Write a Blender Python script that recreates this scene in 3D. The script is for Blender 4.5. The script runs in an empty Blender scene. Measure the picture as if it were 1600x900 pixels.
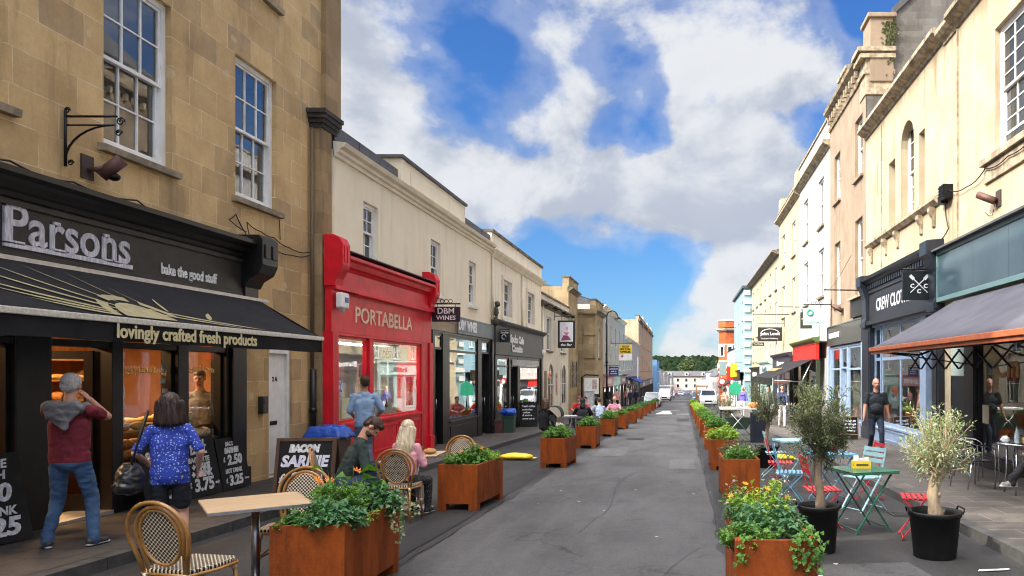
import bpy, bmesh, math, random
import numpy as np
from mathutils import Vector, Matrix, noise
R = math.radians
rnd = random.Random(7)
scene = bpy.context.scene
COL = scene.collection
# ------------------------------------------------------------------ camera
CAMH = 1.62
cd = bpy.data.cameras.new('camera'); cam = bpy.data.objects.new('camera', cd); COL.objects.link(cam)
cam.location = (0, 0, CAMH); cam.rotation_euler = (R(90), 0, 0)
cd.sensor_width = 36; cd.lens = 36*1150/1600; cd.shift_x = -268/1600; cd.shift_y = 132/1600
scene.cycles.filter_width = 1.1
cd.clip_start = .05; cd.clip_end = 4000
scene.camera = cam
scene.view_settings.view_transform = 'Standard'; scene.view_settings.look = 'None'
scene.view_settings.gamma = 1; scene.view_settings.use_curve_mapping = False
scene.view_settings.exposure = 1.78
SUN_AZ, SUN_EL = 60, 35                      # direction the light travels: azimuth from +Y towards +X
# ------------------------------------------------------------------ node helpers
class NT:
    def __init__(s, tree):
        s.t = tree; tree.nodes.clear()
    def n(s, typ, ins=None, out=0, **props):
        nd = s.t.nodes.new(typ)
        for k, v in props.items(): setattr(nd, k, v)
        for k, v in (ins or {}).items():
            if v is None: continue
            sk = nd.inputs[k]
            if isinstance(v, bpy.types.NodeSocket): s.t.links.new(v, sk)
            else:
                if hasattr(sk.default_value, '__len__') and len(sk.default_value) == 4 and len(v) == 3: v = (*v, 1)
                sk.default_value = v
        return nd.outputs[out] if out is not None else nd
    def m(s, op, a, b=None, c=None, clamp=False):
        return s.n('ShaderNodeMath', {0: a, 1: b, 2: c}, operation=op, use_clamp=clamp)
    def mix(s, f, a, b, mode='MIX'):
        return s.n('ShaderNodeMix', {0: f, 6: a, 7: b}, out=2, data_type='RGBA', blend_type=mode)
    def rng(s, v, a, b, c=0., d=1., smooth=False):
        return s.n('ShaderNodeMapRange', {0: v, 1: a, 2: b, 3: c, 4: d}, interpolation_type='SMOOTHSTEP' if smooth else 'LINEAR')
    def noise(s, vec, scale, detail=4, rough=.55, out=0, dist=0.):
        return s.n('ShaderNodeTexNoise', {'Vector': vec, 'Scale': scale, 'Detail': detail, 'Roughness': rough, 'Distortion': dist}, out=out)
    def scale(s, vec, xyz):
        return s.n('ShaderNodeVectorMath', {0: vec, 1: xyz}, operation='MULTIPLY')
# ------------------------------------------------------------------ world
w = bpy.data.worlds.new('World'); scene.world = w; w.use_nodes = True
W = NT(w.node_tree)
sky = W.n('ShaderNodeTexSky', sky_type='NISHITA', sun_disc=False, sun_elevation=R(SUN_EL), sun_rotation=R(180+SUN_AZ), altitude=20, air_density=1.1, dust_density=.3, ozone_density=2.2)
gen = W.n('ShaderNodeTexCoord', out=0)
szz = W.n('ShaderNodeSeparateXYZ', {0: gen}, out=2)
skyd = W.mix(1., sky, W.mix(W.rng(szz, .02, .45), (.20, .33, .49), (.175, .335, .575)), 'MULTIPLY')
def px_dir(x, y): return Vector(((x-1068)/1150, 1, (582-y)/1150)).normalized()
nv = W.scale(gen, (1, 1, 1.35))
big = W.noise(nv, 3.1, 9, .57, dist=.25)
fine = W.noise(nv, 9.0, 7, .6)
dens = W.m('ADD', W.m('MULTIPLY', big, .66), W.m('MULTIPLY', fine, .34))
bias = None
warp = W.n('ShaderNodeVectorMath', {0: gen, 1: W.scale(W.n('ShaderNodeVectorMath', {0: W.noise(nv, 5., 3, .5, out=1), 1: (.5, .5, .5)}, operation='SUBTRACT'), (.20, .20, .20))}, operation='ADD')
warp = W.n('ShaderNodeVectorMath', {0: warp}, operation='NORMALIZE')
BLOBS = [(900, 440, 170, -.16), (1010, 450, 110, -.14), (790, 90, 110, -.08), (950, 150, 120, -.08), (700, 20, 110, -.10), (1180, 180, 70, -.10), (1290, 60, 60, -.08), (1000, 60, 60, -.08), (540, 120, 190, .30), (640, 40, 120, .17), (600, 300, 210, .32), (820, 280, 150, .30), (900, 340, 110, .22), (1060, 300, 130, .34), (960, 310, 90, .24), (740, 330, 120, .22), (1150, 240, 120, .18), (1180, 340, 130, .26), (980, 360, 120, .26), (830, 370, 110, .18),
         (1230, 60, 150, .26), (1060, 50, 140, .20), (880, 40, 160, .20), (1190, 430, 60, .24), (1085, 520, 70, .34), (1160, 470, 60, .24), (880, 160, 120, .13), (1290, 180, 120, .12),
         (775, 140, 90, -.2), (730, 60, 60, -.10), (980, 170, 85, -.17), (930, 440, 110, -.30), (800, 430, 90, -.20), (1000, 470, 90, -.24), (1040, 195, 50, -.12), (700, 190, 60, -.12), (950, 90, 50, -.06), (1370, 0, 60, -.2), (1270, 230, 40, -.22), (1130, 190, 40, -.15)]
for bx, by, br, amt in BLOBS:
    c = px_dir(bx, by); e = px_dir(bx+br, by)
    dt = W.n('ShaderNodeVectorMath', {0: warp, 1: tuple(c)}, out=1, operation='DOT_PRODUCT')
    v = W.rng(dt, 1-(1-c.dot(e))*1.7, 1., 0., amt*(.80 if amt > 0 else 1.5), True)
    bias = v if bias is None else W.m('ADD', bias, v)
dens = W.m('ADD', W.m('ADD', W.m('MULTIPLY', W.m('SUBTRACT', dens, .5), 2.1), .53), W.m('MULTIPLY', bias, .85))
veil = W.rng(dens, .34, .62, 0, .30, True)
mask = W.m('MAXIMUM', W.rng(dens, .50, .79, 0, 1, True), veil)
core = W.rng(dens, .75, 1.25, 0, 1, True)
up = W.n('ShaderNodeVectorMath', {0: nv, 1: (-.03, -.02, .055)}, operation='ADD')
big2 = W.noise(up, 3.1, 6, .57, dist=.25)
lit = W.rng(W.m('SUBTRACT', big, big2), -.09, .06, 0, 1, True)
ccol = W.mix(lit, (1.68, 1.82, 2.12), (2.8, 2.84, 2.9))
ccol = W.mix(W.m('MULTIPLY', core, .35), ccol, (2.3, 2.4, 2.6))
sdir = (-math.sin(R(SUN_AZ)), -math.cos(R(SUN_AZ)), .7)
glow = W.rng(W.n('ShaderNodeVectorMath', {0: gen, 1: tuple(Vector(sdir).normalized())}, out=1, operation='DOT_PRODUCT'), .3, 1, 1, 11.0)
glow = W.m('MULTIPLY', glow, W.rng(szz, .48, .75, 1, 7.5))  # unseen clouds near the sun and overhead boosted to light the shaded street
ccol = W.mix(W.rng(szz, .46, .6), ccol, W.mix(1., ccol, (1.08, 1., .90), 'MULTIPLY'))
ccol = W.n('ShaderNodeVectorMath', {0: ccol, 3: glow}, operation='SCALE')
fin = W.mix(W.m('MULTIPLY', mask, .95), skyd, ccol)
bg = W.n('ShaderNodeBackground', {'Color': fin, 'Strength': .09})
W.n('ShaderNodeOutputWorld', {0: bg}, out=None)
# ------------------------------------------------------------------ sun
sl = bpy.data.lights.new('sun', 'SUN'); sl.energy = 2.0; sl.angle = R(.5); sl.color = (1, .90, .74)
so = bpy.data.objects.new('sun', sl); COL.objects.link(so)
sd = Vector((math.sin(R(SUN_AZ))*math.cos(R(SUN_EL)), math.cos(R(SUN_AZ))*math.cos(R(SUN_EL)), -math.sin(R(SUN_EL))))
so.rotation_euler = sd.to_track_quat('-Z', 'Y').to_euler(); so.location = (-30, -20, 40)
# ------------------------------------------------------------------ geometry helpers
def gz(Y):
    return -.0245*Y if Y < 200 else -4.9-1.6*(1-math.exp(-(Y-200)/65.3))
def pz(Y): return gz(Y)+.11                        # pavement level
def at(px, py, Y): return Vector(((px-1068)/1150*Y, Y, CAMH+(582-py)/1150*Y))
class MB:
    def __init__(s): s.v = []; s.f = []; s.mi = []; s.cur = 0; s.M = None; s.sm = []; s.smooth = False
    def add(s, vs, fs):
        o = len(s.v)
        if s.M is not None: vs = [s.M @ Vector(p) for p in vs]
        s.v += [tuple(p) for p in vs]
        for f in fs: s.f.append(tuple(i+o for i in f)); s.mi.append(s.cur); s.sm.append(s.smooth)
    def box(s, x0, x1, y0, y1, z0, z1):
        vs = [(x, y, z) for z in (z0, z1) for y in (y0, y1) for x in (x0, x1)]
        s.add(vs, [(0, 2, 3, 1), (4, 5, 7, 6), (0, 1, 5, 4), (2, 6, 7, 3), (0, 4, 6, 2), (1, 3, 7, 5)])
    def cbox(s, c, h, M=None):
        vs = [Vector((sx*h[0], sy*h[1], sz*h[2])) for sz in (-1, 1) for sy in (-1, 1) for sx in (-1, 1)]
        if M is not None: vs = [M @ p for p in vs]
        s.add([p+Vector(c) for p in vs], [(0, 2, 3, 1), (4, 5, 7, 6), (0, 1, 5, 4), (2, 6, 7, 3), (0, 4, 6, 2), (1, 3, 7, 5)])
    def bar(s, a, b, wd, th, upv=(0, 0, 1)):          # rectangular bar a->b
        a = Vector(a); b = Vector(b); d = (b-a).normalized(); sd_ = d.cross(Vector(upv))
        if sd_.length < 1e-4: sd_ = d.cross(Vector((1, 0, 0)))
        sd_.normalize(); u = sd_.cross(d)
        vs = [q+sd_*(i*wd/2)+u*(j*th/2) for q in (a, b) for i, j in ((-1, -1), (1, -1), (1, 1), (-1, 1))]
        s.add(vs, [(3, 2, 1, 0), (4, 5, 6, 7), (0, 1, 5, 4), (1, 2, 6, 5), (2, 3, 7, 6), (3, 0, 4, 7)])
    def tube(s, pts, r, n=8, closed=False, cap=True):
        pts = [Vector(p) for p in pts]; k = len(pts); rr = r if hasattr(r, '__len__') else [r]*k
        vs = []; prev = None; old = s.smooth; s.smooth = True
        for i, p in enumerate(pts):
            if closed: d = pts[(i+1) % k]-pts[i-1]
            else: d = pts[min(i+1, k-1)]-pts[max(i-1, 0)]
            if d.length < 1e-9: d = Vector((0, 0, 1))
            d.normalize()
            if prev is None:
                a = d.orthogonal().normalized()
            else:
                a = prev-d*prev.dot(d)
                if a.length < 1e-6: a = d.orthogonal()
                a.normalize()
            prev = a; b = d.cross(a)
            for j in range(n):
                t = 2*math.pi*j/n
                vs.append(p+(a*math.cos(t)+b*math.sin(t))*rr[i])
        fs = []
        for i in range(k if closed else k-1):
            for j in range(n):
                i2 = (i+1) % k; fs.append((i*n+j, i*n+(j+1) % n, i2*n+(j+1) % n, i2*n+j))
        if cap and not closed: fs += [tuple(range(n-1, -1, -1)), tuple((k-1)*n+j for j in range(n))]
        s.add(vs, fs); s.smooth = old
    def lathe(s, prof, c=(0, 0, 0), n=24, closed=False):
        vs = []; fs = []; k = len(prof); c = Vector(c); old = s.smooth; s.smooth = True
        for r, z in prof:
            for j in range(n): t = 2*math.pi*j/n; vs.append(c+Vector((r*math.cos(t), r*math.sin(t), z)))
        for i in range(k-1):
            for j in range(n): fs.append((i*n+j, i*n+(j+1) % n, (i+1)*n+(j+1) % n, (i+1)*n+j))
        if prof[0][0] > 1e-5: fs.append(tuple(range(n-1, -1, -1)))
        if prof[-1][0] > 1e-5: fs.append(tuple((k-1)*n+j for j in range(n)))
        s.add(vs, fs); s.smooth = old
    def ell(s, c, r, M=None, nu=14, nv_=9, jit=0):
        vs = []; fs = []; c = Vector(c); old = s.smooth; s.smooth = True
        vs.append(Vector((0, 0, r[2])))
        for i in range(1, nv_):
            t = math.pi*i/nv_
            for j in range(nu):
                p = 2*math.pi*j/nu; q = Vector((r[0]*math.sin(t)*math.cos(p), r[1]*math.sin(t)*math.sin(p), r[2]*math.cos(t)))
                if jit: q *= 1+jit*(noise.noise(q*(2.2/max(r))+c*3.1))
                vs.append(q)
        vs.append(Vector((0, 0, -r[2])))
        for j in range(nu):
            fs.append((0, 1+j, 1+(j+1) % nu)); b = 1+(nv_-2)*nu; fs.append((b+(j+1) % nu, b+j, len(vs)-1))
        for i in range(nv_-2):
            for j in range(nu): a = 1+i*nu; fs.append((a+j, a+nu+j, a+nu+(j+1) % nu, a+(j+1) % nu))
        s.add([((M @ q) if M is not None else q)+c for q in vs], fs); s.smooth = old
    def prism(s, pts, ext):
        pts = [Vector(p) for p in pts]; e = Vector(ext); k = len(pts)
        s.add(pts+[p+e for p in pts], [tuple(range(k)), tuple(range(2*k-1, k-1, -1))]+[(i, (i+k), (i+1) % k+k, (i+1) % k) for i in range(k)])
    def quad(s, *p): s.add([Vector(q) for q in p], [tuple(range(len(p)))])
    def build(s, name, mats, parent=None, bevel=0, recalc=True, local=False, **kw):
        me = bpy.data.meshes.new(name)
        off = Vector((0, 0, 0))
        if parent is not None and not local:
            q = parent
            while q is not None: off += q.location; q = q.parent
        me.from_pydata([tuple(Vector(p)-off) for p in s.v], [], s.f)
        for m_ in (mats if isinstance(mats, (list, tuple)) else [mats]): me.materials.append(m_)
        me.polygons.foreach_set('material_index', s.mi); me.polygons.foreach_set('use_smooth', s.sm)
        if recalc:
            bm = bmesh.new(); bm.from_mesh(me); bmesh.ops.recalc_face_normals(bm, faces=bm.faces); bm.to_mesh(me); bm.free()
        me.update()
        o = bpy.data.objects.new(name, me); COL.objects.link(o)
        if parent is not None: o.parent = parent
        if bevel:
            b = o.modifiers.new('bevel', 'BEVEL'); b.width = bevel; b.segments = 2; b.limit_method = 'ANGLE'; b.angle_limit = R(40)
        for k_, v_ in kw.items(): o[k_] = v_
        return o
def thing(name, label, cat, loc=(0, 0, 0), rz=0, group=None):
    o = bpy.data.objects.new(name, None); COL.objects.link(o); o.location = loc; o.rotation_euler = (0, 0, rz); o.empty_display_size = .2
    return tag(o, label, cat, group)
def tag(o, label, cat, group=None):
    o['label'] = label; o['category'] = cat
    if group: o['group'] = group
    return o
def dup(root, loc, rz=0, label=None, mats=None):
    def cp(o, par):
        c = o.copy(); COL.objects.link(c); c.parent = par
        for ch in o.children: cp(ch, c)
        return c
    r = cp(root, None); r.location = loc; r.rotation_euler = (0, 0, rz)
    if label: r['label'] = label
    return r
def recolour(root, old, new):
    for o in [root]+list(root.children_recursive):
        if o.type == 'MESH':
            for i, ms in enumerate(o.material_slots):
                if ms.material == old: ms.link = 'OBJECT'; ms.material = new
# ------------------------------------------------------------------ materials
MC = {}
def pm(name, c, c2=None, rough=.6, metal=0., ns=5., bump=0., bs=60., streak=None, spec=.5, lo=.35, hi=.65, coat=0., stretch=(1, 1, 1), bdist=.004, ss=(2.2, 2.2, .22)):
    if name in MC: return MC[name]
    m = bpy.data.materials.new(name); m.use_nodes = True; N = NT(m.node_tree); MC[name] = m
    co = N.n('ShaderNodeTexCoord', out=3)
    col = c
    if c2 is not None:
        f = N.rng(N.noise(N.scale(co, stretch), ns, 5, .6), lo, hi, 0, 1, True); col = N.mix(f, c, c2)
    if streak is not None:
        f = N.rng(N.noise(N.scale(co, ss), 1.6, 5, .6), .50, .74, 0, .85, True); col = N.mix(f, col, streak)
    rg = rough
    b = N.n('ShaderNodeBsdfPrincipled', {'Base Color': col, 'Roughness': rg, 'Metallic': metal, 'Specular IOR Level': spec, 'Coat Weight': coat}, out=None)
    if bump:
        N.t.links.new(N.n('ShaderNodeBump', {'Height': N.noise(co, bs, 4, .6), 'Strength': bump, 'Distance': bdist}), b.inputs['Normal'])
    N.n('ShaderNodeOutputMaterial', {0: b.outputs[0]}, out=None)
    return m
def stone(name, c1, c2, mort, bw=.72, bh=.36, c3=None, streak=(.09, .07, .045), msize=.006, sfac=.8, ns=1.3, dirt=.5, patch=None):
    m = bpy.data.materials.new(name); m.use_nodes = True; N = NT(m.node_tree); MC[name] = m
    co = N.n('ShaderNodeTexCoord', out=3)
    sx = N.n('ShaderNodeSeparateXYZ', {0: co}, out=None)
    uv = N.n('ShaderNodeCombineXYZ', {0: N.m('ADD', sx.outputs[0], sx.outputs[1]), 1: sx.outputs[2], 2: 0.})
    wob = N.noise(co, 2.5, 2, .5, out=1)
    uv2 = N.n('ShaderNodeVectorMath', {0: uv, 1: N.scale(wob, (.03, .03, 0))}, operation='ADD')
    kw = dict(offset=.43, squash=1.35, squash_frequency=3)
    br = N.n('ShaderNodeTexBrick', {'Vector': uv2, 'Color1': (0, 0, 0), 'Color2': (1, 1, 1), 'Mortar': (.5, .5, .5), 'Scale': 1., 'Mortar Size': msize, 'Mortar Smooth': .3, 'Bias': 0., 'Brick Width': bw, 'Row Height': bh}, out=None, **kw)
    t = N.n('ShaderNodeSeparateColor', {0: br.outputs[0]}, out=0)
    col = N.mix(N.rng(t, .15, .6), c1, c2)
    if c3: col = N.mix(N.m('MULTIPLY', N.rng(t, .62, .95, 0, .6), N.rng(N.noise(co, 2.7, 5, .65), .36, .6, .2, 1)), col, c3)
    col = N.mix(N.rng(N.noise(co, .55, 5, .6), .42, .68, 0, .5, True), col, N.mix(1., col, (.70, .66, .62), 'MULTIPLY'))
    pit = N.n('ShaderNodeTexVoronoi', {'Vector': co, 'Scale': 17., 'Randomness': 1.})
    col = N.mix(N.m('MULTIPLY', N.rng(pit, .05, .13, .8, 0), N.rng(N.noise(co, 1.9, 3), .5, .62)), col, N.mix(1., col, (.35, .3, .25), 'MULTIPLY'))
    col = N.mix(N.m('MULTIPLY', br.outputs[1], N.rng(N.noise(co, 3.1, 4, .6), .38, .6, .15, .95)), col, mort)
    n1 = N.noise(co, ns, 6, .65)
    col = N.mix(N.rng(n1, .30, .72, .0, .55, True), col, N.mix(1., col, (.62, .56, .47), 'MULTIPLY'))
    n3 = N.noise(co, 22, 4, .7)
    col = N.mix(N.rng(n3, .35, .75, 0, .4), col, N.mix(1., col, (.72, .68, .6), 'MULTIPLY'))
    if patch: col = N.mix(N.rng(N.noise(co, 2.1, 3, .5), .66, .69, 0, .8), col, patch)
    st = N.noise(N.scale(co, (1.6, 1.6, .2)), 1.7, 6, .65)
    col = N.mix(N.rng(st, .52, .75, 0, sfac, True), col, streak)
    b = N.n('ShaderNodeBsdfPrincipled', {'Base Color': col, 'Roughness': .85, 'Specular IOR Level': .25}, out=None)
    h = N.m('ADD', N.m('MULTIPLY', br.outputs[1], -.6), N.m('MULTIPLY', n3, .5))
    N.t.links.new(N.n('ShaderNodeBump', {'Height': h, 'Strength': .6, 'Distance': .01}), b.inputs['Normal'])
    N.n('ShaderNodeOutputMaterial', {0: b.outputs[0]}, out=None)
    return m
def glass(name, ior=1.5, tint=(.93, .95, .95), rough=0., wav=.0, mult=1.):
    m = bpy.data.materials.new(name); m.use_nodes = True; N = NT(m.node_tree); MC[name] = m
    nrm = None
    if wav:
        nrm = N.n('ShaderNodeBump', {'Height': N.noise(N.n('ShaderNodeTexCoord', out=3), 1.7, 1, .4), 'Strength': wav, 'Distance': .02})
    ge = N.n('ShaderNodeNewGeometry', out=None)
    cs = N.m('ABSOLUTE', N.n('ShaderNodeVectorMath', {0: ge.outputs['Incoming'], 1: nrm or ge.outputs['Normal']}, out=1, operation='DOT_PRODUCT'))
    f0 = ((ior-1)/(ior+1))**2
    fr = N.m('MULTIPLY', N.m('ADD', N.m('MULTIPLY', N.m('POWER', N.m('SUBTRACT', 1., cs, clamp=True), 5.), 1-f0), f0), mult, clamp=True)
    s = N.n('ShaderNodeMixShader', {0: fr, 1: N.n('ShaderNodeBsdfTransparent', {0: tint}), 2: N.n('ShaderNodeBsdfGlossy', {'Color': (1, 1, 1), 'Roughness': rough, 'Normal': nrm})})
    N.n('ShaderNodeOutputMaterial', {0: s}, out=None)
    return m
def leafmat(name, c, c2, c3=None, ns=9.):
    m = bpy.data.materials.new(name); m.use_nodes = True; N = NT(m.node_tree); MC[name] = m
    co = N.n('ShaderNodeTexCoord', out=3)
    col = N.mix(N.rng(N.noise(co, ns, 2, .5), .38, .62, 0, 1, True), c, c2)
    if c3: col = N.mix(N.rng(N.noise(co, ns*4.3, 1, .5), .52, .66, 0, .9), col, c3)
    d = N.n('ShaderNodeBsdfPrincipled', {'Base Color': col, 'Roughness': .5, 'Specular IOR Level': .35})
    t = N.n('ShaderNodeBsdfTranslucent', {0: N.mix(1., col, (1.5, 1.7, .6), 'MULTIPLY')})
    N.n('ShaderNodeOutputMaterial', {0: N.n('ShaderNodeMixShader', {0: .28, 1: d, 2: t})}, out=None)
    return m
def emat(name, c, st):
    m = bpy.data.materials.new(name); m.use_nodes = True; N = NT(m.node_tree); MC[name] = m
    N.n('ShaderNodeOutputMaterial', {0: N.n('ShaderNodeEmission', {0: c, 1: st})}, out=None)
    return m
def canemat(name, ax, s=.030, r=.33):
    m = bpy.data.materials.new(name); m.use_nodes = True; N = NT(m.node_tree); MC[name] = m
    sx = N.n('ShaderNodeSeparateXYZ', {0: N.n('ShaderNodeTexCoord', out=3)}, out=None)
    a, b = N.m('DIVIDE', sx.outputs[ax[0]], s), N.m('DIVIDE', sx.outputs[ax[1]], s)
    def d(o):
        fa = N.m('SUBTRACT', N.m('FRACT', N.m('ADD', a, o)), .5); fb = N.m('SUBTRACT', N.m('FRACT', N.m('ADD', b, o)), .5)
        return N.m('SQRT', N.m('ADD', N.m('MULTIPLY', fa, fa), N.m('MULTIPLY', fb, fb)))
    k = N.m('MINIMUM', d(0.), d(.5))
    f = N.rng(k, r-.06, r+.04, 1, 0)
    col = N.mix(f, (.66, .56, .40), (.012, .009, .007))
    bs = N.n('ShaderNodeBsdfPrincipled', {'Base Color': col, 'Roughness': .45}, out=None)
    N.t.links.new(N.n('ShaderNodeBump', {'Height': N.rng(k, 0, r+.1), 'Strength': .5, 'Distance': .004}), bs.inputs['Normal'])
    N.n('ShaderNodeOutputMaterial', {0: bs.outputs[0]}, out=None)
    return m
def asphalt(name, c, c2, specks=.3, crack=True, dry=None):
    m = bpy.data.materials.new(name); m.use_nodes = True; N = NT(m.node_tree); MC[name] = m
    co = N.n('ShaderNodeTexCoord', out=3)
    n1 = N.noise(N.scale(co, (1, .35, 1)), .9, 6, .62); n2 = N.noise(co, 160, 3, .7); n3 = N.noise(co, 7, 5, .7)
    col = N.mix(N.rng(n1, .36, .66, 0, 1, True), c, c2)
    col = N.mix(N.rng(n3, .42, .8, 0, .5), col, N.mix(1., col, (.55, .55, .56), 'MULTIPLY'))
    n4 = N.noise(co, 42, 3, .75)
    col = N.mix(N.rng(n4, .45, .72, 0, .55), col, N.mix(1., col, (1.9, 1.88, 1.84), 'MULTIPLY'))
    col = N.mix(N.rng(n4, .28, .42, .6, 0), col, N.mix(1., col, (.45, .45, .46), 'MULTIPLY'))
    col = N.mix(N.rng(N.noise(N.scale(co, (2.2, .12, 1)), 1.3, 5, .6), .48, .7, 0, .35, True), col, N.mix(1., col, (1.5, 1.5, 1.5), 'MULTIPLY'))
    vo = N.n('ShaderNodeTexVoronoi', {'Vector': co, 'Scale': 2.6, 'Randomness': 1.}, out=None)
    vn = N.m('ADD', vo.outputs[0], N.m('MULTIPLY', N.noise(co, 40, 2), .02))
    col = N.mix(N.m('MULTIPLY', N.rng(vn, .018, .03, 1, 0), specks), col, (.42, .41, .39))
    if crack:
        v2 = N.n('ShaderNodeTexVoronoi', {'Vector': N.n('ShaderNodeVectorMath', {0: co, 1: N.scale(N.noise(co, 1.2, 4, out=1), (1.2, 1.2, 1.2))}, operation='ADD'), 'Scale': .42}, feature='DISTANCE_TO_EDGE')
        col = N.mix(N.m('MULTIPLY', N.rng(v2, .003, .014, .9, 0), N.rng(n1, .42, .6)), col, (.018, .018, .019))
    b = N.n('ShaderNodeBsdfPrincipled', {'Base Color': col, 'Roughness': N.rng(n1, .3, .7, .68, .88), 'Specular IOR Level': .4}, out=None)
    N.t.links.new(N.n('ShaderNodeBump', {'Height': N.m('ADD', n2, N.m('MULTIPLY', n3, .6)), 'Strength': .55, 'Distance': .006}), b.inputs['Normal'])
    N.n('ShaderNodeOutputMaterial', {0: b.outputs[0]}, out=None)
    return m
def slabs(name, c1, c2, mort, bw, bh):
    m = bpy.data.materials.new(name); m.use_nodes = True; N = NT(m.node_tree); MC[name] = m
    co = N.n('ShaderNodeTexCoord', out=3)
    br = N.n('ShaderNodeTexBrick', {'Vector': co, 'Color1': c1, 'Color2': c2, 'Mortar': mort, 'Scale': 1., 'Mortar Size': .008, 'Mortar Smooth': .2, 'Bias': 0., 'Brick Width': bw, 'Row Height': bh}, out=None)
    n1 = N.noise(co, 1.3, 6, .65); n2 = N.noise(co, 60, 4, .7); n3 = N.noise(co, 5, 4, .6)
    col = N.mix(N.rng(n1, .35, .7, 0, .7, True), br.outputs[0], N.mix(1., br.outputs[0], (.5, .48, .46), 'MULTIPLY'))
    col = N.mix(N.rng(n2, .35, .75, 0, .5), col, N.mix(1., col, (1.5, 1.48, 1.45), 'MULTIPLY'))
    col = N.mix(N.rng(n3, .6, .72, 0, .6), col, N.mix(1., col, (.45, .44, .43), 'MULTIPLY'))
    b = N.n('ShaderNodeBsdfPrincipled', {'Base Color': col, 'Roughness': .82, 'Specular IOR Level': .35}, out=None)
    N.t.links.new(N.n('ShaderNodeBump', {'Height': N.m('SUBTRACT', N.m('MULTIPLY', n2, .4), br.outputs[1]), 'Strength': .5, 'Distance': .006}), b.inputs['Normal'])
    N.n('ShaderNodeOutputMaterial', {0: b.outputs[0]}, out=None)
    return m
white = pm('white_paint', (.78, .78, .77), (.66, .65, .62), rough=.45, ns=3)
black = pm('black_paint', (.006, .006, .0065), (.011, .0105, .010), spec=.35, rough=.36, ns=7, bump=.15, bs=30)
charcoal = pm('charcoal_paint', (.018, .017, .016), (.028, .026, .024), spec=.35, rough=.5, ns=4, bump=.2, bs=40)
iron = pm('black_iron', (.007, .007, .0075), spec=.35, rough=.45, metal=.3)
dark = pm('dark_room', (.03, .028, .026), rough=.9)
midroom = pm('shop_room', (.22, .20, .18), (.12, .11, .10), rough=.9, ns=2)
steel = pm('brushed_steel', (.55, .55, .56), (.45, .45, .46), rough=.28, metal=1., ns=20)
cream_letter = pm('cream_lettering', (.72, .66, .50), rough=.6)
white_letter = pm('white_lettering', (.80, .80, .78), (.62, .62, .62), rough=.6, ns=18)
rubber = pm('black_rubber', (.0055, .0055, .006), (.010, .010, .0105), spec=.3, rough=.5, ns=8)
bakeglass = glass('bakery_glass', 1.38, mult=1.0, wav=.04)
shopglass = glass('shop_glass', 1.6, mult=1.5, wav=.04)
darkpane = pm('window_glass', (.012, .014, .017), (.03, .032, .034), rough=.02, ns=.9, spec=1.0, bump=.05, bs=1.3, bdist=.02)
lead = pm('lead_sheet', (.055, .057, .062), (.08, .08, .085), rough=.6, ns=3)
# ------------------------------------------------------------------ lettering
def text_polys(txt, size=1., bold=0., shear=0., space=1., ext=.004, res=3, align='CENTER'):
    cu = bpy.data.curves.new('lettering', 'FONT'); cu.body = txt; cu.size = size; cu.offset = bold; cu.shear = shear; cu.space_character = space
    cu.extrude = ext; cu.resolution_u = res; cu.align_x = align; cu.align_y = 'CENTER'
    o = bpy.data.objects.new('lettering', cu); COL.objects.link(o)
    bpy.context.view_layer.update()
    me = bpy.data.meshes.new_from_object(o.evaluated_get(bpy.context.evaluated_depsgraph_get()))
    vs = [v.co.copy() for v in me.vertices]; fs = [tuple(p.vertices) for p in me.polygons]
    bpy.data.objects.remove(o); bpy.data.curves.remove(cu); bpy.data.meshes.remove(me)
    return vs, fs
def put_text(mb, txt, c, xd, yd, size, wid=None, arc=0., **kw):     # text centred at c, running along xd, up along yd
    vs, fs = text_polys(txt, size, **kw)
    if not vs: return
    xd = Vector(xd).normalized(); yd = Vector(yd).normalized(); zd = xd.cross(yd)
    xs = [v.x for v in vs]; k = wid/(max(xs)-min(xs)) if wid else 1; mx = (max(xs)+min(xs))/2
    out = []
    for v in vs:
        x = (v.x-mx)*k; y = v.y
        if arc: y -= arc*x*x
        out.append(Vector(c)+xd*x+yd*y+zd*v.z)
    mb.add(out, fs)
# ================================================================== SETTING
def strip(name, xa, xb, dz, m, y0=-9., y1=420., step=None, pav=False):
    mb = MB(); ys = []; y = y0
    while y < y1: ys.append(y); y += (step or .5) if y < 125 else (step or 6.)
    ys.append(y1); vs = []; fs = []
    for q in ys:
        a = xa(q) if callable(xa) else xa; b = xb(q) if callable(xb) else xb
        vs += [(a, q, gz(q)+dz), (b, q, gz(q)+dz)]
    for i in range(len(ys)-1): fs.append((2*i, 2*i+1, 2*i+3, 2*i+2))
    mb.add(vs, fs); o = mb.build(name, m, recalc=False); o['kind'] = 'structure'; return o
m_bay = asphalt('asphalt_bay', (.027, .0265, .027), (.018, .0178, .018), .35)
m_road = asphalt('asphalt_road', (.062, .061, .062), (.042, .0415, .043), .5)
m_trench = asphalt('asphalt_patch', (.015, .015, .0155), (.011, .011, .0115), .2, False)
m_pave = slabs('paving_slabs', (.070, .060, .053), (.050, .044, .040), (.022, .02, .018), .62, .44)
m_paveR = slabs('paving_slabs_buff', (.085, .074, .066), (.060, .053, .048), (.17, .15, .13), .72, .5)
m_kerb = pm('kerb_stone', (.06, .058, .056), (.036, .036, .036), rough=.85, ns=9, bump=.4, bs=60)
m_earth = pm('earth', (.06, .065, .03), (.05, .05, .03), rough=.95, ns=.2)
strip('ground', -700, 700, -.05, m_earth, -60, 1500, 5.)
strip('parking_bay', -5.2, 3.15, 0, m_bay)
def rag(x0, amp, sc, seed): return lambda y: x0+amp*(noise.noise(Vector((y*sc, seed, .3)))+.6*noise.noise(Vector((y*sc*3.7, seed, 2.))))
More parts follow.
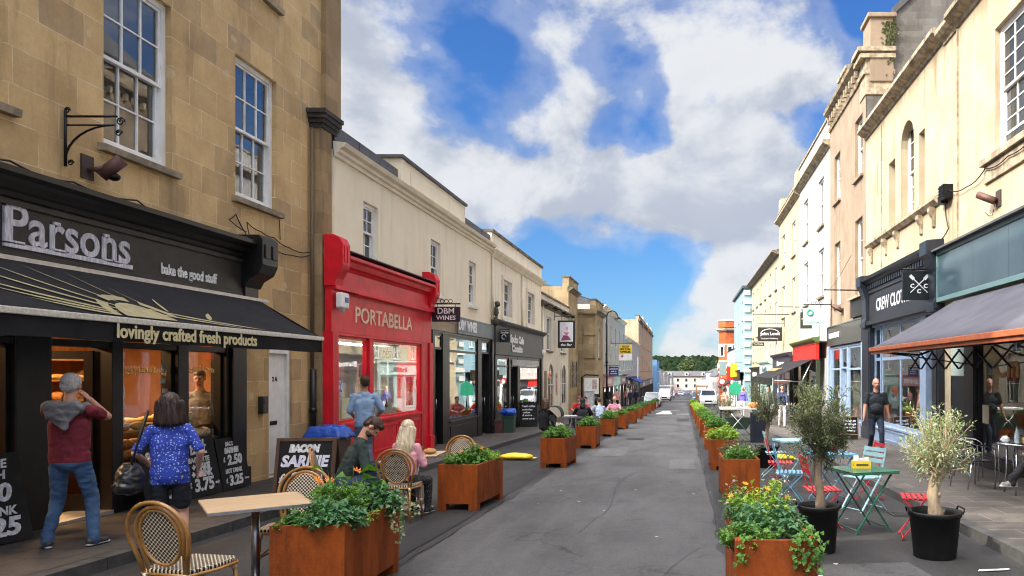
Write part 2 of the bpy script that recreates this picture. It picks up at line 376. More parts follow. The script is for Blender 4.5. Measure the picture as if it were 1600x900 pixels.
strip('carriageway', rag(-2.60, .09, .8, 1.), rag(.40, .10, .7, 5.), .004, m_road, -9, 420, .14)
strip('road_patch', rag(-3.22, .02, .5, 8.), rag(-2.72, .05, .9, 3.), .008, m_trench, -9, 60, .2)
strip('road_patch', rag(.46, .06, .9, 13.), rag(.86, .09, .8, 11.), .008, m_trench, -9, 60, .2)
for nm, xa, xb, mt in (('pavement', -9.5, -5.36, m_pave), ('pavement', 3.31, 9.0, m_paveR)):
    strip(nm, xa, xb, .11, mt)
def kerb(xa, xb):
    mb = MB(); y = -9.
    while y < 200:
        L = .9+.05*rnd.random(); z0, z1 = gz(y), gz(y+L); d = rnd.uniform(-.003, .003); e = .005
        t = .112+d
        vs = [(xa, y+e, z0-.1), (xb, y+e, z0-.1), (xb, y+L-e, z1-.1), (xa, y+L-e, z1-.1), (xa+.01, y+e, z0+t), (xb-.01, y+e, z0+t), (xb-.01, y+L-e, z1+t), (xa+.01, y+L-e, z1+t)]
        mb.add(vs, [(3, 2, 1, 0), (4, 5, 6, 7), (0, 1, 5, 4), (1, 2, 6, 5), (2, 3, 7, 6), (3, 0, 4, 7)]); y += L
    mb.build('kerb', m_kerb)['kind'] = 'structure'
kerb(-5.36, -5.2); kerb(3.15, 3.31)
m_mark = pm('road_paint', (.62, .62, .60), (.30, .30, .30), rough=.7, ns=14)
def mark(pts, dz=.012, m=m_mark, name='road_marking'):
    mb = MB(); mb.quad(*[(x, y, gz(y)+dz) for x, y in pts]); mb.build(name, m, recalc=False)['kind'] = 'structure'
mark([(-1.95, 50), (-.75, 50), (-1.1, 58), (-1.6, 58)]); mark([(-.5, 49.8), (.35, 49.8), (.35, 50.3), (-.5, 50.3)]); mark([(-2.3, 58), (-.3, 58), (-.3, 58.6), (-2.3, 58.6)])
mark([(.62, 6.0), (1.25, 6.0), (1.25, 6.05), (.62, 6.05)]); mark([(2.62, 6.55), (2.92, 6.6), (2.95, 6.66), (2.66, 6.62)])
mark([(-.35, 38.5), (.3, 38.5), (.3, 42), (-.35, 42)], .012, m_trench, 'road_patch')
mark([(-2.2, 88), (.2, 88), (.2, 88.8), (-2.2, 88.8)]); mark([(-4.5, 120), (1, 120), (1, 122), (-4.5, 122)])
lit_ = random.Random(3)
for k in range(26):                       # flattened gum and scraps on the tarmac
    x = lit_.uniform(-2.3, 2.9); y = lit_.uniform(4.9, 14); r = lit_.uniform(.010, .026)
    mark([(x+r*math.cos(t)*(1+.5*math.sin(3*t)), y+r*.9*math.sin(t), ) for t in [i*math.pi/4 for i in range(8)]], .014, m_mark, 'gum_spot')
# ------------------------------------------------------------------ facades
class Fa:
    def __init__(s, X, sx): s.X = X; s.sx = sx
    def p(s, u, v, w=0): return Vector((s.X+s.sx*w, u, v))
    def box(s, mb, u0, u1, v0, v1, w0, w1):
        a = s.X+s.sx*w0; b = s.X+s.sx*w1; mb.box(min(a, b), max(a, b), u0, u1, v0, v1)
    def prism(s, mb, pts, w0, w1): mb.prism([s.p(u, v, w0) for u, v in pts], (s.sx*(w1-w0), 0, 0))
    def text(s, mb, txt, u, v, w, size, **kw): put_text(mb, txt, s.p(u, v, w), (0, s.sx, 0), (0, 0, 1), size, **kw)
    def side_prof(s, mb, prof, u0, u1):    # profile of (w, v) swept along u
        mb.prism([s.p(u0, v, w) for w, v in prof], (0, u1-u0, 0))
def wall(H, F, u0, u1, v0, v1, ops, m, depth=8., rd=.2, name='wall', sides=True, top=True):
    mb = MB(); us = sorted({u0, u1, *[q for o in ops for q in o[:2]]}); vs = sorted({v0, v1, *[q for o in ops for q in o[2:4]]})
    us = [u for u in us if u0-1e-6 <= u <= u1+1e-6]; vs = [v for v in vs if v0-1e-6 <= v <= v1+1e-6]
    for i in range(len(us)-1):
        for j in range(len(vs)-1):
            cu, cv = (us[i]+us[i+1])/2, (vs[j]+vs[j+1])/2
            if any(o[0] < cu < o[1] and o[2] < cv < o[3] for o in ops): continue
            mb.quad(F.p(us[i], vs[j]), F.p(us[i+1], vs[j]), F.p(us[i+1], vs[j+1]), F.p(us[i], vs[j+1]))
    for o in ops:
        a, b, c, d = o[:4]
        for q in (((a, c), (a, d)), ((b, d), (b, c)), ((a, d), (b, d)), ((b, c), (a, c))):
            (ua, va), (ub, vb) = q
            mb.quad(F.p(ua, va), F.p(ub, vb), F.p(ub, vb, -rd), F.p(ua, va, -rd))
    if sides:
        for u in (u0, u1): mb.quad(F.p(u, v0), F.p(u, v1), F.p(u, v1, -depth), F.p(u, v0, -depth))
        mb.quad(F.p(u0, v0, -depth), F.p(u1, v0, -depth), F.p(u1, v1, -depth), F.p(u0, v1, -depth))
    if top: mb.quad(F.p(u0, v1), F.p(u1, v1), F.p(u1, v1, -depth), F.p(u0, v1, -depth))
    return mb.build(name, m, H, recalc=False)
def frame(mb, F, u0, u1, v0, v1, t, w0, w1):
    F.box(mb, u0, u0+t, v0, v1, w0, w1); F.box(mb, u1-t, u1, v0, v1, w0, w1); F.box(mb, u0+t, u1-t, v0, v0+t, w0, w1); F.box(mb, u0+t, u1-t, v1-t, v1, w0, w1)
def sash(H, F, u0, u1, v0, v1, cols=3, rows=4, m=None, sill=None, w=-.10, clear=False, fine=True, lift=0., room=None, lintel=None, bt=.022):
    m = m or white; mb = MB(); t = .075; frame(mb, F, u0, u1, v0, v1, t, w-.07, w+.02)
    a, b, c, d = u0+t, u1-t, v0+t, v1-t; mid = (c+d)/2
    if not fine:
        F.box(mb, a, b, mid-.03, mid+.03, w-.05, w)
        for i in range(1, cols): u = a+(b-a)*i/cols; F.box(mb, u-.02, u+.02, c, d, w-.05, w-.005)
        win = mb.build('window', m, H); p = MB(); F.box(p, a, b, c, d, w-.06, w-.045); p.build('pane', darkpane, win)
    else:
        hr = rows//2
        for (lo, hi, ww) in ((mid-.022, d, w), (c+lift, mid+.022+lift, w-.045)):
            F.box(mb, a, b, lo, lo+.045, ww-.035, ww); F.box(mb, a, b, hi-.04, hi, ww-.035, ww); F.box(mb, a, a+.04, lo+.045, hi-.04, ww-.035, ww); F.box(mb, b-.04, b, lo+.045, hi-.04, ww-.035, ww)
            for i in range(1, cols): u = a+.03+(b-a-.06)*i/cols; F.box(mb, u-bt/2, u+bt/2, lo+.045, hi-.04, ww-.032, ww-.002)
            for j in range(1, hr): v = lo+(hi-lo)*j/hr; F.box(mb, a+.04, b-.04, v-bt/2, v+bt/2, ww-.030, ww-.004)
        win = mb.build('window', m, H)
        p = MB(); F.box(p, a, b, mid, d, w-.025, w-.021); F.box(p, a, b, c, mid, w-.07, w-.066)
        p.build('pane', shopglass if clear else darkpane, win)
        if clear:
            q = MB(); W0 = w-.09; D = 1.3
            q.quad(F.p(u0-.4, v0, W0-D), F.p(u1+.4, v0, W0-D), F.p(u1+.4, v1, W0-D), F.p(u0-.4, v1, W0-D))
            for u in (u0-.4, u1+.4): q.quad(F.p(u, v0, W0), F.p(u, v0, W0-D), F.p(u, v1, W0-D), F.p(u, v1, W0))
            for v in (v0+.01, v1): q.quad(F.p(u0-.4, v, W0), F.p(u1+.4, v, W0), F.p(u1+.4, v, W0-D), F.p(u0-.4, v, W0-D))
            q.build('room', room or dark, win, recalc=False)
    if sill:
        s = MB(); F.side_prof(s, [(-.06, v0-.11), (.09, v0-.11), (.10, v0-.03), (-.06, v0)], u0-.1, u1+.1); s.build('sill', sill, win)
    return win
def interior(H, F, u0, u1, v0, v1, D, mwall, mfloor=None, w0=-.25):
    q = MB()
    q.quad(F.p(u0, v0, w0-D), F.p(u1, v0, w0-D), F.p(u1, v1, w0-D), F.p(u0, v1, w0-D))
    for u in (u0, u1): q.quad(F.p(u, v0, w0), F.p(u, v0, w0-D), F.p(u, v1, w0-D), F.p(u, v1, w0))
    q.quad(F.p(u0, v1, w0), F.p(u1, v1, w0), F.p(u1, v1, w0-D), F.p(u0, v1, w0-D))
    q.cur = 1; q.quad(F.p(u0, v0, w0+.2), F.p(u1, v0, w0+.2), F.p(u1, v0, w0-D), F.p(u0, v0, w0-D))
    return q.build('shop_interior', [mwall, mfloor or mwall], H, recalc=False)
def glazing(mb, F, u0, u1, v0, v1, t, w, rails=(), muls=()):
    frame(mb, F, u0, u1, v0, v1, t, w-.05, w)
    for r in rails: F.box(mb, u0+t, u1-t, r-t/2, r+t/2, w-.048, w-.002)
    for r in muls: F.box(mb, r-t/2, r+t/2, v0+t, v1-t, w-.046, w-.004)
def pane(par, F, u0, u1, v0, v1, w, m=None):
    p = MB(); F.box(p, u0, u1, v0, v1, w-.008, w); return p.build('pane', m or shopglass, par)
def shopfront(H, F, u0, u1, vt, m, bays, riser=.6, transom=None, pil=.22, w=.06, room=None, D=2.4, t=.06, items=None, pilw=None):
    """bays: list of (kind,u0,u1) between u0 and u1; frame is a part, its pieces sub-parts"""
    zb = gz((u0+u1)/2)+.05; g = lambda u: gz(u)+.105
    mb = MB()
    for a in (u0, u1-pil):
        F.box(mb, a, a+pil, g(a)-.1, vt, -.05, pilw or w+.06); F.box(mb, a-.015, a+pil+.015, g(a)-.1, g(a)+.28, -.05, (pilw or w+.06)+.03)
    F.box(mb, u0+pil, u1-pil, vt-.07, vt, -.1, w)
    edges = [u0+pil]+[q for b in bays for q in b[1:3]]+[u1-pil]
    for i in range(0, len(edges), 2):
        if edges[i+1]-edges[i] > .02: F.box(mb, edges[i], edges[i+1], g(edges[i])-.1, vt-.07, -.12, w-.002)
    sf = mb.build('shopfront', m, H, bevel=.006)
    interior(sf, F, u0+.05, u1-.05, zb, vt+.05, D, room or midroom)
    for k, a, b in bays:
        if k == 'win':
            r = MB(); F.box(r, a, b, g(a)-.1, g(a)+riser-.06, -.1, w-.02); F.box(r, a, b, g(a)+riser-.06, g(a)+riser, -.14, w+.03)
            F.box(r, a+.12, b-.12, g(a)+.14, g(a)+riser-.16, -.1, w-.005); r.build('stall_riser', m, sf, bevel=.005)
            f = MB(); tv = [transom] if transom else []
            glazing(f, F, a, b, g(a)+riser, vt-.07, t, w-.03, tv); fw = f.build('shop_window', m, sf); pane(fw, F, a+t, b-t, g(a)+riser+t, vt-.07-t, w-.05)
        else:
            f = MB(); dt = transom or vt-.12; glazing(f, F, a, b, g(a)-.05, dt, .1, -.12 if k == 'rdoor' else w-.04, [g(a)+.9]); F.box(f, a+.1, b-.1, g(a)+.02, g(a)+.86, -.16 if k == 'rdoor' else w-.08, -.13 if k == 'rdoor' else w-.05)
            dw = f.build('door', m, sf); pane(dw, F, a+.1, b-.1, g(a)+.95, dt-.1, -.14 if k == 'rdoor' else w-.06)
            hd = MB(); hd.tube([F.p(b-.06, g(a)+.95, -.1 if k == 'rdoor' else w), F.p(b-.06, g(a)+1.25, -.1 if k == 'rdoor' else w)], .014, 8); hd.build('handle', steel, dw)
            if transom and vt-.07-transom > .15:
                f = MB(); frame(f, F, a, b, transom+.01, vt-.07, t, w-.08, w-.03); fw = f.build('fanlight', m, sf); pane(fw, F, a+t, b-t, transom+t, vt-.07-t, w-.05)
    return sf
def fascia(sf, F, u0, u1, v0, v1, w, m, cornice=None, txt=None, tm=None, tu=None, tsize=.3, twid=None, cw=.2, **kw):
    mb = MB(); F.box(mb, u0, u1, v0, v1, -.02, w); frame(mb, F, u0, u1, v0, v1, .05, w, w+.02)
    fa = mb.build('fascia', m, sf, bevel=.004)
    if cornice:
        c = MB(); cv = v1
        F.side_prof(c, [(-.02, cv), (w+.03, cv), (w+.06, cv+.05), (w+cw*.7, cv+.09), (w+cw, cv+.17), (w+cw, cv+.21), (-.02, cv+.25)], u0-.04, u1+.04); c.build('cornice', cornice, fa)
    if txt:
        t = MB(); F.text(t, txt, tu if tu is not None else (u0+u1)/2, (v0+v1)/2, w+.024, tsize, wid=twid, **kw); t.build('lettering', tm or white_letter, fa)
    return fa
def cornice(H, F, u0, u1, v, prof, m, name='cornice'):
    mb = MB(); F.side_prof(mb, [(w_, v+h_) for w_, h_ in prof], u0, u1); return mb.build(name, m, H)
CORN = [(-.05, 0), (.04, 0), (.07, .06), (.15, .09), (.20, .16), (.28, .18), (.28, .25), (-.05, .28)]
def pipe(H, pts, r, m, name='downpipe'):
    mb = MB(); mb.tube(pts, r, 10)
    for p in pts[1:-1]: mb.ell(p, (r*1.4,)*3, nu=8, nv_=6)
    return mb.build(name, m, H)
def chimney(H, x0, x1, y0, y1, z0, z1, m, pots=3):
    mb = MB(); mb.box(x0, x1, y0, y1, z0, z1); mb.box(x0-.06, x1+.06, y0-.06, y1+.06, z1-.15, z1); c = mb.build('chimney', m, H)
    for i in range(pots):
        p = MB(); p.lathe([(.13, 0), (.11, .5), (.14, .52), (.14, .6)], ((x0+x1)/2, y0+(y1-y0)*(i+.5)/pots, z1), 12); p.build('chimney_pot', pm('terracotta', (.33, .13, .06), (.22, .09, .05), rough=.8), c)
# ------------------------------------------------------------------ house materials
bath = stone('bath_stone', (.68, .485, .245), (.57, .405, .205), (.82, .70, .49), .62, .40, c3=(.36, .28, .185), streak=(.17, .13, .08), sfac=.55, patch=(.56, .44, .27))
bath_far = stone('bath_stone_weathered', (.42, .33, .20), (.35, .27, .165), (.30, .23, .15), .9, .42, c3=(.30, .24, .17), streak=(.10, .08, .055), sfac=.75)
stone_cap = pm('weathered_stone', (.20, .165, .115), (.09, .075, .055), rough=.9, ns=4, bump=.5, bs=40, streak=(.05, .042, .034))
stone_sill = pm('sill_stone', (.34, .28, .19), (.20, .165, .12), rough=.9, ns=5, bump=.4, bs=50)
cream = pm('cream_render', (.84, .75, .57), (.80, .71, .53), rough=.85, ns=1.2, bump=.12, bs=30, streak=(.68, .60, .45))
cream2 = pm('pale_cream_render', (.84, .77, .61), (.78, .71, .56), rough=.85, ns=1.2, bump=.12, bs=30, streak=(.58, .51, .39))
cream_trim = pm('cream_trim', (.78, .71, .56), (.70, .63, .49), rough=.8, ns=2)
honey = pm('honey_render', (.43, .36, .245), (.36, .285, .18), rough=.85, ns=1.4, bump=.25, bs=25, streak=(.20, .125, .06), lo=.3, hi=.7, ss=(1.7, 1.7, .22))
brownr = pm('brown_render', (.275, .205, .14), (.215, .16, .108), rough=.85, ns=1.2, bump=.15, bs=25, streak=(.16, .11, .07))
whiter = pm('white_render', (.385, .376, .355), (.34, .33, .31), rough=.8, ns=1.2, streak=(.55, .53, .48))
yellowr = pm('lemon_render', (.40, .34, .225), (.35, .295, .195), rough=.8, ns=1.2, streak=(.46, .39, .27))
redp = pm('red_paint', (.70, .012, .026), (.58, .009, .020), rough=.42, ns=3, streak=(.42, .012, .022), spec=.3, bump=.06, bs=9)
bluep = pm('pale_blue_paint', (.23, .31, .43), (.20, .27, .38), rough=.4, ns=4)
navyp = pm('navy_paint', (.010, .014, .022), (.016, .021, .030), rough=.35, ns=5)
slate = pm('roof_slate', (.075, .075, .082), (.05, .05, .055), rough=.7, ns=6, bump=.4, bs=20)
dgable = stone('dark_rubble', (.17, .165, .16), (.12, .115, .11), (.15, .145, .14), .5, .2, c3=(.22, .21, .2), streak=(.05, .05, .05))
LX = -7.1; CX = -6.85; RX = 5.9
# ================================================================== stone bakery house
FL = Fa(LX, 1)
H = thing('stone_house', 'tall honey coloured ashlar stone house with bakery shop and white sash windows', 'building', (LX, 9, pz(9)))
T0 = 14.2
wins = [(6.5, 7.7), (9.01, 10.2), (11.66, 12.84)]
ops = [(a, b, 4.43, 6.68) for a, b in wins]+[(a, b, 8.0, 10.0) for a, b in wins]+[(a, b, 11.1, 12.6) for a, b in wins]
ops += [(4.4, 11.8, -.6, 3.36), (12.6, 13.34, -.6, 2.36)]
wall(H, FL, 3.0, 15.04, -.8, T0, ops, bath, 9, .2)
for i, (a, b) in enumerate(wins):
    sash(H, FL, a, b, 4.43, 6.68, 3, 4, white, stone_sill, -.10, clear=(i > 0), room=pm('bedroom', (.16, .15, .13), (.10, .09, .08), rough=.9, ns=1.5))
    sash(H, FL, a, b, 8.0, 10.0, 3, 4, white, stone_sill, -.10)
    sash(H, FL, a, b, 11.1, 12.6, 3, 4, white, stone_sill, -.10, fine=False)
cornice(H, FL, 3, 15.04, T0-.3, CORN, stone_cap)
mb = MB(); FL.box(mb, 14.0, 14.06, -.6, 6.3, .03, .2)                      # stained pilaster at the join with the cream house
mb.v = []; mb.f = []; mb.mi = []; mb.sm = []
FL.box(mb, 14.0, 14.40, -.6, 6.28, .0, .215); FL.box(mb, 14.42, 15.04, 6.62, T0-.3, -.02, .10)
mb.build('pilaster', stone('stained_stone', (.42, .30, .165), (.32, .23, .13), (.3, .22, .14), .5, .40, streak=(.10, .075, .05)), H)
mb = MB()
for k, (e, z) in enumerate(((.06, 6.28), (.12, 6.36), (.19, 6.44), (.24, 6.52))): FL.box(mb, 14.0-e*.7, 14.55+e*.2, z, z+.08, -.02, .215+e*.62)
mb.build('capital', pm('sooty_stone', (.055, .048, .042), (.035, .03, .028), rough=.9, ns=8, bump=.5, bs=50), H)
pipe(H, [FL.p(13.93, 6.25, .07), FL.p(13.93, 1.7, .07)], .03, pm('brown_pipe', (.12, .085, .05), rough=.6))
pipe(H, [FL.p(13.93, 1.68, .09), FL.p(13.93, .9, .09), FL.p(13.93, -.3, .09)], .058, black)
# bakery shopfront
g = lambda u: gz(u)+.105
mb = MB()
for a, b in ((4.4, 4.7), (7.72, 8.16), (9.02, 9.2), (10.2, 10.42), (11.28, 11.8)): FL.box(mb, a, b, g(a)-.1, 2.75, -.15, .10)
FL.box(mb, 4.7, 11.3, 2.34, 2.75, -.12, .09); FL.box(mb, 4.7, 11.3, 1.92, 2.0, -.12, .085)
FL.box(mb, 11.36, 11.72, g(11.4), 2.72, .10, .15); FL.box(mb, 11.30, 11.79, g(11.4)-.1, g(11.4)+.3, .10, .18)
SF = mb.build('shopfront', black, H, bevel=.008)
woodw = pm('warm_wood', (.34, .14, .045), (.25, .09, .028), rough=.6, ns=3, stretch=(1, 4, .4))
interior(SF, FL, 4.45, 13.9, g(9)-.03, 2.72, 3.6, woodw, pm('bakery_floor', (.10, .07, .05), rough=.6))
for a, b, rz_ in ((4.7, 7.72, .42), (9.2, 10.2, .38), (10.42, 11.28, .58)):
    r = MB(); FL.box(r, a, b, g(a)-.1, rz_-.05, -.12, .05); FL.box(r, a, b, rz_-.05, rz_+.02, -.3, .11); r.build('stall_riser', black, SF, bevel=.005)
    f = MB(); glazing(f, FL, a, b, rz_+.02, 2.34, .045, .03, [1.96]); fw = f.build('shop_window', black, SF); pane(fw, FL, a+.04, b-.04, rz_+.06, 2.3, 0., bakeglass)
f = MB(); glazing(f, FL, 8.18, 8.22, g(8)-.0, 1.92, .02, .02)
D = MB()                                                                       # open glazed door leaf swung inward
M_ = Matrix.Translation(FL.p(9.0, g(9), -.1)) @ Matrix.Rotation(R(-82), 4, 'Z')
D.M = M_
for bx in ((0, .04, -.82, -.72), (0, .04, -.10, 0)): D.box(bx[0], bx[1], bx[2], bx[3], 0, 2.0)
for z0, z1 in ((0, .25), (.85, .95), (1.9, 2.0)): D.box(0.002, .038, -.72, -.10, z0, z1)
dl = D.build('door', black, SF); D = MB(); D.M = M_; D.tube([(-.05, -.68, .75), (-.05, -.68, 1.45)], .017, 8); D.build('handle', steel, dl)
st = MB(); FL.box(st, 8.16, 9.02, g(8)-.08, g(8)+.03, -.35, .12); st.build('door_step', pm('steel_step', (.4, .4, .4), rough=.4, metal=.6), SF)
# shelves and bread inside (things on the shelves follow later)
m_shelf = pm('shelf_wood', (.30, .16, .07), (.22, .11, .05), rough=.6, ns=6)
s = MB()
for z in (1.15, 1.5, 1.85): FL.box(s, 8.3, 13.2, z-.03, z, -3.8, -3.35)
for u in (8.3, 9.9, 11.6, 13.15): FL.box(s, u, u+.05, g(9), 2.0, -3.8, -3.35)
s.build('bread_shelf', m_shelf, SF)
s = MB(); FL.box(s, 9.3, 13.4, g(9), .78, -1.75, -1.2); FL.box(s, 9.25, 13.45, .78, .83, -1.8, -1.15); s.build('shop_counter', pm('counter_wood', (.20, .09, .04), (.13, .06, .03), rough=.5), SF)
for a, b, z in ((9.22, 10.18, .45), (10.44, 11.26, .66), (4.75, 7.7, .50), (9.22, 10.18, .86)):
    s = MB(); FL.box(s, a, b, z-.03, z, -.62 if z < .8 else -.42, -.06 if z < .8 else -.14); s.build('display_board', m_shelf, SF)
fp = MB(); 
for z in (.95, 1.12, 1.29): FL.box(fp, 9.24, 9.36, z, z+.13, -.012, -.009)
for z, u, h in ((1.62, 10.02, .11), (1.47, 10.0, .06), (1.34, 10.04, .06), (1.5, 4.9, .2)): FL.box(fp, u, u+.1, z, z+h, -.012, -.009)
FL.box(fp, 7.35, 7.62, 1.02, 1.5, -.012, -.009)
fp.build('window_notice', pm('notice_paper', (.62, .66, .66), (.40, .44, .46), rough=.8, ns=25), SF)
gold = pm('gold_lettering', (.62, .47, .20), rough=.5)
for tx, u, z, sz, wd, ac in (('freshly baked bread', 9.70, 1.66, .15, .80, .32), ('cakes & sweets', 10.85, 1.68, .13, .56, .45), ('relishes', 7.3, 1.62, .14, .55, .4)):
    tm = MB(); FL.text(tm, tx, u, z, .004, sz, wid=wd, arc=ac, shear=.15); tm.build('lettering', gold, SF)
# bakery fascia
fm = pm('fascia_black', (.016, .0145, .0125), (.026, .023, .019), spec=.35, rough=.5, ns=4, bump=.15, bs=25)
fb = MB(); FL.box(fb, 4.4, 11.72, 2.75, 3.44, .0, .25); FL.box(fb, 4.4, 11.4, 2.80, 2.86, .25, .275); FL.box(fb, 4.4, 11.4, 3.32, 3.38, .25, .28)
FAS = fb.build('fascia', fm, SF, bevel=.004)
c = MB(); FL.side_prof(c, [(0, 3.44), (.29, 3.40), (.31, 3.45), (.36, 3.47), (.40, 3.53), (.46, 3.56), (.50, 3.60), (.50, 3.66), (.30, 3.69), (0, 3.70)], 4.4, 11.55); c.build('cornice', black, FAS)
c = MB(); FL.side_prof(c, [(.15, 2.95), (.30, 2.95), (.36, 3.06), (.52, 3.16), (.58, 3.30), (.58, 3.70), (.52, 3.76), (.15, 3.76)], 11.40, 11.84)
FL.box(c, 11.46, 11.58, 3.40, 3.62, .58, .60); FL.box(c, 11.66, 11.78, 3.40, 3.62, .58, .60); FL.box(c, 11.44, 11.80, 2.74, 2.97, .15, .29); c.build('console', black, FAS, bevel=.012)
c = MB(); FL.box(c, 4.4, 11.86, 2.735, 2.785, .25, .42); c.build('awning_box', pm('aluminium_trim', (.55, .53, .50), (.45, .43, .40), rough=.4, metal=.5, ns=20), FAS)
t = MB(); FL.text(t, 'Parsons', 8.27, 3.13, .255, .56, wid=1.66, bold=.008, ext=.006, res=4)
for u, z, l in ((7.76, 3.33, .12), (7.79, 2.95, .17), (8.36, 2.95, .17), (8.33, 3.24, .08), (9.14, 2.95, .15), (9.27, 2.95, .13), (9.10, 3.24, .08)): u = 8.27+(u-8.6)*.893; FL.box(t, u-l/2, u+l/2, z-.017, z+.017, .25, .275)
t.build('sign_lettering', pm('chalky_lettering', (.66, .65, .70), (.40, .39, .44), rough=.7, ns=14, stretch=(1, 3, .6)), FAS)
t = MB(); FL.box(t, 7.40, 9.12, 2.895, 2.945, .25, .275); FL.box(t, 7.40, 7.465, 2.93, 3.30, .25, .275); t.build('sign_underline', MC['chalky_lettering'], FAS)
t = MB(); FL.text(t, 'bake the good stuff', 10.22, 2.98, .255, .20, wid=1.15, bold=.004, ext=.006); t.build('sign_lettering', white_letter, FAS)
# private door
d = MB(); frame(d, FL, 12.6, 13.34, g(13)-.05, 2.36, .08, -.14, -.04); FL.box(d, 12.68, 13.26, 1.95, 2.02, -.14, -.03); dr = d.build('door', white, H, bevel=.004)
d = MB(); FL.box(d, 12.68, 13.26, g(13), 1.95, -.13, -.085); d.build('door_leaf', white, dr)
d = MB(); FL.box(d, 12.78, 13.0, .70, .77, -.09, -.078); d.build('letter_slot', iron, dr)
d = MB(); FL.text(d, '2 A', 12.93, 1.50, -.082, .11, bold=.004); d.build('door_number', iron, dr)
pane(dr, FL, 12.68, 13.26, 2.02, 2.30, -.1, darkpane)
d = MB(); FL.box(d, 12.28, 12.43, .93, 1.22, 0, .09); FL.box(d, 12.30, 12.41, 1.10, 1.18, .09, .10); d.build('intercom', pm('dark_grey_plastic', (.045, .043, .042), rough=.4), H, bevel=.02)
# wall bracket, floodlight, cables
d = MB(); d.tube([FL.p(8.42, 3.98, .03), FL.p(8.42, 4.62, .03)], .016, 8)
d.tube([FL.p(8.42, 4.55, .03), FL.p(8.42, 4.55, .62)], .014, 8); d.tube([FL.p(8.42, 4.45, .03), FL.p(8.42, 4.45, .6)], .010, 8)
d.tube([FL.p(8.42, 4.05+.40*math.sin(i/8*math.pi/2), .03+.55*(1-math.cos(i/8*math.pi/2))) for i in range(9)], .012, 8)
for cx, cz, r0 in ((.66, 4.49, .05), (.64, 4.36, .04), (.09, 4.02, .035), (.05, 4.62, .035)):
    d.tube([FL.p(8.42, cz+r0*(1-i/26)*math.sin(i*.5), cx+r0*(1-i/26)*math.cos(i*.5)) for i in range(20)], .008, 6)
tag(d.build('wall_bracket', iron), 'scrolled black iron sign bracket fixed to stone wall above the bakery', 'bracket')
L = thing('floodlight', 'small rusty brown floodlight on stone wall above bakery cornice', 'lamp', tuple(FL.p(8.78, 4.05, 0)))
d = MB(); FL.box(d, 8.66, 8.84, 3.92, 4.20, 0.002, .02); d.build('back_plate', pm('brown_plate', (.05, .03, .025), rough=.6), L)
d = MB(); d.tube([FL.p(8.76, 4.03, .02), FL.p(8.84, 4.08, .18)], .03, 8); d.tube([FL.p(8.84, 3.98, .10), FL.p(8.92, 4.20, .30)], .075, 14); d.build('lamp_body', pm('rusty_lamp', (.10, .035, .025), (.06, .03, .025), rough=.6, ns=20), L)
d = MB(); d.ell(FL.p(8.92, 3.99, .2), (.07, .06, .05)); d.build('sensor', iron, L)
def cable(name, label, pts, r=.009, m=None):
    out = []
    P = [Vector(p) for p in pts]
    for i in range(len(P)-1):
        for k in range(6):
            t = k/6; a, b = P[i], P[i+1]; q = a.lerp(b, t); q.z -= .06*(b-a).length*math.sin(math.pi*t); out.append(q)
    out.append(P[-1]); mb = MB(); mb.tube(out, r, 5); return tag(mb.build(name, m or rubber), label, 'cable')
cable('cable', 'loose black cable running along the top of the bakery cornice', [FL.p(u, 3.72+.03*math.sin(u*7), .34+.08*math.sin(u*3)) for u in (6.5, 7.4, 8.2, 9., 9.8, 10.6, 11.3, 11.6)], .011)
cable('cable', 'tangled black cable looping from bakery console across stone wall', [FL.p(11.7, 3.80, .2), FL.p(11.9, 4.05, .04), FL.p(12.3, 3.98, .03), FL.p(12.7, 3.95, .03), FL.p(13.2, 3.86, .03), FL.p(13.95, 3.9, .03)])
cable('cable', 'second lower cable strand sagging on stone wall beside downpipe', [FL.p(11.55, 3.82, .25), FL.p(11.45, 4.0, .03), FL.p(11.62, 4.12, .03), FL.p(11.95, 3.82, .03), FL.p(12.6, 3.78, .03), FL.p(13.3, 3.74, .03), FL.p(13.98, 3.86, .04)])
cable('cable', 'thin cable hanging down from under the sash window sill', [FL.p(12.9, 4.3, .02), FL.p(12.92, 3.95, .02)], .007)
d = MB(); d.box(LX+.232, LX+.32, 14.04, 14.2, 3.86, 4.0); tag(d.build('junction_box', pm('grey_box', (.45, .45, .43), rough=.6), bevel=.01), 'small grey junction box on stained stone pilaster', 'box')
# bakery awning
A = thing('shop_awning', 'black bakery awning with gold wheat emblem and lettered valance', 'awning', tuple(FL.p(8.5, 2.72, .42)))
aw_m = pm('awning_canvas', (.010, .010, .012), (.015, .015, .017), rough=.85, spec=.2, ns=3, bump=.2, bs=300)
a0, a1, wt, zt, wf, zf = 4.6, 11.62, .42, 2.74, 1.39, 2.17
can = MB(); n = 26
vs = []; fs = []
for i in range(n+1):
    u = a0+(a1-a0)*i/n
    for j in range(5):
        t_ = j/4; sag = -.025*math.sin(math.pi*t_)*(1+.3*math.sin(u*2.3)); vs.append(FL.p(u, zt+(zf-zt)*t_+sag, wt+(wf-wt)*t_))
for i in range(n):
    for j in range(4): fs.append((i*5+j, i*5+j+1, (i+1)*5+j+1, (i+1)*5+j))
can.add(vs, fs); can.smooth = True
cn = can.build('canopy', aw_m, A, recalc=False); sm = cn.modifiers.new('solid', 'SOLIDIFY'); sm.thickness = .006
v = MB(); vs = []; fs = []
for i in range(61):
    u = a0+(a1-a0)*i/60; b_ = .012*math.sin(u*3.1)+.008*math.sin(u*8); vs += [FL.p(u, zf-.045, wf), FL.p(u, zf-.14, wf+b_*.6), FL.p(u, zf-.235+.004*math.sin(u*5), wf+b_)]
for i in range(60):
    for j in range(2): fs.append((i*3+j, i*3+j+1, i*3+j+4, i*3+j+3))
v.add(vs, fs); vo = v.build('valance', aw_m, A, recalc=False); vo.modifiers.new('solid', 'SOLIDIFY').thickness = .005
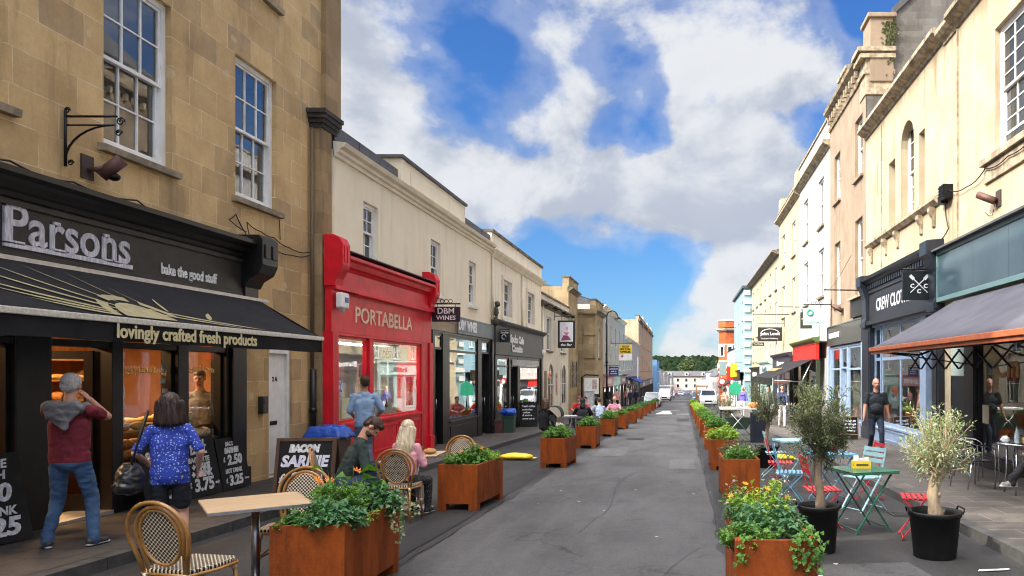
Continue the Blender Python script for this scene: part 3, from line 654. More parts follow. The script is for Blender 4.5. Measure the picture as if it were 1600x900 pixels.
v = MB(); v.quad(FL.p(a1, zt, wt), FL.p(a1, zf, wf), FL.p(a1, zf-.23, wf), FL.p(a1, zf-.20, wf-.35)); vs_ = v.build('side_flap', aw_m, A, recalc=False); vs_.modifiers.new('solid', 'SOLIDIFY').thickness = .005
b = MB(); FL.box(b, a0, a1+.02, zf-.05, zf+.012, wf-.03, wf+.03); b.build('front_bar', pm('cream_bar', (.62, .60, .53), (.45, .43, .38), rough=.45, ns=30), A, bevel=.008)
t = MB(); FL.text(t, 'lovingly crafted fresh products', 8.60, zf-.135, wf+.024, .20, wid=2.42, bold=.005, ext=.003); t.build('lettering', pm('pale_gold_lettering', (.60, .53, .30), rough=.6), A)
for u in (6.2, 10.9):
    b = MB(); b.tube([FL.p(u, 2.66, .3), FL.p(u+.25, 2.45, .8), FL.p(u, zf-.02, wf)], .02, 8); b.build('folding_arm', iron, A)
em = MB()                                                                   # wheat sheaf emblem lying on the canvas
def onaw(u, t_): return FL.p(u, zt+(zf-zt)*t_-.025*math.sin(math.pi*t_)*(1+.3*math.sin(u*2.3))+.012, wt+(wf-wt)*t_+.006)
def blade(u0, t0, u1, t1, wd, bend=0.):
    u0 -= 1.05; u1 -= 1.05; wd *= 1.15
    k = 8; L_ = []; R_ = []
    for i in range(k+1):
        s_ = i/k; u = u0+(u1-u0)*s_; t_ = t0+(t1-t0)*s_+bend*math.sin(math.pi*s_); h = wd*math.sin(math.pi*min(1, .12+s_*.9))**.8
        L_.append(onaw(u-h*.25, t_-h)); R_.append(onaw(u+h*.25, t_+h))
    for i in range(k): em.quad(L_[i], L_[i+1], R_[i+1], R_[i])
for q in ((8.75, .80, 7.55, .20, .022, .05), (8.80, .72, 7.9, .12, .020, .04), (8.95, .62, 8.35, .08, .018, .03), (9.15, .56, 8.85, .10, .020, .02), (8.65, .86, 7.35, .38, .022, .05), (8.6, .90, 7.45, .55, .020, .04), (8.55, .94, 7.75, .74, .018, .03), (9.4, .62, 9.2, .25, .018, .02), (9.6, .70, 9.75, .40, .03, 0), (10.2, .80, 10.45, .62, .03, 0)): blade(*q)
for r0, r1 in ((.50, .40), (.34, .0)):
    for i in range(12):
        t0, t1 = math.pi*i/12, math.pi*(i+1)/12
        c_ = lambda r, t: onaw(8.0-.75*r*math.cos(t)*1.5, .95-r*math.sin(t)*.95)
        if i % 4 != 3 or r1 == 0: em.quad(c_(r0, t0), c_(r0, t1), c_(r1, t1), c_(r1, t0))
blade(9.3, .70, 11.2, .96, .018, .03); blade(9.2, .80, 10.7, .97, .016, .0)
em.build('emblem', pm('dull_gold_print', (.32, .28, .15), (.25, .22, .12), rough=.8, ns=9), A)
# lamp in the bakery (lit in the photo)
for u, dp in ((8.9, 2.2), (11.6, 2.0), (6.8, 2.0)):
    LT = thing('ceiling_lamp', 'lit warm ceiling tube inside the bakery, '+{8.9: 'over the doorway', 11.6: 'over the far counter', 6.8: 'over the front display'}[u], 'lamp', tuple(FL.p(u, 2.6, -dp)), 0, 'bakery ceiling lamps')
    b = MB(); FL.box(b, u-.5, u+.5, 2.62, 2.70, -dp-.05, -dp+.05); b.build('lamp_housing', white, LT)
    b = MB(); b.tube([FL.p(u-.45, 2.59, -dp), FL.p(u+.45, 2.59, -dp)], .02, 8); b.build('lamp_tube', emat('warm_tube', (1., .60, .26), 26), LT)
    al = bpy.data.lights.new('lamp_light', 'AREA'); al.shape = 'RECTANGLE'; al.size = .15; al.size_y = .9; al.energy = 42; al.color = (1, .58, .26)
    ao = bpy.data.objects.new('lamp_light', al); COL.objects.link(ao); ao.location = FL.p(u, 2.55, -dp)-LT.location; ao.parent = LT
# ================================================================== cream terrace with the red shop
FC = Fa(CX, 1)
H = thing('cream_house', 'long cream rendered house with dark parapet, above red and black shopfronts', 'building', (CX, 20, pz(20)))
cw = [(15.75, 16.55), (19.95, 20.85), (23.55, 24.45)]
ops = [(a, b, 4.20, 5.38) for a, b in cw]; ops = [(15.75, 16.5, 4.05, 5.30), (19.95, 20.75, 3.80, 5.25), (23.5, 24.3, 3.80, 5.20)]
E2 = 26.15
wall(H, FC, 14.42, E2, -1, 6.0, ops+[(14.42, 19.6, -1, 3.5), (19.75, E2-.02, -1, 3.3)], cream, 8, .16)
for o in ops: sash(H, FC, *o, 2, 4, white, white, -.09)
cornice(H, FC, 14.42, 26.15, 5.86, [(-.02, 0), (.05, 0), (.05, .07), (.11, .09), (.11, .16), (.20, .19), (.24, .27), (-.02, .30)], cream_trim)
for a_, b_, us_ in ((14.5, 17.7, (15.6, 16.65)), (22.9, E2, (23.9, 25.0))):
    mb = MB(); FC.box(mb, a_, b_, 6.0, 6.50, -.5, -.02)
    for u in us_: FC.box(mb, u, u+.02, 6.16, 6.48, -.02, -.008)
    mb.build('lead_parapet', lead, H)
mb = MB(); FC.box(mb, 17.72, 22.88, 5.95, 6.78, -.55, .06); FC.box(mb, 18.3, 22.3, 6.26, 6.62, .06, .075); mb.build('parapet', cream, H, bevel=.01)
mb = MB(); FC.box(mb, 17.66, 22.94, 6.782, 6.86, -.6, .12); mb.build('coping', lead, H)
mb = MB()
for s_ in (0,): 
    a = [FC.p(14.4, 6.3, -.5), FC.p(E2, 6.3, -.5), FC.p(E2, 9.0, -4.4), FC.p(14.4, 9.0, -4.4)]; mb.quad(*a); mb.quad(FC.p(14.4, 9.0, -4.4), FC.p(E2, 9.0, -4.4), FC.p(E2, 6.3, -8), FC.p(14.4, 6.3, -8))
mb.build('roof', slate, H, recalc=False)  # ridge is out of view, raised so that it shades the road
chimney(H, CX-1.6, CX-.7, 23.3, 24.0, 6.2, 7.1, stone_cap, 0)
# red shopfront
FR = Fa(-6.75, 1); u0, u1 = 14.05, 19.62
mb = MB(); FR.box(mb, u0, u0+.24, g(u0)-.1, 2.40, -.6, .06); FR.box(mb, u1-.75, u1, g(u1)-.1, 2.40, -.6, .04); FR.box(mb, u1-.26, u1, g(u1)-.1, 2.40, .04, .08)
FR.box(mb, u0+.24, u1-.75, 2.34, 2.40, -.3, .05); FR.box(mb, 15.72, 15.93, .62, 2.34, -.12, .05)
for a in (u0-.02, u1-.28): FR.box(mb, a, a+.3, g(a)-.1, g(a)+.32, .0, .11)
SR = mb.build('shopfront', redp, H, bevel=.008)
mb = MB(); FR.box(mb, u0+.24, u1-.75, g(u1)-.15, .56, -.1, .02); FR.box(mb, u0+.24, u1-.75, .56, .62, -.3, .09)
for a, b in ((14.45, 15.7), (15.95, 17.3), (17.4, 18.75)): frame(mb, FR, a, b, -.12, .46, .045, .02, .04)
mb.build('stall_riser', redp, SR, bevel=.005)
for a, b in ((u0+.24, 15.72), (15.93, u1-.75)):
    f = MB(); frame(f, FR, a, b, .62, 2.34, .05, -.06, .0); fw = f.build('shop_window', redp, SR); pane(fw, FR, a+.05, b-.05, .67, 2.29, -.03)
interior(SR, FR, u0+.03, u1-.03, g(17), 2.38, 1.9, pm('shop_white', (.34, .33, .31), (.28, .27, .26), rough=.9, ns=3), pm('pale_floor', (.42, .41, .38), rough=.7))
mb = MB(); FR.box(mb, u0, u1, 2.402, 3.22, -.1, .03); FR.box(mb, u0, u1, 3.22, 3.30, -.1, .12); FR.box(mb, u0, u1, 3.30, 3.36, -.1, .08)
fr = mb.build('fascia', redp, SR, bevel=.006)
mb = MB(); FR.side_prof(mb, [(-.1, 3.36), (.05, 3.36), (.05, 3.62), (.10, 3.68), (.16, 3.70), (.20, 3.80), (.26, 3.84), (.26, 3.90), (-.1, 3.97)], u0+.3, u1-.3); mb.build('cornice', redp, fr)
mb = MB(); FR.box(mb, u0+.3, u1-.3, 3.972, 3.99, -.08, .28); mb.build('lead_flashing', lead, fr)
for a in (u0-.03, u1-.33):
    mb = MB(); FR.side_prof(mb, [(-.1, 3.28), (.10, 3.28), (.13, 3.42), (.24, 3.62), (.26, 3.68), (.26, 4.08), (.20, 4.20), (.08, 4.26), (-.1, 4.26)], a, a+.32)
    FR.box(mb, a+.06, a+.13, 3.74, 4.05, .26, .275); FR.box(mb, a+.19, a+.26, 3.74, 4.05, .26, .275); mb.build('console', redp, fr, bevel=.012)
t = MB(); FR.text(t, 'PORTABELLA', 16.62, 2.79, .035, .46, wid=3.15, bold=.006, ext=.012); t.build('sign_lettering', pm('peach_lettering', (.72, .50, .36), rough=.5), fr)
t = MB(); t.tube([FR.p(14.9, 3.2, .15), FR.p(19.2, 3.2, .15)], .02, 8); t.build('light_rail', redp, fr)
mb = MB(); mb.box(-6.67, -6.53, 14.10, 14.40, 2.86, 3.16); mb.prism([(-6.67, 14.14, 2.86), (-6.53, 14.16, 2.86), (-6.6, 14.25, 2.76)], (0, .1, 0)); ab = mb.build('alarm_box', pm('white_plastic', (.75, .75, .74), rough=.35), bevel=.03); tag(ab, 'white alarm box with blue badge on corner of the red shopfront', 'alarm')
mb = MB(); mb.cbox((-6.522, 14.26, 3.02), (.004, .07, .05)); mb.build('badge', pm('badge_blue', (.03, .06, .22), rough=.4), ab, local=True)
# clothes shown in the red shop window
def cloth(name, label, pts, m, th=.05, cat='clothes'):
    mb = MB(); k = len(pts); mb.prism(pts, (-th, 0, 0)); o = mb.build(name, m, bevel=.015); return tag(o, label, cat)
def wp(u, v, w_=-.4): return FR.p(u, v, w_)
cl = [('white_shirt', 'white shirt hanging on display beside brick panel in red shop window', [(14.95, 2.1), (15.3, 1.95), (15.72, 1.75), (15.7, 1.12), (15.0, 1.15)], (.62, .60, .54)),
      ('striped_dress', 'long patterned red and white dress in red shop window', [(16.35, 1.8), (16.75, 1.85), (16.8, 1.4), (17.0, .8), (16.15, .8), (16.3, 1.3)], (.30, .14, .14)),
      ('linen_jacket', 'cream linen jacket hanging in red shop window', [(16.95, 1.8), (17.3, 1.9), (17.7, 1.75), (17.75, 1.25), (16.95, 1.25)], (.60, .57, .50)),
      ('black_trousers', 'black trousers on display stand in red shop window', [(16.95, 1.22), (17.75, 1.2), (17.95, .78), (17.65, .78), (17.35, 1.05), (17.1, .78), (16.85, .78)], (.025, .024, .024)),
      ('pale_scarf', 'pale blue scarf draped at far end of red shop window', [(18.0, 1.95), (18.3, 1.95), (18.35, .85), (17.95, .9)], (.45, .55, .58)),
      ('beige_coat', 'beige coat hanging at near end of red shop window', [(14.32, 2.0), (14.5, 2.05), (14.62, 1.3), (14.36, 1.3)], (.46, .36, .24))]
for nme, lb, pts, c_ in cl:
    cloth(nme, lb, [wp(u, v, -.45 if u > 16 else -.5) for u, v in pts], pm('cloth_'+nme, c_, tuple(x*.6 for x in c_), rough=.9, ns=9, stretch=(1, 5, .6)))
bk = stone('dark_brick', (.05, .048, .046), (.035, .033, .032), (.10, .10, .10), .24, .08, sfac=.0, msize=.008)
mb = MB(); FR.box(mb, 14.35, 15.70, .64, 2.3, -.9, -.8); tag(mb.build('display_stand', bk), 'dark brick patterned stand behind the white shirt in red shop', 'display stand')
S_ = thing('shop_banner', 'pale blue lettered banner hung inside red shop window', 'sign', tuple(wp(17.2, 2.1, -.1)))
mb = MB(); FR.box(mb, 16.25, 18.3, 1.86, 2.22, -.13, -.11); mb.build('board', pm('pale_blue_board', (.42, .56, .56), rough=.7), S_)
t = MB(); FR.text(t, 'DÉSTOCK', 17.3, 2.03, -.105, .24, shear=.15); t.build('lettering', iron, S_)
mb = MB(); FR.box(mb, 14.38, 14.62, 1.22, 1.46, -.03, -.02); tag(mb.build('window_sticker', pm('sticker_blue', (.06, .12, .35), (.55, .6, .7), rough=.5, ns=14, lo=.48, hi=.52)), 'blue and white sticker in corner of the red shop window', 'sticker')
mb = MB(); FR.box(mb, 14.6, 15.2, .70, 1.10, -.04, -.02); tag(mb.build('window_poster', pm('mint_card', (.35, .58, .50), (.62, .50, .25), rough=.6, ns=2.2)), 'mint and yellow card propped in the red shop window', 'poster')
# wine shop
mb_m = black
FD = Fa(CX, 1)
SD = shopfront(H, FD, 19.72, 26.1, 2.78, black, [('rdoor', 19.95, 20.75), ('win', 21.35, 24.3), ('rdoor', 24.75, 25.75)], .62, 2.25, .2, .07, pm('wine_room', (.10, .075, .055), (.2, .17, .14), rough=.9, ns=2), 2.6, .07)
fascia(SD, FD, 19.72, 22.0, 2.79, 3.12, .05, pm('tan_panel', (.30, .22, .13), (.22, .16, .10), rough=.5, ns=2))
fascia(SD, FD, 22.0, 26.1, 2.79, 3.30, .10, pm('slate_blue_fascia', (.10, .125, .15), (.075, .09, .11), rough=.4, ns=2), None, 'DBM WINES', white_letter, 23.0, .42, 1.9, bold=.02)
# ---- far half of the cream terrace
H = thing('cream_house', 'paler cream house with raised parapet and surrounds, above the charcoal shop', 'building', (CX, 31, pz(31)))
ops = [(27.9, 29.2, 3.65, 5.15), (32.2, 33.6, 3.65, 5.15)]
wall(H, FC, E2, 35.4, -1.4, 6.05, ops+[(E2+.1, 35.1, -1.4, 2.5)], cream2, 8, .16)
for o in ops:
    sash(H, FC, *o, 2, 4, white, white, -.09); mb = MB(); a, b, c, d = o; frame(mb, FC, a-.16, b+.16, c-.02, d+.16, .155, .003, .05); mb.build('window_surround', cream_trim, H)
cornice(H, FC, E2, 35.4, 5.75, [(-.02, 0), (.05, 0), (.12, .09), (.20, .17), (.24, .25), (-.02, .28)], cream_trim)
mb = MB(); FC.box(mb, E2, 35.4, 6.05, 6.62, -.3, .03); mb.build('parapet', cream2, H); mb = MB(); FC.box(mb, E2-.03, 35.45, 6.622, 6.72, -.35, .1); mb.build('coping', stone_cap, H)
mb = MB(); mb.quad(FC.p(E2, 6.3, -.5), FC.p(35.4, 6.3, -.5), FC.p(35.4, 8.8, -4.4), FC.p(E2, 8.8, -4.4)); mb.quad(FC.p(E2, 8.8, -4.4), FC.p(35.4, 8.8, -4.4), FC.p(35.4, 6.3, -8), FC.p(E2, 6.3, -8)); mb.build('roof', slate, H, recalc=False)  # unseen ridge raised here too, to keep the road in shade
pipe(H, [FC.p(26.2, 5.75, .06), FC.p(26.2, 3.5, .06)], .045, cream_trim); pipe(H, [FC.p(31.0, 5.75, .06), FC.p(31.0, 3.5, .06)], .045, cream_trim)
greyp = pm('grey_shop_paint', (.055, .053, .052), (.042, .040, .039), rough=.5, ns=4)
SG = shopfront(H, FC, 26.3, 35.1, 2.26, black, [('win', 26.7, 28.6), ('rdoor', 28.9, 30.1), ('win', 30.6, 34.6)], .7, 1.85, .25, .07, None, 2.6, .07)
fascia(SG, FC, 26.25, 35.15, 2.27, 3.3, .14, greyp, greyp, None)
for tx, z, s_, w_ in (('Spoke Cafe', 2.92, .40, 2.4), ('Coutts', 2.55, .36, 1.9)): t = MB(); FC.text(t, tx, 29.6, z, .17, s_, wid=w_, bold=.02); t.build('sign_lettering', white_letter, SG)
mb = MB(); FC.box(mb, 29.0, 34.3, 1.90, 2.14, .08, .11); mb.build('transom_sign', pm('silver_sign', (.42, .43, .45), (.25, .25, .27), rough=.5, ns=6), SG)
# ================================================================== further houses on the bakery side
def block(name, label, X, sx, u0, u1, top, m, rows=(), cols=0, shop=None, depth=9, roof=None, cor=None, par=0, ww=.9, trim=None, z0=None):
    F = Fa(X, sx); um = (u0+u1)/2; H = thing(name, label, 'building', (X, um, gz(um)+.1)); zb = (z0 if z0 is not None else gz(u1)-.6)
    ops = []; st = (u1-u0)/cols if cols else 0
    for (a, b) in rows:
        for i in range(cols): c_ = u0+st*(i+.5); ops.append((c_-ww/2, c_+ww/2, a, b))
    sh = shop[0] if shop else None
    wall(H, F, u0, u1, zb, top, ops+([(u0+.1, u1-.1, zb, sh)] if shop else []), m, depth, .15)
    for o in ops: sash(H, F, *o, 2, 4, white, trim, -.09, fine=False)
    if shop:
        sh, pm_, fm_, txt, tcol = shop; k = max(1, round((u1-u0)/7)); s_ = (u1-u0-.2)/k
        for i in range(k):
            a = u0+.1+s_*i; b = a+s_; w_ = b-a
            S = shopfront(H, F, a, b, sh-.75, pm_[i % len(pm_)], [('win', a+.3, a+w_*.36), ('rdoor', a+w_*.40, a+w_*.58), ('win', a+w_*.62, b-.3)], .55, None, .2, .06, None, 2., .07)
            fascia(S, F, a, b, sh-.74, sh-.05, .14, fm_[i % len(fm_)], fm_[i % len(fm_)], txt[i % len(txt)] if txt else None, tcol or white_letter, None, .42, min(w_*.55, 3.2), bold=.02)
    if cor: cornice(H, F, u0, u1, top-.3, cor, trim or stone_cap)
    if par:
        mb = MB(); F.box(mb, u0, u1, top, top+par, -.35, .02); mb.build('parapet', m, H); mb = MB(); F.box(mb, u0-.03, u1+.03, top+par+.002, top+par+.09, -.4, .08); mb.build('coping', trim or stone_cap, H)
    if roof:
        mb = MB(); h = roof
        mb.quad(F.p(u0, top, .15), F.p(u1, top, .15), F.p(u1, top+h, -depth/2), F.p(u0, top+h, -depth/2)); mb.quad(F.p(u0, top+h, -depth/2), F.p(u1, top+h, -depth/2), F.p(u1, top, -depth), F.p(u0, top, -depth))
        for u in (u0, u1): mb.quad(F.p(u, top, 0), F.p(u, top, -depth), F.p(u, top+h, -depth/2))
        mb.build('roof', slate, H, recalc=False)
    return H, F
def arch_window(H, F, u0, u1, v0, v1, m, n=10):
    r = (u1-u0)/2; c = (u0+u1)/2; pts = [(u0, v0), (u1, v0)]+[(c+r*math.cos(math.pi*i/n), v1-r+r*math.sin(math.pi*i/n)) for i in range(n+1)]
    mb = MB(); o_ = [(c+(r+.14)*math.cos(math.pi*i/n), v1-r+(r+.14)*math.sin(math.pi*i/n)) for i in range(n+1)]; i_ = pts[2:]
    for i in range(n): F.prism(mb, [o_[i], o_[i+1], i_[i+1], i_[i]], .004, .07)
    for a, b in ((u0-.14, u0), (u1, u1+.14)): F.box(mb, a, b, v0, v1-r, .004, .07)
    w_ = mb.build('window', m, H); p = MB(); F.prism(p, pts, .004, .02); p.build('pane', darkpane, w_)
    b = MB(); F.box(b, c-.02, c+.02, v0, v1-.02, .02, .04); F.box(b, u0, u1, (v0+v1)/2, (v0+v1)/2+.04, .021, .039); b.build('glazing_bar', m, w_); return w_
pubr = pm('pub_render', (.68, .63, .53), (.60, .55, .45), rough=.85, ns=1.2, streak=(.40, .34, .25))
H, F = block('public_house', 'white rendered pub with two tall arched ground floor windows', CX, 1, 35.4, 43.8, 5.1, pubr, [(2.75, 4.45)], 2, None, 8, 2.0, CORN, .32, 1.3, stone_cap)
for a in (36.9, 41.0): arch_window(H, F, a, a+1.5, -.1, 2.05, pubr)
mb = MB(); F.box(mb, 36.0, 36.6, .3, 1.7, .01, .05); mb.build('menu_board', pm('brown_board', (.16, .10, .06), rough=.6), H)
mb = MB(); F.box(mb, 39.4, 39.75, .4, 1.6, .01, .05); mb.build('menu_board', pm('red_frame', (.35, .06, .05), (.5, .5, .48), rough=.6, ns=5), H)
for u in (35.9, 38.6, 41.7):
    mb = MB(); mb.tube([F.p(u, 4.85, .05), F.p(u, 4.95, .35), F.p(u, 4.8, .55)], .03, 6); mb.ell(F.p(u, 4.78, .58), (.12, .12, .10)); mb.build('swan_lamp', iron, H)
pipe(H, [F.p(35.6, 5., .06), F.p(35.6, -.6, .06)], .05, cream_trim)
H, F = block('stone_house', 'narrow tall yellow stone house with small arched niches beside the pub', CX, 1, 43.8, 47.6, 6.75, stone('yellow_stone', (.46, .36, .21), (.38, .29, .17), (.3, .23, .15), .9, .42, c3=(.30, .24, .17), streak=(.11, .085, .06), sfac=.7), [], 0, None, 8, None, CORN, .55, 1, stone_cap)
for a in (44.6, 46.2): arch_window(H, F, a, a+.9, .7, 2.3, stone_sill)
H, F = block('stone_bank', 'projecting weathered ashlar stone bank block with plain side wall', -5.75, 1, 48.0, 52.6, 5.75, bath_far, [(2.6, 4.6)], 1, None, 7, None, CORN, .6, 1.2, stone_cap)
mb = MB()
for z in (.25, 2.55, 4.05): mb.box(-12.7, -5.72, 47.93, 48., z, z+.12); 
mb.box(-12.75, -5.65, 47.8, 48., 5.45, 5.75); mb.box(-7.05, -6.5, 47.9, 48., -1.6, 5.45); mb.build('string_course', bath_far, H)
H, F = block('white_house', 'white rendered three storey house with tan shops behind street lamp', -5.9, 1, 53.5, 74, 6.6, whiter, [(1.9, 3.1), (3.9, 5.4)], 5, (1.3, [charcoal, pm('mint', (.3, .45, .42), rough=.5)], [pm('pinkf', (.5, .22, .25), rough=.5), pm('mintf', (.38, .55, .50), rough=.5), navyp], ['SHOES', 'Cards', 'HAIR'], None), 9, 1.6, CORN, 0, .9, cream_trim)
H, F = block('white_house', 'lower plain white house with blue shop awning before tan block', -5.9, 1, 74, 96.5, 5.3, whiter, [(2.0, 3.6)], 5, (1.0, [greyp], [greyp, charcoal, pm('greenf', (.05, .22, .2), rough=.5)], ['BOOKS', 'GIFTS'], None), 9, 1.2, CORN, 0, 1., cream_trim)
tanr = pm('tan_stone', (.47, .38, .25), (.38, .30, .19), rough=.9, ns=.6, streak=(.24, .19, .13))
H, F = block('stone_block', 'big tan stone block with blank side gable towering over white house', -5.9, 1, 96.5, 140, 8.6, tanr, [(1.8, 4.0), (5.2, 7.4)], 7, (.4, [charcoal], [charcoal, navyp, greyp], None, None), 12, None, CORN, .5, 1.3, stone_cap)
for u in (105, 118, 131):
    mb = MB(); F.box(mb, u, u+1.2, 8., 9.6, -.6, .2); mb.build('pier', tanr, H)
blueb = pm('blue_render', (.12, .27, .47), (.10, .23, .41), rough=.7, ns=1.)
H, F = block('blue_house', 'bright blue painted house at the bend past tan stone block', -5.2, 1, 144, 158, 4.1, blueb, [(-.6, .9), (1.9, 3.2)], 3, None, 9, 1.2, None, 0, 1., white)
for i, (a, b, t, lab) in enumerate(((160, 178, 2.2, 'white gabled cottage next beyond the blue house'), (180, 204, 1.6, 'second white cottage down the hill from blue house, grey roofed'), (206, 238, .6, 'long white terrace with dark windows far down the street'), (242, 290, -.2, 'last white terrace on the bakery side before the road end'))):
    block('white_house', lab, -5.0+i*.35, 1, a, b, t, whiter, [(-2.6, -1.3), (-.4, .8)] if i < 2 else [(-3.4, -1.9)], 3, None, 9, 2.4, None, 0, 1.3, white)
H, F = block('white_house', 'white side house with red roof seen over far terraces', -8.4, 1, 292, 330, .6, whiter, [(-3, -1.4)], 3, None, 30, 3.2, None, 0, 1.5, white)
# house closing the view
pk = pm('pink_render', (.66, .50, .42), (.6, .46, .38), rough=.8)
H = thing('pink_house', 'pale pink hotel with dormers closing the view down the street', 'building', (0, 330, gz(330)))
mb = MB(); mb.box(-9, 26, 330, 342, -8, .0); mb.build('wall', pk, H)
mb = MB(); mb.prism([(-9.4, 329.4, .0), (-9.4, 342, .0), (-9.4, 336, 2.3)], (36, 0, 0)); mb.build('roof', slate, H)
for i in range(9):
    for z in (-5.2, -2.6):
        w_ = MB(); x = -7+i*3.8; w_.box(x, x+1.3, 329.9, 329.995, z, z+1.7); w_ = w_.build('window', white, H); p = MB(); p.box(x+.15, x+1.15, 329.85, 329.89, z+.15, z+1.55); p.build('pane', darkpane, w_)
    if i % 2 == 0:
        d = MB(); x = -7+i*3.8; d.box(x, x+1.6, 329.6, 333, .25, 1.5); d = d.build('dormer', white, H); p = MB(); p.box(x+.4, x+1.2, 329.5, 329.58, .5, 1.3); p.build('pane', darkpane, d)
# ================================================================== houses across the street (sunlit side)
FQ = Fa(RX, -1)
H = thing('stone_house', 'stained honey stone house above teal cafe fascia, with large white sash', 'building', (RX, 9, pz(9)))
S1 = 16.6
ops = [(12.35, 13.95, 5.75, 8.12), (8.6, 10.2, 5.75, 8.12), (4.8, 6.4, 5.75, 8.12)]
wall(H, FQ, 2, S1, -.8, 9.2, ops+[(4.0, 16.2, -.8, 3.12)], honey, 8, .22)
for i, o in enumerate(ops): sash(H, FQ, *o, 3, 8, white, None, -.12, lift=.25 if i == 0 else 0)
m_led = pm('rain_stained_stone', (.42, .34, .23), (.20, .16, .11), rough=.9, ns=5, bump=.4, bs=30, streak=(.09, .07, .05))
CORN2 = [(-.05, 0), (.05, 0), (.08, .08), (.20, .12), (.30, .20), (.30, .30), (-.05, .34)]
cornice(H, FQ, 2, 15.85, 9.02, CORN2, m_led)
cornice(H, FQ, 15.85, S1, 9.0, [(w_*.8-.0, h_) for w_, h_ in CORN2], m_led)
mb = MB(); FQ.box(mb, 2, 14.3, 4.45, 4.52, -.02, .03); FQ.box(mb, 2, 14.35, 5.28, 5.62, -.02, .05); FQ.box(mb, 2, 14.4, 5.62, 5.75, -.02, .12); mb.build('string_course', m_led, H, bevel=.01)
mb = MB(); FQ.box(mb, 15.78, 15.84, 4.4, 9.0, .0, .03); mb.build('joint_strip', m_led, H)
# teal cafe front
teal = pm('teal_panel', (.045, .082, .105), (.060, .10, .122), rough=.14, ns=1.1, spec=.6); tealf = pm('teal_frame', (.14, .24, .235), rough=.4)
g = lambda u: gz(u)+.105
mb = MB(); pil = pm('cafe_pillar', (.018, .018, .019), rough=.4)
for a, b in ((3.9, 4.2), (9.9, 10.1), (14.85, 15.35)): FQ.box(mb, a, b, g(a)-.1, 3.1, -.15, .06)
FQ.box(mb, 4.2, 15.35, 2.95, 3.1, -.15, .05)
SC = mb.build('shopfront', pil, H, bevel=.006)
interior(SC, FQ, 4.1, 15.8, g(10)-.05, 3.05, 4., pm('cafe_room', (.40, .27, .14), (.30, .20, .10), rough=.8, ns=1), pm('cafe_floor', (.08, .06, .05), rough=.5))
for a, b in ((4.2, 9.9), (10.1, 14.85)):
    f = MB(); glazing(f, FQ, a, b, g(a)+.12, 2.95, .05, -.02, [], [(a+b)/2]); fw = f.build('shop_window', pil, SC); pane(fw, FQ, a+.05, b-.05, g(a)+.17, 2.9, -.05)
    r = MB(); FQ.box(r, a, b, g(b)-.1, g(a)+.12, -.1, .03); r.build('stall_riser', pil, SC)
mb = MB(); FQ.box(mb, 15.35, 16.25, g(16)-.1, 1.55, -.1, .0); mb.build('dado_panel', navyp, SC); mb = MB(); FQ.box(mb, 15.35, 16.25, 1.55, 3.1, -.1, .002); mb.build('upper_panel', pm('sage_paint', (.36, .46, .40), rough=.7), SC)
mb = MB()
for a, b in ((4.0, 7.2), (7.2, 10.3), (10.3, 13.0), (13.0, 14.6), (14.6, 16.6)): FQ.box(mb, a+.004, b-.004, 3.3, 4.25, .0, .16)
fa = mb.build('fascia', teal, SC); mb = MB(); FQ.box(mb, 4, 16.66, 3.20, 3.3, .0, .19); FQ.box(mb, 4, 16.66, 4.25, 4.33, .0, .19); FQ.box(mb, 16.6, 16.66, 3.3, 4.25, .0, .19); mb.build('fascia_frame', tealf, fa, bevel=.004)
mb = MB(); FQ.side_prof(mb, [(0, 4.335), (.30, 4.335), (.30, 4.38), (0, 4.46)], 4, 16.7); mb.build('flashing', lead, fa)
t = MB(); FQ.text(t, 'Cin', 13.55, 1.72, -.045, .62, wid=1.0, bold=.01); t.build('lettering', pm('orange_lettering', (.50, .27, .10), rough=.6), SC)
for u, z, c_, lb in ((12.2, 1.1, (.45, .42, .3), 'cream'),):
    mb = MB(); FQ.box(mb, 14.3, 14.6, .62, .98, -.04, -.03); mb.build('window_notice', pm('cream_card', (.6, .55, .4), rough=.8), SC)
# awning over the cafe tables
A = thing('shop_awning', 'grey fabric cafe awning with orange front rail and lattice arms', 'awning', tuple(FQ.p(10, 3.1, .2)))
aw2 = pm('grey_canvas', (.050, .050, .066), (.068, .068, .086), rough=.85, ns=2, bump=.2, bs=200)
vs = []; fs = []; n = 24; a0, a1 = 5.2, 15.6
for i in range(n+1):
    u = a0+(a1-a0)*i/n
    for j in range(6): t_ = j/5; vs.append(FQ.p(u, 3.12+(2.13-3.12)*t_-.03*math.sin(math.pi*t_), .18+1.74*t_))
for i in range(n):
    for j in range(5): fs.append((i*6+j, i*6+j+1, (i+1)*6+j+1, (i+1)*6+j))
can = MB(); can.smooth = True; can.add(vs, fs); o = can.build('canopy', aw2, A, recalc=False); o.modifiers.new('solid', 'SOLIDIFY').thickness = .006
orange = pm('rust_orange_paint', (.42, .12, .045), (.32, .085, .035), rough=.5, ns=8)
mb = MB(); FQ.box(mb, a0, a1+.02, 2.06, 2.14, 1.88, 1.97); FQ.box(mb, a0, a1, 2.0, 2.06, 1.92, 1.935); mb.build('front_rail', orange, A, bevel=.008)
for s_, e_ in ((8.2, 14.4),):
    mb = MB()
    for k in range(7):
        u = 9.6+k*.62
        mb.bar(FQ.p(u, 1.98, 1.6), FQ.p(u+.62, 1.68, 1.6), .03, .012); mb.bar(FQ.p(u, 1.68, 1.62), FQ.p(u+.62, 1.98, 1.62), .03, .012)
    mb.tube([FQ.p(14.1, 2.02, 1.6), FQ.p(9.3, 2.02, 1.6)], .014, 6); mb.bar(FQ.p(14.2, 1.98, 1.88), FQ.p(14.35, 1.75, .1), .035, .02); mb.build('lattice_arm', iron, A)
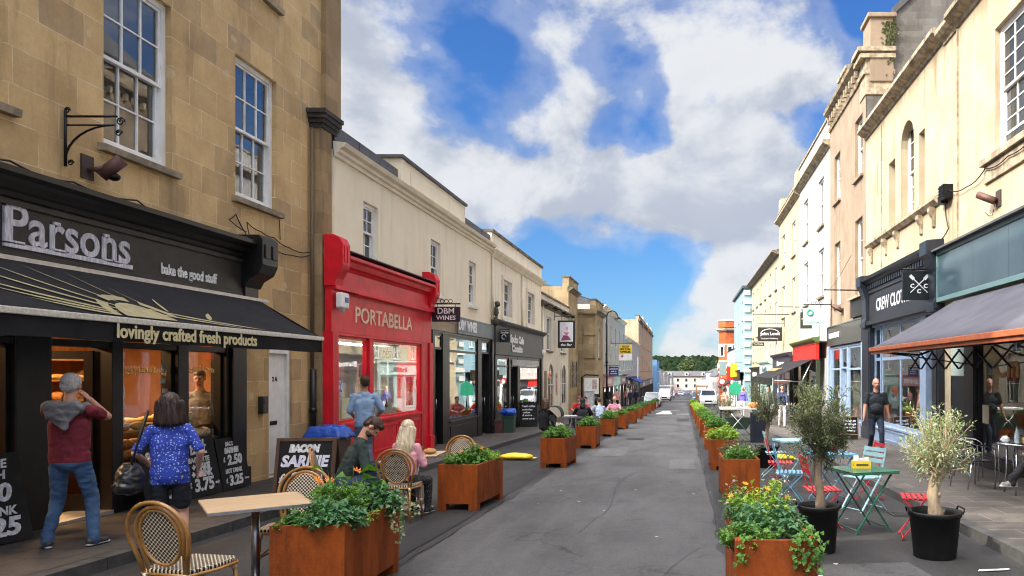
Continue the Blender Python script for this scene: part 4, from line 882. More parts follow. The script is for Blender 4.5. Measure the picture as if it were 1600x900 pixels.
mb = MB(); mb.tube([FQ.p(15.3, 2.05, 1.85), FQ.p(15.3, 1.98, 1.0), FQ.p(15.3, 2.35, .1)], .022, 8); mb.build('folding_arm', iron, A)
# ------------------------------------------------------------------ outfitter house
H = thing('stone_house', 'pale stained stone house with arched triple window over clothing shop', 'building', (RX, 20, pz(20)))
ops = [(18.85, 20.0, 5.72, 8.25), (20.5, 21.15, 5.72, 7.6), (18.0, 18.45, 5.72, 7.6)]
wall(H, FQ, S1, 23.8, -1.2, 9.35, ops+[(S1+.1, 23.7, -1.2, 3.1)], honey, 8, .32)
sash(H, FQ, *ops[0], 2, 6, white, None, -.22); sash(H, FQ, *ops[1], 1, 4, white, None, -.25); sash(H, FQ, *ops[2], 1, 4, white, None, -.25)
mb = MB(); c, r = 19.425, .575
for i in range(8):
    t0, t1 = math.pi*i/8, math.pi*(i+1)/8
    FQ.prism(mb, [(c+r*math.cos(t0), 7.68+r*math.sin(t0)), (c+r*math.cos(t0), 8.26), (c+r*math.cos(t1), 8.26), (c+r*math.cos(t1), 7.68+r*math.sin(t1))], -.21, -.003)
mb.build('arch_head', honey, H)
mb = MB(); FQ.side_prof(mb, [(0, 5.5), (.06, 5.5), (.16, 5.6), (.16, 5.68), (0, 5.72)], 16.9, 23.4); mb.build('string_course', m_led, H)
for u in (17.3, 18.2, 20.2, 21.4, 23.0):
    mb = MB(); FQ.side_prof(mb, [(0, 5.0), (.05, 5.05), (.07, 5.25), (.15, 5.4), (.15, 5.498), (0, 5.498)], u-.09, u+.09); mb.build('corbel', m_led, H, bevel=.015)
cornice(H, FQ, S1, 23.75, 9.1, CORN2, m_led)
mb = MB(); FQ.box(mb, 21.9, 21.96, 4.6, 9.0, 0, .02); mb.build('joint_strip', m_led, H)
mb = MB()
for a, b in ((S1+.02, 17.1), (22.75, 23.78)): FQ.box(mb, a, b, g(a)-.1, 3.1, -.12, .14); FQ.box(mb, a-.0, b, g(a)-.1, g(a)+.35, .14, .18); FQ.box(mb, a+.1, b-.1, g(a)+.6, 2.9, .14, .16)
FQ.box(mb, 17.1, 22.75, 2.99, 3.075, -.12, -.02); SW = mb.build('shopfront', navyp, H, bevel=.008)
interior(SW, FQ, S1+.1, 23.7, g(22)-.05, 3.08, 3., pm('outfitter_room', (.24, .22, .20), (.15, .14, .13), rough=.9, ns=1.4), midroom)
for a, b, k in ((18.2, 21.9, 'w'), (22.0, 22.72, 'w'), (17.15, 17.75, 'd')):
    if k == 'w':
        r = MB(); FQ.box(r, a, b, g(b)-.1, g(a)+.36, -.12, .05); FQ.box(r, a, b, g(a)+.36, g(a)+.42, -.3, .10); frame(r, FQ, a+.1, b-.1, g(a)+.0, g(a)+.32, .05, .05, .07); r.build('stall_riser', bluep, SW, bevel=.006)
        f = MB(); glazing(f, FQ, a, b, g(a)+.42, 3.0, .09, .0, [2.02], [20.05] if b > 21 and a < 20 else []); fw = f.build('shop_window', bluep, SW); pane(fw, FQ, a+.08, b-.08, g(a)+.5, 2.95, -.02)
    else:
        f = MB(); glazing(f, FQ, a, b, g(a), 3.0, .10, -.3, [2.05]); dw = f.build('door', navyp, SW); pane(dw, FQ, a+.09, b-.09, g(a)+.12, 2.9, -.33)
mb = MB(); FQ.box(mb, 17.75, 18.2, g(18)-.1, 3.08, -.2, .06); FQ.box(mb, 17.1, 22.75, 3.0, 3.08, -.2, .08); mb.build('post', bluep, SW, bevel=.006)
fa = MB(); FQ.box(fa, S1+.02, 23.78, 3.08, 3.2, .0, .22); FQ.box(fa, 17.1, 22.9, 3.2, 4.05, .0, .12); FQ.box(fa, 17.1, 22.9, 4.05, 4.16, .0, .16)
fa = fa.build('fascia', pm('outfitter_fascia', (.022, .023, .027), (.03, .03, .035), rough=.4, ns=3), SW, bevel=.005)
c = MB(); FQ.side_prof(c, [(0, 4.32), (.24, 4.32), (.28, 4.38), (.38, 4.42), (.40, 4.50), (0, 4.58)], 17.0, 23.0)
for k in range(28): u = 17.15+k*.205; FQ.box(c, u, u+.11, 4.17, 4.31, .10, .22)
c.build('cornice', navyp, fa)
for a in (S1+.04, 22.9):
    c = MB(); FQ.side_prof(c, [(0, 3.0), (.26, 3.0), (.26, 3.2), (.22, 3.3), (.24, 3.9), (.34, 4.2), (.42, 4.3), (.42, 4.62), (0, 4.66)], a, a+.5); c.build('console', navyp, fa, bevel=.02)
t = MB(); FQ.text(t, 'CREW CLOTHING CO.', 19.6, 3.62, .125, .50, wid=4.9, bold=.012); t.build('sign_lettering', white_letter, fa)
# ------------------------------------------------------------------ brown house
H = thing('brown_house', 'tall tan rendered house with corner piers and white sashes, dark gable end', 'building', (RX, 26.6, pz(26)))
ops = [(24.25, 25.3, 8.2, 10.2), (24.25, 25.3, 4.2, 6.8), (27.7, 28.75, 8.2, 10.0), (27.7, 28.75, 4.2, 6.6)]
B1 = 29.6
wall(H, FQ, 23.8, B1, -1.3, 11.6, ops+[(23.9, B1-.1, -1.3, 2.7)], brownr, 9, .25, sides=False)
for i, o in enumerate(ops): sash(H, FQ, *o, 2, 4, white, brownr, -.14, lift=.0)
mb = MB(); mb.prism([(RX+.02, 23.78, -1.3), (RX+9, 23.78, -1.3), (RX+9, 23.78, 13.5), (RX+5.5, 23.78, 17.4), (RX+.9, 23.78, 13.2), (RX+.02, 23.78, 11.6)], (0, .25, 0)); mb.build('gable', dgable, H)
mb = MB(); mb.prism([(RX+.9, 23.7, 13.2), (RX+5.5, 23.7, 17.4), (RX+9.2, 23.7, 13.5), (RX+9.2, 23.7, 13.7), (RX+5.5, 23.7, 17.65), (RX+.85, 23.7, 13.4)], (0, B1-23.7, 0)); mb.build('roof', slate, H)
cornice(H, FQ, 24.5, B1, 11.75, [(-.05, 0), (.06, 0), (.10, .08), (.26, .16), (.30, .26), (-.05, .30)], m_led); cornice(H, FQ, 24.5, B1, 11.25, [(-.02, 0), (.06, 0), (.10, .1), (-.02, .12)], m_led)
for k in range(12): u = 24.7+k*.42; mb = MB(); FQ.box(mb, u, u+.12, 11.5, 11.74, .0, .16); mb.build('bracket', m_led, H)
for a, b, z in ((23.69, 24.6, 13.05), (27.0, 28.4, 12.75)):
    mb = MB(); FQ.box(mb, a, b, 11.0, z, -.85, -.10); FQ.box(mb, a-.08, b+.05, z, z+.14, -.95, -.02); mb.build('pier', brownr if z > 12.8 else m_led, H, bevel=.02)
mb = MB()
for z, e in ((11.25, .10), (11.75, .22), (11.95, .30)): mb.box(RX-e, RX+.92, 23.78-e*.6, 24.6, z, z+.14)
mb.box(RX-.03, RX+.88, 23.74, 24.55, 10.6, 11.75); mb.build('cornice_return', m_led, H)
mb = MB(); FQ.box(mb, 24.6, B1, 12.0, 12.35, -.4, .02); mb.build('parapet', brownr, H)
ivy = MB(); r_ = random.Random(5)
for k in range(260):
    p = Vector((RX+.75+r_.gauss(0, .10), 23.66, 12.9-abs(r_.gauss(0, .55)))); a = Vector((r_.uniform(-1, 1), -.3, r_.uniform(-1, 1))).normalized()*.07; b = a.cross(Vector((0, 1, .3))).normalized()*.035
    ivy.quad(p-b, p+a*.5, p+b, p-a)
T = thing('ivy_plant', 'straggly ivy growing on the corner pier of the tan house', 'plant', (RX+.75, 23.66, 12.0)); ivy.build('foliage', leafmat('ivy_leaf', (.05, .075, .02), (.10, .10, .03)), T, recalc=False)
mb = MB(); mb.tube([(RX+.75, 23.66, 11.9), (RX+.70, 23.65, 12.4), (RX+.78, 23.65, 12.95)], .012, 6); mb.build('stem', pm('ivy_stem', (.08, .055, .035), rough=.9), T)
SH = shopfront(H, FQ, 23.85, B1-.05, 2.62, bluep, [('win', 24.2, 26.2), ('rdoor', 26.4, 27.4), ('win', 27.6, 29.2)], .45, 1.75, .2, .05, pm('pale_room', (.5, .5, .5), (.35, .35, .36), rough=.9, ns=1), 2., .07)
gfa = pm('graphite_fascia', (.05, .052, .052), (.04, .042, .042), rough=.22, ns=2)
fascia(SH, FQ, 23.85, B1-.05, 2.65, 3.42, .12, gfa, None, 'CLIFTON VILLAGE', white_letter, 28.2, .26, 1.9, bold=.01)
mb = MB(); FQ.box(mb, 23.8, 25.6, 3.5, 4.1, .02, .10); mb.build('leaded_box', charcoal, H); mb = MB(); FQ.box(mb, 23.7, 25.7, 4.1, 4.18, .0, .2); mb.build('ledge', m_led, H)
# ------------------------------------------------------------------ white, lemon and cream houses
def rhouse(name, label, a, b, top, m, cols, rows, ww, shop, par, X=RX, roof=None, cor=CORN2, trim=None):
    return block(name, label, X, -1, a, b, top, m, rows, cols, shop, 9, roof, cor, par, ww, trim or m_led)
def shops(H, F, lst):
    for a, b, vt, fcol, frame_c, txt, tcol in lst:
        S = shopfront(H, F, a, b, vt, frame_c, [('win', a+.3, a+(b-a)*.45), ('rdoor', a+(b-a)*.5, a+(b-a)*.68), ('win', a+(b-a)*.72, b-.3)], .4, None, .2, .05, pm('pale_room', (0, 0, 0)), 2., .08)
        fascia(S, F, a, b, vt+.01, vt+.75, .14, fcol, fcol, txt, tcol, None, .40, min((b-a)*.6, 3), bold=.02)
H, F = rhouse('white_house', 'white rendered three storey house next to the tan one', B1, 37.4, 11.0, whiter, 2, [(7.9, 9.9), (4.9, 6.9)], 1.25, None, .9)
for o in ():
    pass
def open_ground(H, F, a, b): pass
mint = pm('mint_fascia', (.40, .56, .53), rough=.5); redf = pm('signal_red', (.55, .02, .012), (.45, .016, .01), rough=.5, ns=3); green = pm('olive_green_paint', (.10, .16, .035), rough=.5); auber = pm('aubergine', (.045, .04, .055), (.03, .028, .038), rough=.5, ns=5)
def shopbox(H, X, a, b, vt, fcol, corn, frame_c, txt, tcol=None, w=.35):
    F = Fa(X-.35, -1)
    mb = MB(); F.box(mb, a, b, vt+.72, vt+.78, -.34, .1); mb.build('lead_cap', lead, H)
    S = shopfront(H, F, a, b, vt, frame_c, [('win', a+.3, a+(b-a)*.42), ('rdoor', a+(b-a)*.47, a+(b-a)*.66), ('win', a+(b-a)*.70, b-.3)], .4, None, .2, .03, pm('pale_room', (0, 0, 0)), .20, .06)
    fascia(S, F, a, b, vt+.01, vt+.70, .10, fcol, corn, txt, tcol, None, .40, min((b-a)*.6, 3), bold=.02)
shopbox(H, RX, 30.2, 36.6, 2.15, redf, green, pm('deep_green', (.03, .04, .02), rough=.5), None)
H, F = rhouse('cream_house', 'lemon cream house with stepped parapet between white and long cream terraces', 37.4, 45.4, 10.9, yellowr, 2, [(7.9, 9.7), (4.9, 6.7)], 1.25, None, .45)
for u in (37.9, 44.3):
    mb = MB(); F.box(mb, u, u+.9, 11.36, 12.1, -.6, .05); mb.build('pier', yellowr, H)
shopbox(H, RX, 37.7, 44.9, 1.75, auber, auber, auber, 'Bazaar')
H, F = rhouse('cream_terrace', 'long cream terrace with overhanging brown eaves and three window rows', 45.4, 63.5, 9.2, yellowr, 6, [(6.9, 8.3), (4.5, 6.1), (2.5, 3.5)], .9, None, 0, RX, 1.4, [(-.05, 0), (.15, .02), (.45, .2), (.45, .28), (-.05, .3)], stone_cap)
shopbox(H, RX, 46, 52.5, 1.45, mint, mint, pm('mint_frame', (.3, .42, .42), rough=.5), 'hill.', pm('slate_letter', (.06, .09, .10), rough=.5)); shopbox(H, RX, 53, 59.5, 1.1, charcoal, charcoal, charcoal, 'DELI')
pblue = pm('powder_blue', (.22, .36, .41), (.19, .32, .37), rough=.7, ns=1.)
H, F = rhouse('blue_house', 'powder blue corner house with white quoins and flat roof', 63.5, 76, 8.9, pblue, 3, [(6.3, 7.9), (3.9, 5.3)], 1.1, None, 0, 5.25, None, None, white)
mb = MB()
for k in range(11): z = .9+k*.74; mb.box(5.20, 5.75+(.25 if k % 2 else 0), 63.40, 63.499, z, z+.40)
mb.build('quoin', white, H); mb = MB(); mb.box(5.05, 9, 63.3, 76, 8.9, 9.1); mb.build('coping', slate, H)
shopbox(H, 5.25, 64, 75, .9, charcoal, charcoal, white, None)
H, F = rhouse('white_house', 'plain white two storey shop beneath the brick tower', 76, 100, 4.4, whiter, 5, [(1.7, 3.2)], 1.2, (.6, [white, charcoal], [pm('greenf2', (.04, .30, .14), rough=.5), charcoal, redf], None, None), 0, 5.9, 1.2, None, white)
# orange brick tower
obr = stone('orange_brick', (.52, .13, .035), (.45, .10, .03), (.40, .30, .22), .45, .15, streak=(.30, .08, .03), sfac=.3)
H = thing('brick_tower', 'octagonal orange brick corner turret with pale bands and round window', 'tower', (6.7, 108, pz(108)))
def octa(mb, r, z0, z1): mb.prism([(6.7+r*math.cos(R(22.5+45*i)), 108+r*math.sin(R(22.5+45*i)), z0) for i in range(8)], (0, 0, z1-z0))
mb = MB(); octa(mb, 1.62, -3.2, 7.6); mb.box(6.7, 12, 108, 125, -3.2, 5.2); mb.build('wall', obr, H)
mb = MB()
for z in (1.6, 3.2, 5.6): octa(mb, 1.66, z, z+.16)
mb.build('band', cream_trim, H)
mb = MB(); octa(mb, 1.85, 7.6, 7.8); octa(mb, 2.0, 7.8, 8.02); mb.build('cornice', stone_sill, H)
mb = MB(); octa(mb, 1.7, 8.15, 9.1); mb.build('parapet', obr, H); mb = MB(); octa(mb, 1.78, 9.1, 9.25); mb.build('coping', cream_trim, H)
for ang in (-90, -135, 180):
    c_, s_ = math.cos(R(ang)), math.sin(R(ang)); q = MB(); q.M = Matrix.Translation((6.7+c_*1.5, 108+s_*1.5, 0)) @ Matrix.Rotation(R(ang), 4, 'Z')
    q.box(0, .08, -.42, .42, 3.9, 5.5); w_ = q.build('window', white, H); q2 = MB(); q2.M = q.M; q2.box(.08, .10, -.25, .25, 4.05, 5.35); q2.build('pane', darkpane, w_)
    q = MB(); q.M = Matrix.Translation((6.7+c_*1.5, 108+s_*1.5, 2.5)) @ Matrix.Rotation(R(ang), 4, 'Z'); q.tube([(.10, .48*math.cos(i*math.pi/8), .48*math.sin(i*math.pi/8)) for i in range(16)], .09, 6, closed=True); w_ = q.build('round_window', cream_trim, H)
    q2 = MB(); q2.M = q.M; q2.prism([(.0, .45*math.cos(i*math.pi/8), .45*math.sin(i*math.pi/8)) for i in range(16)], (.06, 0, 0)); q2.build('pane', darkpane, w_)
H, F = rhouse('white_house', 'white house with steep dark roof beyond the brick turret', 126, 160, .9, whiter, 4, [(-1.6, 0)], 1.4, None, 0, 5.6, 4.5, None, white)
chimney(H, 8.5, 9.6, 132, 134, 2, 6.6, whiter, 3); chimney(H, 8.5, 9.6, 155, 157, 2, 6.6, whiter, 3)
for i, (a, b, t, lab, X) in enumerate(((162, 196, 1.6, 'tall white house down the sunny side with black pipes', 6.0), (200, 244, -.4, 'low white terrace far down the sunny side', 6.6), (248, 318, -1.2, 'last white row on the sunny side before hotel', 7.5))):
    rhouse('white_house', lab, a, b, t, whiter, 4, [(-2.6, -1.1), (-.4, .9)] if i == 0 else [(-3.6, -2.2)], 1.4, None, 0, X, 2.2, None, white)
# unseen house added beyond the frame on the bakery side to shade the road
H, F = block('stone_house', 'plain lower stone house before the bakery house', LX, 1, -14, 2.4, 7.6, bath, [(4.4, 6.4)], 5, None, 9, None, CORN, .3, 1.2, stone_sill)
# ================================================================== hill and woods
hm = MB(); vs = []; fs = []; NX, NY = 60, 14
for j in range(NY+1):
    for i in range(NX+1):
        x = -700+1400*i/NX; y = 420+700*j/NY; t_ = j/NY
        z = -3.6+ (19+5*noise.noise(Vector((x*.004, 2.2, 0)))-.012*max(0, x-20)-.006*abs(x))*max(0, math.sin(min(1, t_*1.25)*math.pi/2))**1.5
        vs.append((x, y, z))
for j in range(NY):
    for i in range(NX): a = j*(NX+1)+i; fs.append((a, a+1, a+NX+2, a+NX+1))
hm.smooth = True; hm.add(vs, fs); hill = hm.build('hill', pm('hill_grass', (.07, .10, .035), (.04, .07, .022), rough=.95, ns=.03), recalc=False); hill['kind'] = 'structure'
wd = MB(); r_ = random.Random(11); wd.smooth = True
def hz(x, y):
    t_ = (y-420)/700; return -3.6+(19+5*noise.noise(Vector((x*.004, 2.2, 0)))-.012*max(0, x-20)-.006*abs(x))*max(0, math.sin(min(1, max(0, t_)*1.25)*math.pi/2))**1.5
for k in range(2200):
    y = r_.uniform(500, 1060); x = r_.uniform(-.10, .10)*y+r_.uniform(-15, 25); r = r_.uniform(2.2, 4.6)
    wd.cur = 0 if r_.random() < .93 else 1; wd.ell((x, y, hz(x, y)+r*.5), (r*.9, r*.9, r*r_.uniform(.9, 1.5)), None, 8, 6, .25)
wd.build('woodland', [pm('wood_dark', (.005, .012, .005), (.010, .019, .007), rough=.95, spec=.05, ns=.2), pm('wood_light', (.016, .027, .008), (.011, .019, .006), rough=.95, spec=.05, ns=.15)], recalc=False)['kind'] = 'stuff'
def bigtree(label, x, y, h, r, m, seed):
    T = thing('tree', label, 'tree', (x, y, gz(y)), 0, 'trees at the end of the street'); rr = random.Random(seed)
    b = MB(); b.tube([(x, y, gz(y)), (x+.1, y, gz(y)+h*.5), (x, y, gz(y)+h*.8)], [.35, .25, .1], 8); b.build('trunk', pm('bark', (.10, .075, .05), (.06, .045, .03), rough=.9, ns=9), T)
    c = MB()
    for k in range(900):
        d = Vector((rr.gauss(0, 1), rr.gauss(0, 1), rr.gauss(0, 1))).normalized()*rr.random()**.4; p = Vector((x+d.x*r, y+d.y*r, gz(y)+h*.62+d.z*h*.40)); p += Vector((noise.noise(p*.5), noise.noise(p*.5+Vector((7, 0, 0))), noise.noise(p*.5+Vector((0, 9, 0)))))*1.2
        a = Vector((rr.uniform(-1, 1), rr.uniform(-1, 1), rr.uniform(-1, 1))).normalized()*.45; e = a.orthogonal().normalized()*.4; c.quad(p-e, p+a, p+e, p-a)
    c.build('crown', m, T, recalc=False)
bigtree('dark green tree beside the pink hotel roof', 13.5, 322, 10, 4, leafmat('tree_dark', (.02, .04, .015), (.03, .055, .02)), 1)
bigtree('pale lime green tree rising behind the hotel', 2, 346, 15, 5, leafmat('tree_lime', (.05, .075, .016), (.035, .055, .014)), 2)
bigtree('dark narrow tree behind the sunny side chimneys', 10.6, 180, 11, 3, MC['tree_dark'], 3)
# ================================================================== PLANTERS AND PLANTS
def cortenmat():
    m = bpy.data.materials.new('corten_steel'); m.use_nodes = True; N = NT(m.node_tree)
    co = N.n('ShaderNodeNewGeometry', out=0)
    n1 = N.noise(N.scale(co, (1, 1, .35)), 4.5, 7, .65); n2 = N.noise(N.scale(co, (6, 6, .6)), 3., 5, .6); n3 = N.noise(co, 55, 4, .7)
    col = N.mix(N.rng(n1, .34, .66, 0, 1, True), (.25, .054, .007), (.135, .031, .007))
    col = N.mix(N.rng(n2, .52, .72, 0, .75, True), col, (.085, .022, .010))
    col = N.mix(N.rng(n3, .5, .8, 0, .45), col, (.36, .10, .02))
    b = N.n('ShaderNodeBsdfPrincipled', {'Base Color': col, 'Roughness': N.rng(n1, .3, .7, .6, .82), 'Specular IOR Level': .15}, out=None)
    N.t.links.new(N.n('ShaderNodeBump', {'Height': n3, 'Strength': .25, 'Distance': .003}), b.inputs['Normal'])
    N.n('ShaderNodeOutputMaterial', {0: b.outputs[0]}, out=None); return m
corten = cortenmat()
soilm = pm('soil', (.03, .022, .016), (.05, .036, .026), rough=.95, ns=20, bump=1, bs=60, bdist=.02)
def make_planter(W_=.55, L_=1.15, Hh=.62):
    T = thing('planter', '', 'planter', (0, 0, 0), 0, 'rust planters lining the roadway')
    mb = MB(); t = .012; z0 = .09
    mb.box(-W_/2, W_/2, 0, t, z0, Hh); mb.box(-W_/2, W_/2, L_-t, L_, z0, Hh); mb.box(-W_/2, -W_/2+t, t, L_-t, z0, Hh); mb.box(W_/2-t, W_/2, t, L_-t, z0, Hh)
    for a, b, c, d in ((-W_/2+t, W_/2-t, t, .045), (-W_/2+t, W_/2-t, L_-.045, L_-t), (-W_/2+t, -W_/2+.045, .045, L_-.045), (W_/2-.045, W_/2-t, .045, L_-.045)): mb.box(a, b, c, d, Hh-.014, Hh-.001)
    mb.build('box', corten, T, bevel=.004, local=True)
    s = MB(); s.box(-W_/2+t, W_/2-t, t, L_-t, Hh-.30, Hh-.06); s.build('soil', soilm, T, local=True)
    for x in (-W_/2+.001, W_/2-.121):
        for y in (.001, L_-.121):
            l = MB(); l.box(x, x+.12, y, y+.12, -.004, z0); l.build('foot', corten, T, local=True)
    return T
LP = [(-3.06, 5.43, 'rust steel planter beside the pale cafe table with rattan chairs', 2), (-3.32, 9.9, 'rust steel planter by the table of the seated couple', -3), (-3.0, 15.4, 'rust steel planter next to the yellow sandbag', -2),
      (-3.0, 20.5, 'rust planter beside the black pushchair', 0), (-2.97, 25.9, 'rust planter behind the person in dark hood', 0), (-2.93, 30.7, 'rust planter next to the diners in pink', 0)]
LP += [(-2.9, 36+5.4*i, None, 0) for i in range(7)]
RP = [(.62, 4.9, 'rust planter with yellow daisies near the potted olive', 0), (.84, 10.7, 'rust planter beside the blue folding chair', 0), (.82, 14.9, 'rust planter with bright lettuce green plants, next past the folding chairs', 0), (.86, 20.1, 'rust planter level with the small olive in black pot', 0)]
RP += [(.84, 25.3+5.2*i, None, 0) for i in range(9)]
ORD = ['fifth', 'sixth', 'seventh', 'eighth', 'ninth', 'tenth', 'eleventh', 'twelfth', 'thirteenth', 'last']
p0 = make_planter(); first = True; plspots = []
for side, L_ in (('bakery', LP), ('sunny', RP)):
    for i, (x, y, lab, rz) in enumerate(L_):
        lab = lab or f'distant rust planter, {i+1}th along the {side} side row'
        x_ = x+.275
        o = p0 if first else dup(p0, (0, 0, 0)); first = False
        o.location = (x_ if side == 'bakery' else x_-.275, y, gz(y)-.0); o.rotation_euler = (-math.atan(.0245), 0, R(rz)); o['label'] = lab
        plspots.append((side, i, o.location.copy(), R(rz)))
lg = leafmat('leaf_green', (.065, .165, .025), (.12, .24, .035), (.04, .11, .02)); lbl = leafmat('leaf_blue_green', (.05, .15, .06), (.09, .20, .085), (.04, .10, .045)); llime = leafmat('leaf_lime', (.24, .36, .04), (.16, .28, .035), (.32, .40, .08))
lol = leafmat('leaf_olive', (.075, .10, .045), (.13, .15, .085), (.04, .055, .028)); lolp = leafmat('leaf_olive_pale', (.27, .33, .185), (.18, .235, .12), (.40, .43, .29)); lvar = leafmat('leaf_variegated', (.10, .16, .06), (.35, .38, .22), None, 25)
stemm = pm('green_stem', (.10, .13, .04), (.08, .10, .03), rough=.7); yel = pm('yellow_petal', (.75, .42, .02), (.75, .30, .01), rough=.6, ns=20); orp = pm('orange_petal', (.80, .25, .01), (.75, .16, .01), rough=.6, ns=9); pinkp = pm('pink_petal', (.42, .22, .28), rough=.7); palef = pm('seed_head', (.55, .52, .38), rough=.8)
def leaf(mb, p, d, up, L, Wd, droop=.25, fold=.25):
    d = d.normalized(); s_ = d.cross(up)
    if s_.length < 1e-3: s_ = d.orthogonal()
    s_.normalize(); u = s_.cross(d); m1 = p+d*L*.45+u*L*.06; tip = p+d*L-u*L*droop
    mb.add([p, m1+s_*Wd*.5+u*Wd*fold, m1, m1-s_*Wd*.5+u*Wd*fold, tip], [(0, 2, 1), (0, 3, 2), (2, 4, 1), (3, 4, 2)])
def plant_mesh(rr, rx, ry, h, n, L, Wd, spread=.6, stems=24, base=0.):
    lf = MB(); st = MB(); tips = []
    for k in range(stems):
        a = rr.uniform(0, 2*math.pi); q = rr.random()**.5; b = Vector((.55*rx*q*math.cos(a), .55*ry*q*math.sin(a), base-.05)); e = Vector((rx*q*math.cos(a)*1.05, ry*q*math.sin(a)*1.05, base+h*(1-.55*q*q)*rr.uniform(.75, 1.1)))
        mid = b.lerp(e, .55)+Vector((0, 0, h*.12)); P = [b.lerp(mid, t).lerp(mid.lerp(e, t), t) for t in (0, .25, .5, .75, 1)]
        st.tube(P, [.004, .0036, .003, .0024, .0016], 4, cap=False); tips.append((P[-1], (P[-1]-P[-2]).normalized()))
        for j in range(max(1, n//stems)):
            t = rr.uniform(.3, 1.02); i = min(3, int(t*4)); p = P[i].lerp(P[i+1], t*4-i); out = Vector((p.x, p.y, 0)); out = out.normalized() if out.length > 1e-4 else Vector((1, 0, 0))
            d = (out*rr.uniform(.1, 1.)+Vector((rr.gauss(0, .6), rr.gauss(0, .6), rr.uniform(-.1, .7)))); l = L*rr.uniform(.6, 1.25)
            leaf(lf, p+Vector((rr.gauss(0, L*.3), rr.gauss(0, L*.3), rr.gauss(0, L*.25))), d, Vector((rr.gauss(0, .35), rr.gauss(0, .35), 1)), l, Wd*l/L)
    return lf, st, tips
def flower(mb, p, d, r, n=9):
    d = d.normalized(); a = d.orthogonal().normalized(); b = d.cross(a)
    for i in range(n): t = 2*math.pi*i/n; e = (a*math.cos(t)+b*math.sin(t)); f = (a*math.cos(t+.35)+b*math.sin(t+.35)); mb.quad(p, p+e*r*.7, p+(e+f)*.5*r+d*r*.25, p+f*r*.7)
def plant(name, label, loc, rx, ry, h, n, L, Wd, m, seed, group=None, stems=24, flowers=None, cat='plant'):
    rr = random.Random(seed); T = thing(name, label, cat, loc, 0, group)
    lf, st, tips = plant_mesh(rr, rx, ry, h, n, L, Wd, stems=stems)
    lf.build('foliage', m, T, recalc=False, local=True); st.build('stem', stemm, T, recalc=False, local=True)
    if flowers:
        cnt, r, fm_ = flowers
        for i in range(cnt):
            p, d = tips[(i*3) % len(tips)]; f = MB(); flower(f, p+d*.03+Vector((0, 0, .02)), Vector((rr.gauss(0, .5), rr.gauss(0, .5)-.4, .8)), r); f.build('flower', fm_, T, recalc=False, local=True)
    return T
def trail(name, label, loc, dirs, m, seed, L=.035):
    rr = random.Random(seed); T = thing(name, label, 'plant', loc); lf = MB(); st = MB()
    for (dx, dy, dz, ln) in dirs:
        P = []; p = Vector((0, 0, 0))
        for k in range(9):
            t = k/8; q = Vector((dx*min(1, t*2.5)+rr.gauss(0, .012), dy*min(1, t*2.5)+rr.gauss(0, .012), .05*math.sin(min(1, t*2.5)*math.pi)-max(0, t-.35)*ln*1.5)); P.append(q)
            for _ in range(4): leaf(lf, q+Vector((rr.gauss(0, .012), rr.gauss(0, .012), rr.gauss(0, .012))), Vector((rr.gauss(0, 1), rr.gauss(0, 1), rr.gauss(-.2, .6))), Vector((0, -.6, .8)), L*rr.uniform(.7, 1.2), L*.9)
        st.tube(P, .002, 4, cap=False)
    lf.build('foliage', m, T, recalc=False, local=True); st.build('stem', stemm, T, recalc=False, local=True); return T
zt = lambda y: gz(y)+.55
# first planter by the near cafe table
plant('herb_plant', 'frilly parsley like herb at the front corner of the planter by the pale table', (-2.92, 5.62, zt(5.6)), .20, .20, .14, 900, .035, .022, lg, 21, stems=40)
plant('leafy_plant', 'blue green lobed leafy plant filling the front of the planter by pale table', (-2.72, 5.66, zt(5.6)), .26, .24, .20, 760, .068, .040, lbl, 22, stems=42)
plant('herb_plant', 'tall bright green bushy herb in the middle of the planter by pale table', (-2.80, 6.05, zt(6)), .24, .26, .34, 1500, .045, .024, lg, 23, stems=60)
plant('leafy_plant', 'dark green leafy plant at the far end of the planter by pale table', (-2.64, 6.36, zt(6.3)), .22, .24, .22, 760, .068, .04, lbl, 24, stems=36)
plant('squash_plant', 'squash plant with big veined leaves and orange flowers above the near planter', (-2.90, 6.30, zt(6.3)), .30, .28, .44, 20, .18, .15, lg, 25, stems=10, flowers=(3, .055, orp))
trail('trailing_ivy', 'variegated ivy trailing over the far rim of the planter by pale table', (-2.50, 6.35, zt(6.3)+.08), [(.06, .05, 0, .22), (.09, -.08, 0, .30), (.14, .12, 0, .12), (.05, -.15, 0, .18)], lvar, 26)
plant('ground_cover_plant', 'low lime creeping herb along the inner rim of the planter by pale table', (-2.62, 5.9, zt(5.9)), .14, .30, .10, 700, .028, .02, llime, 27, stems=40)
# second planter
plant('leafy_plant', 'mixed leafy plant at the front of the planter by the seated couple', (-3.05, 10.15, zt(10)), .24, .24, .20, 700, .07, .04, lg, 31, stems=36)
plant('marigold_plant', 'bushy plant with yellow and orange marigolds in planter by seated couple', (-2.98, 10.45, zt(10.4)), .22, .26, .28, 800, .055, .03, lg, 32, stems=40, flowers=(9, .028, orp))
plant('lime_plant', 'lime green herb at the far end of the planter by seated couple', (-2.92, 10.8, zt(10.8)), .22, .24, .20, 700, .05, .03, llime, 33, stems=36)
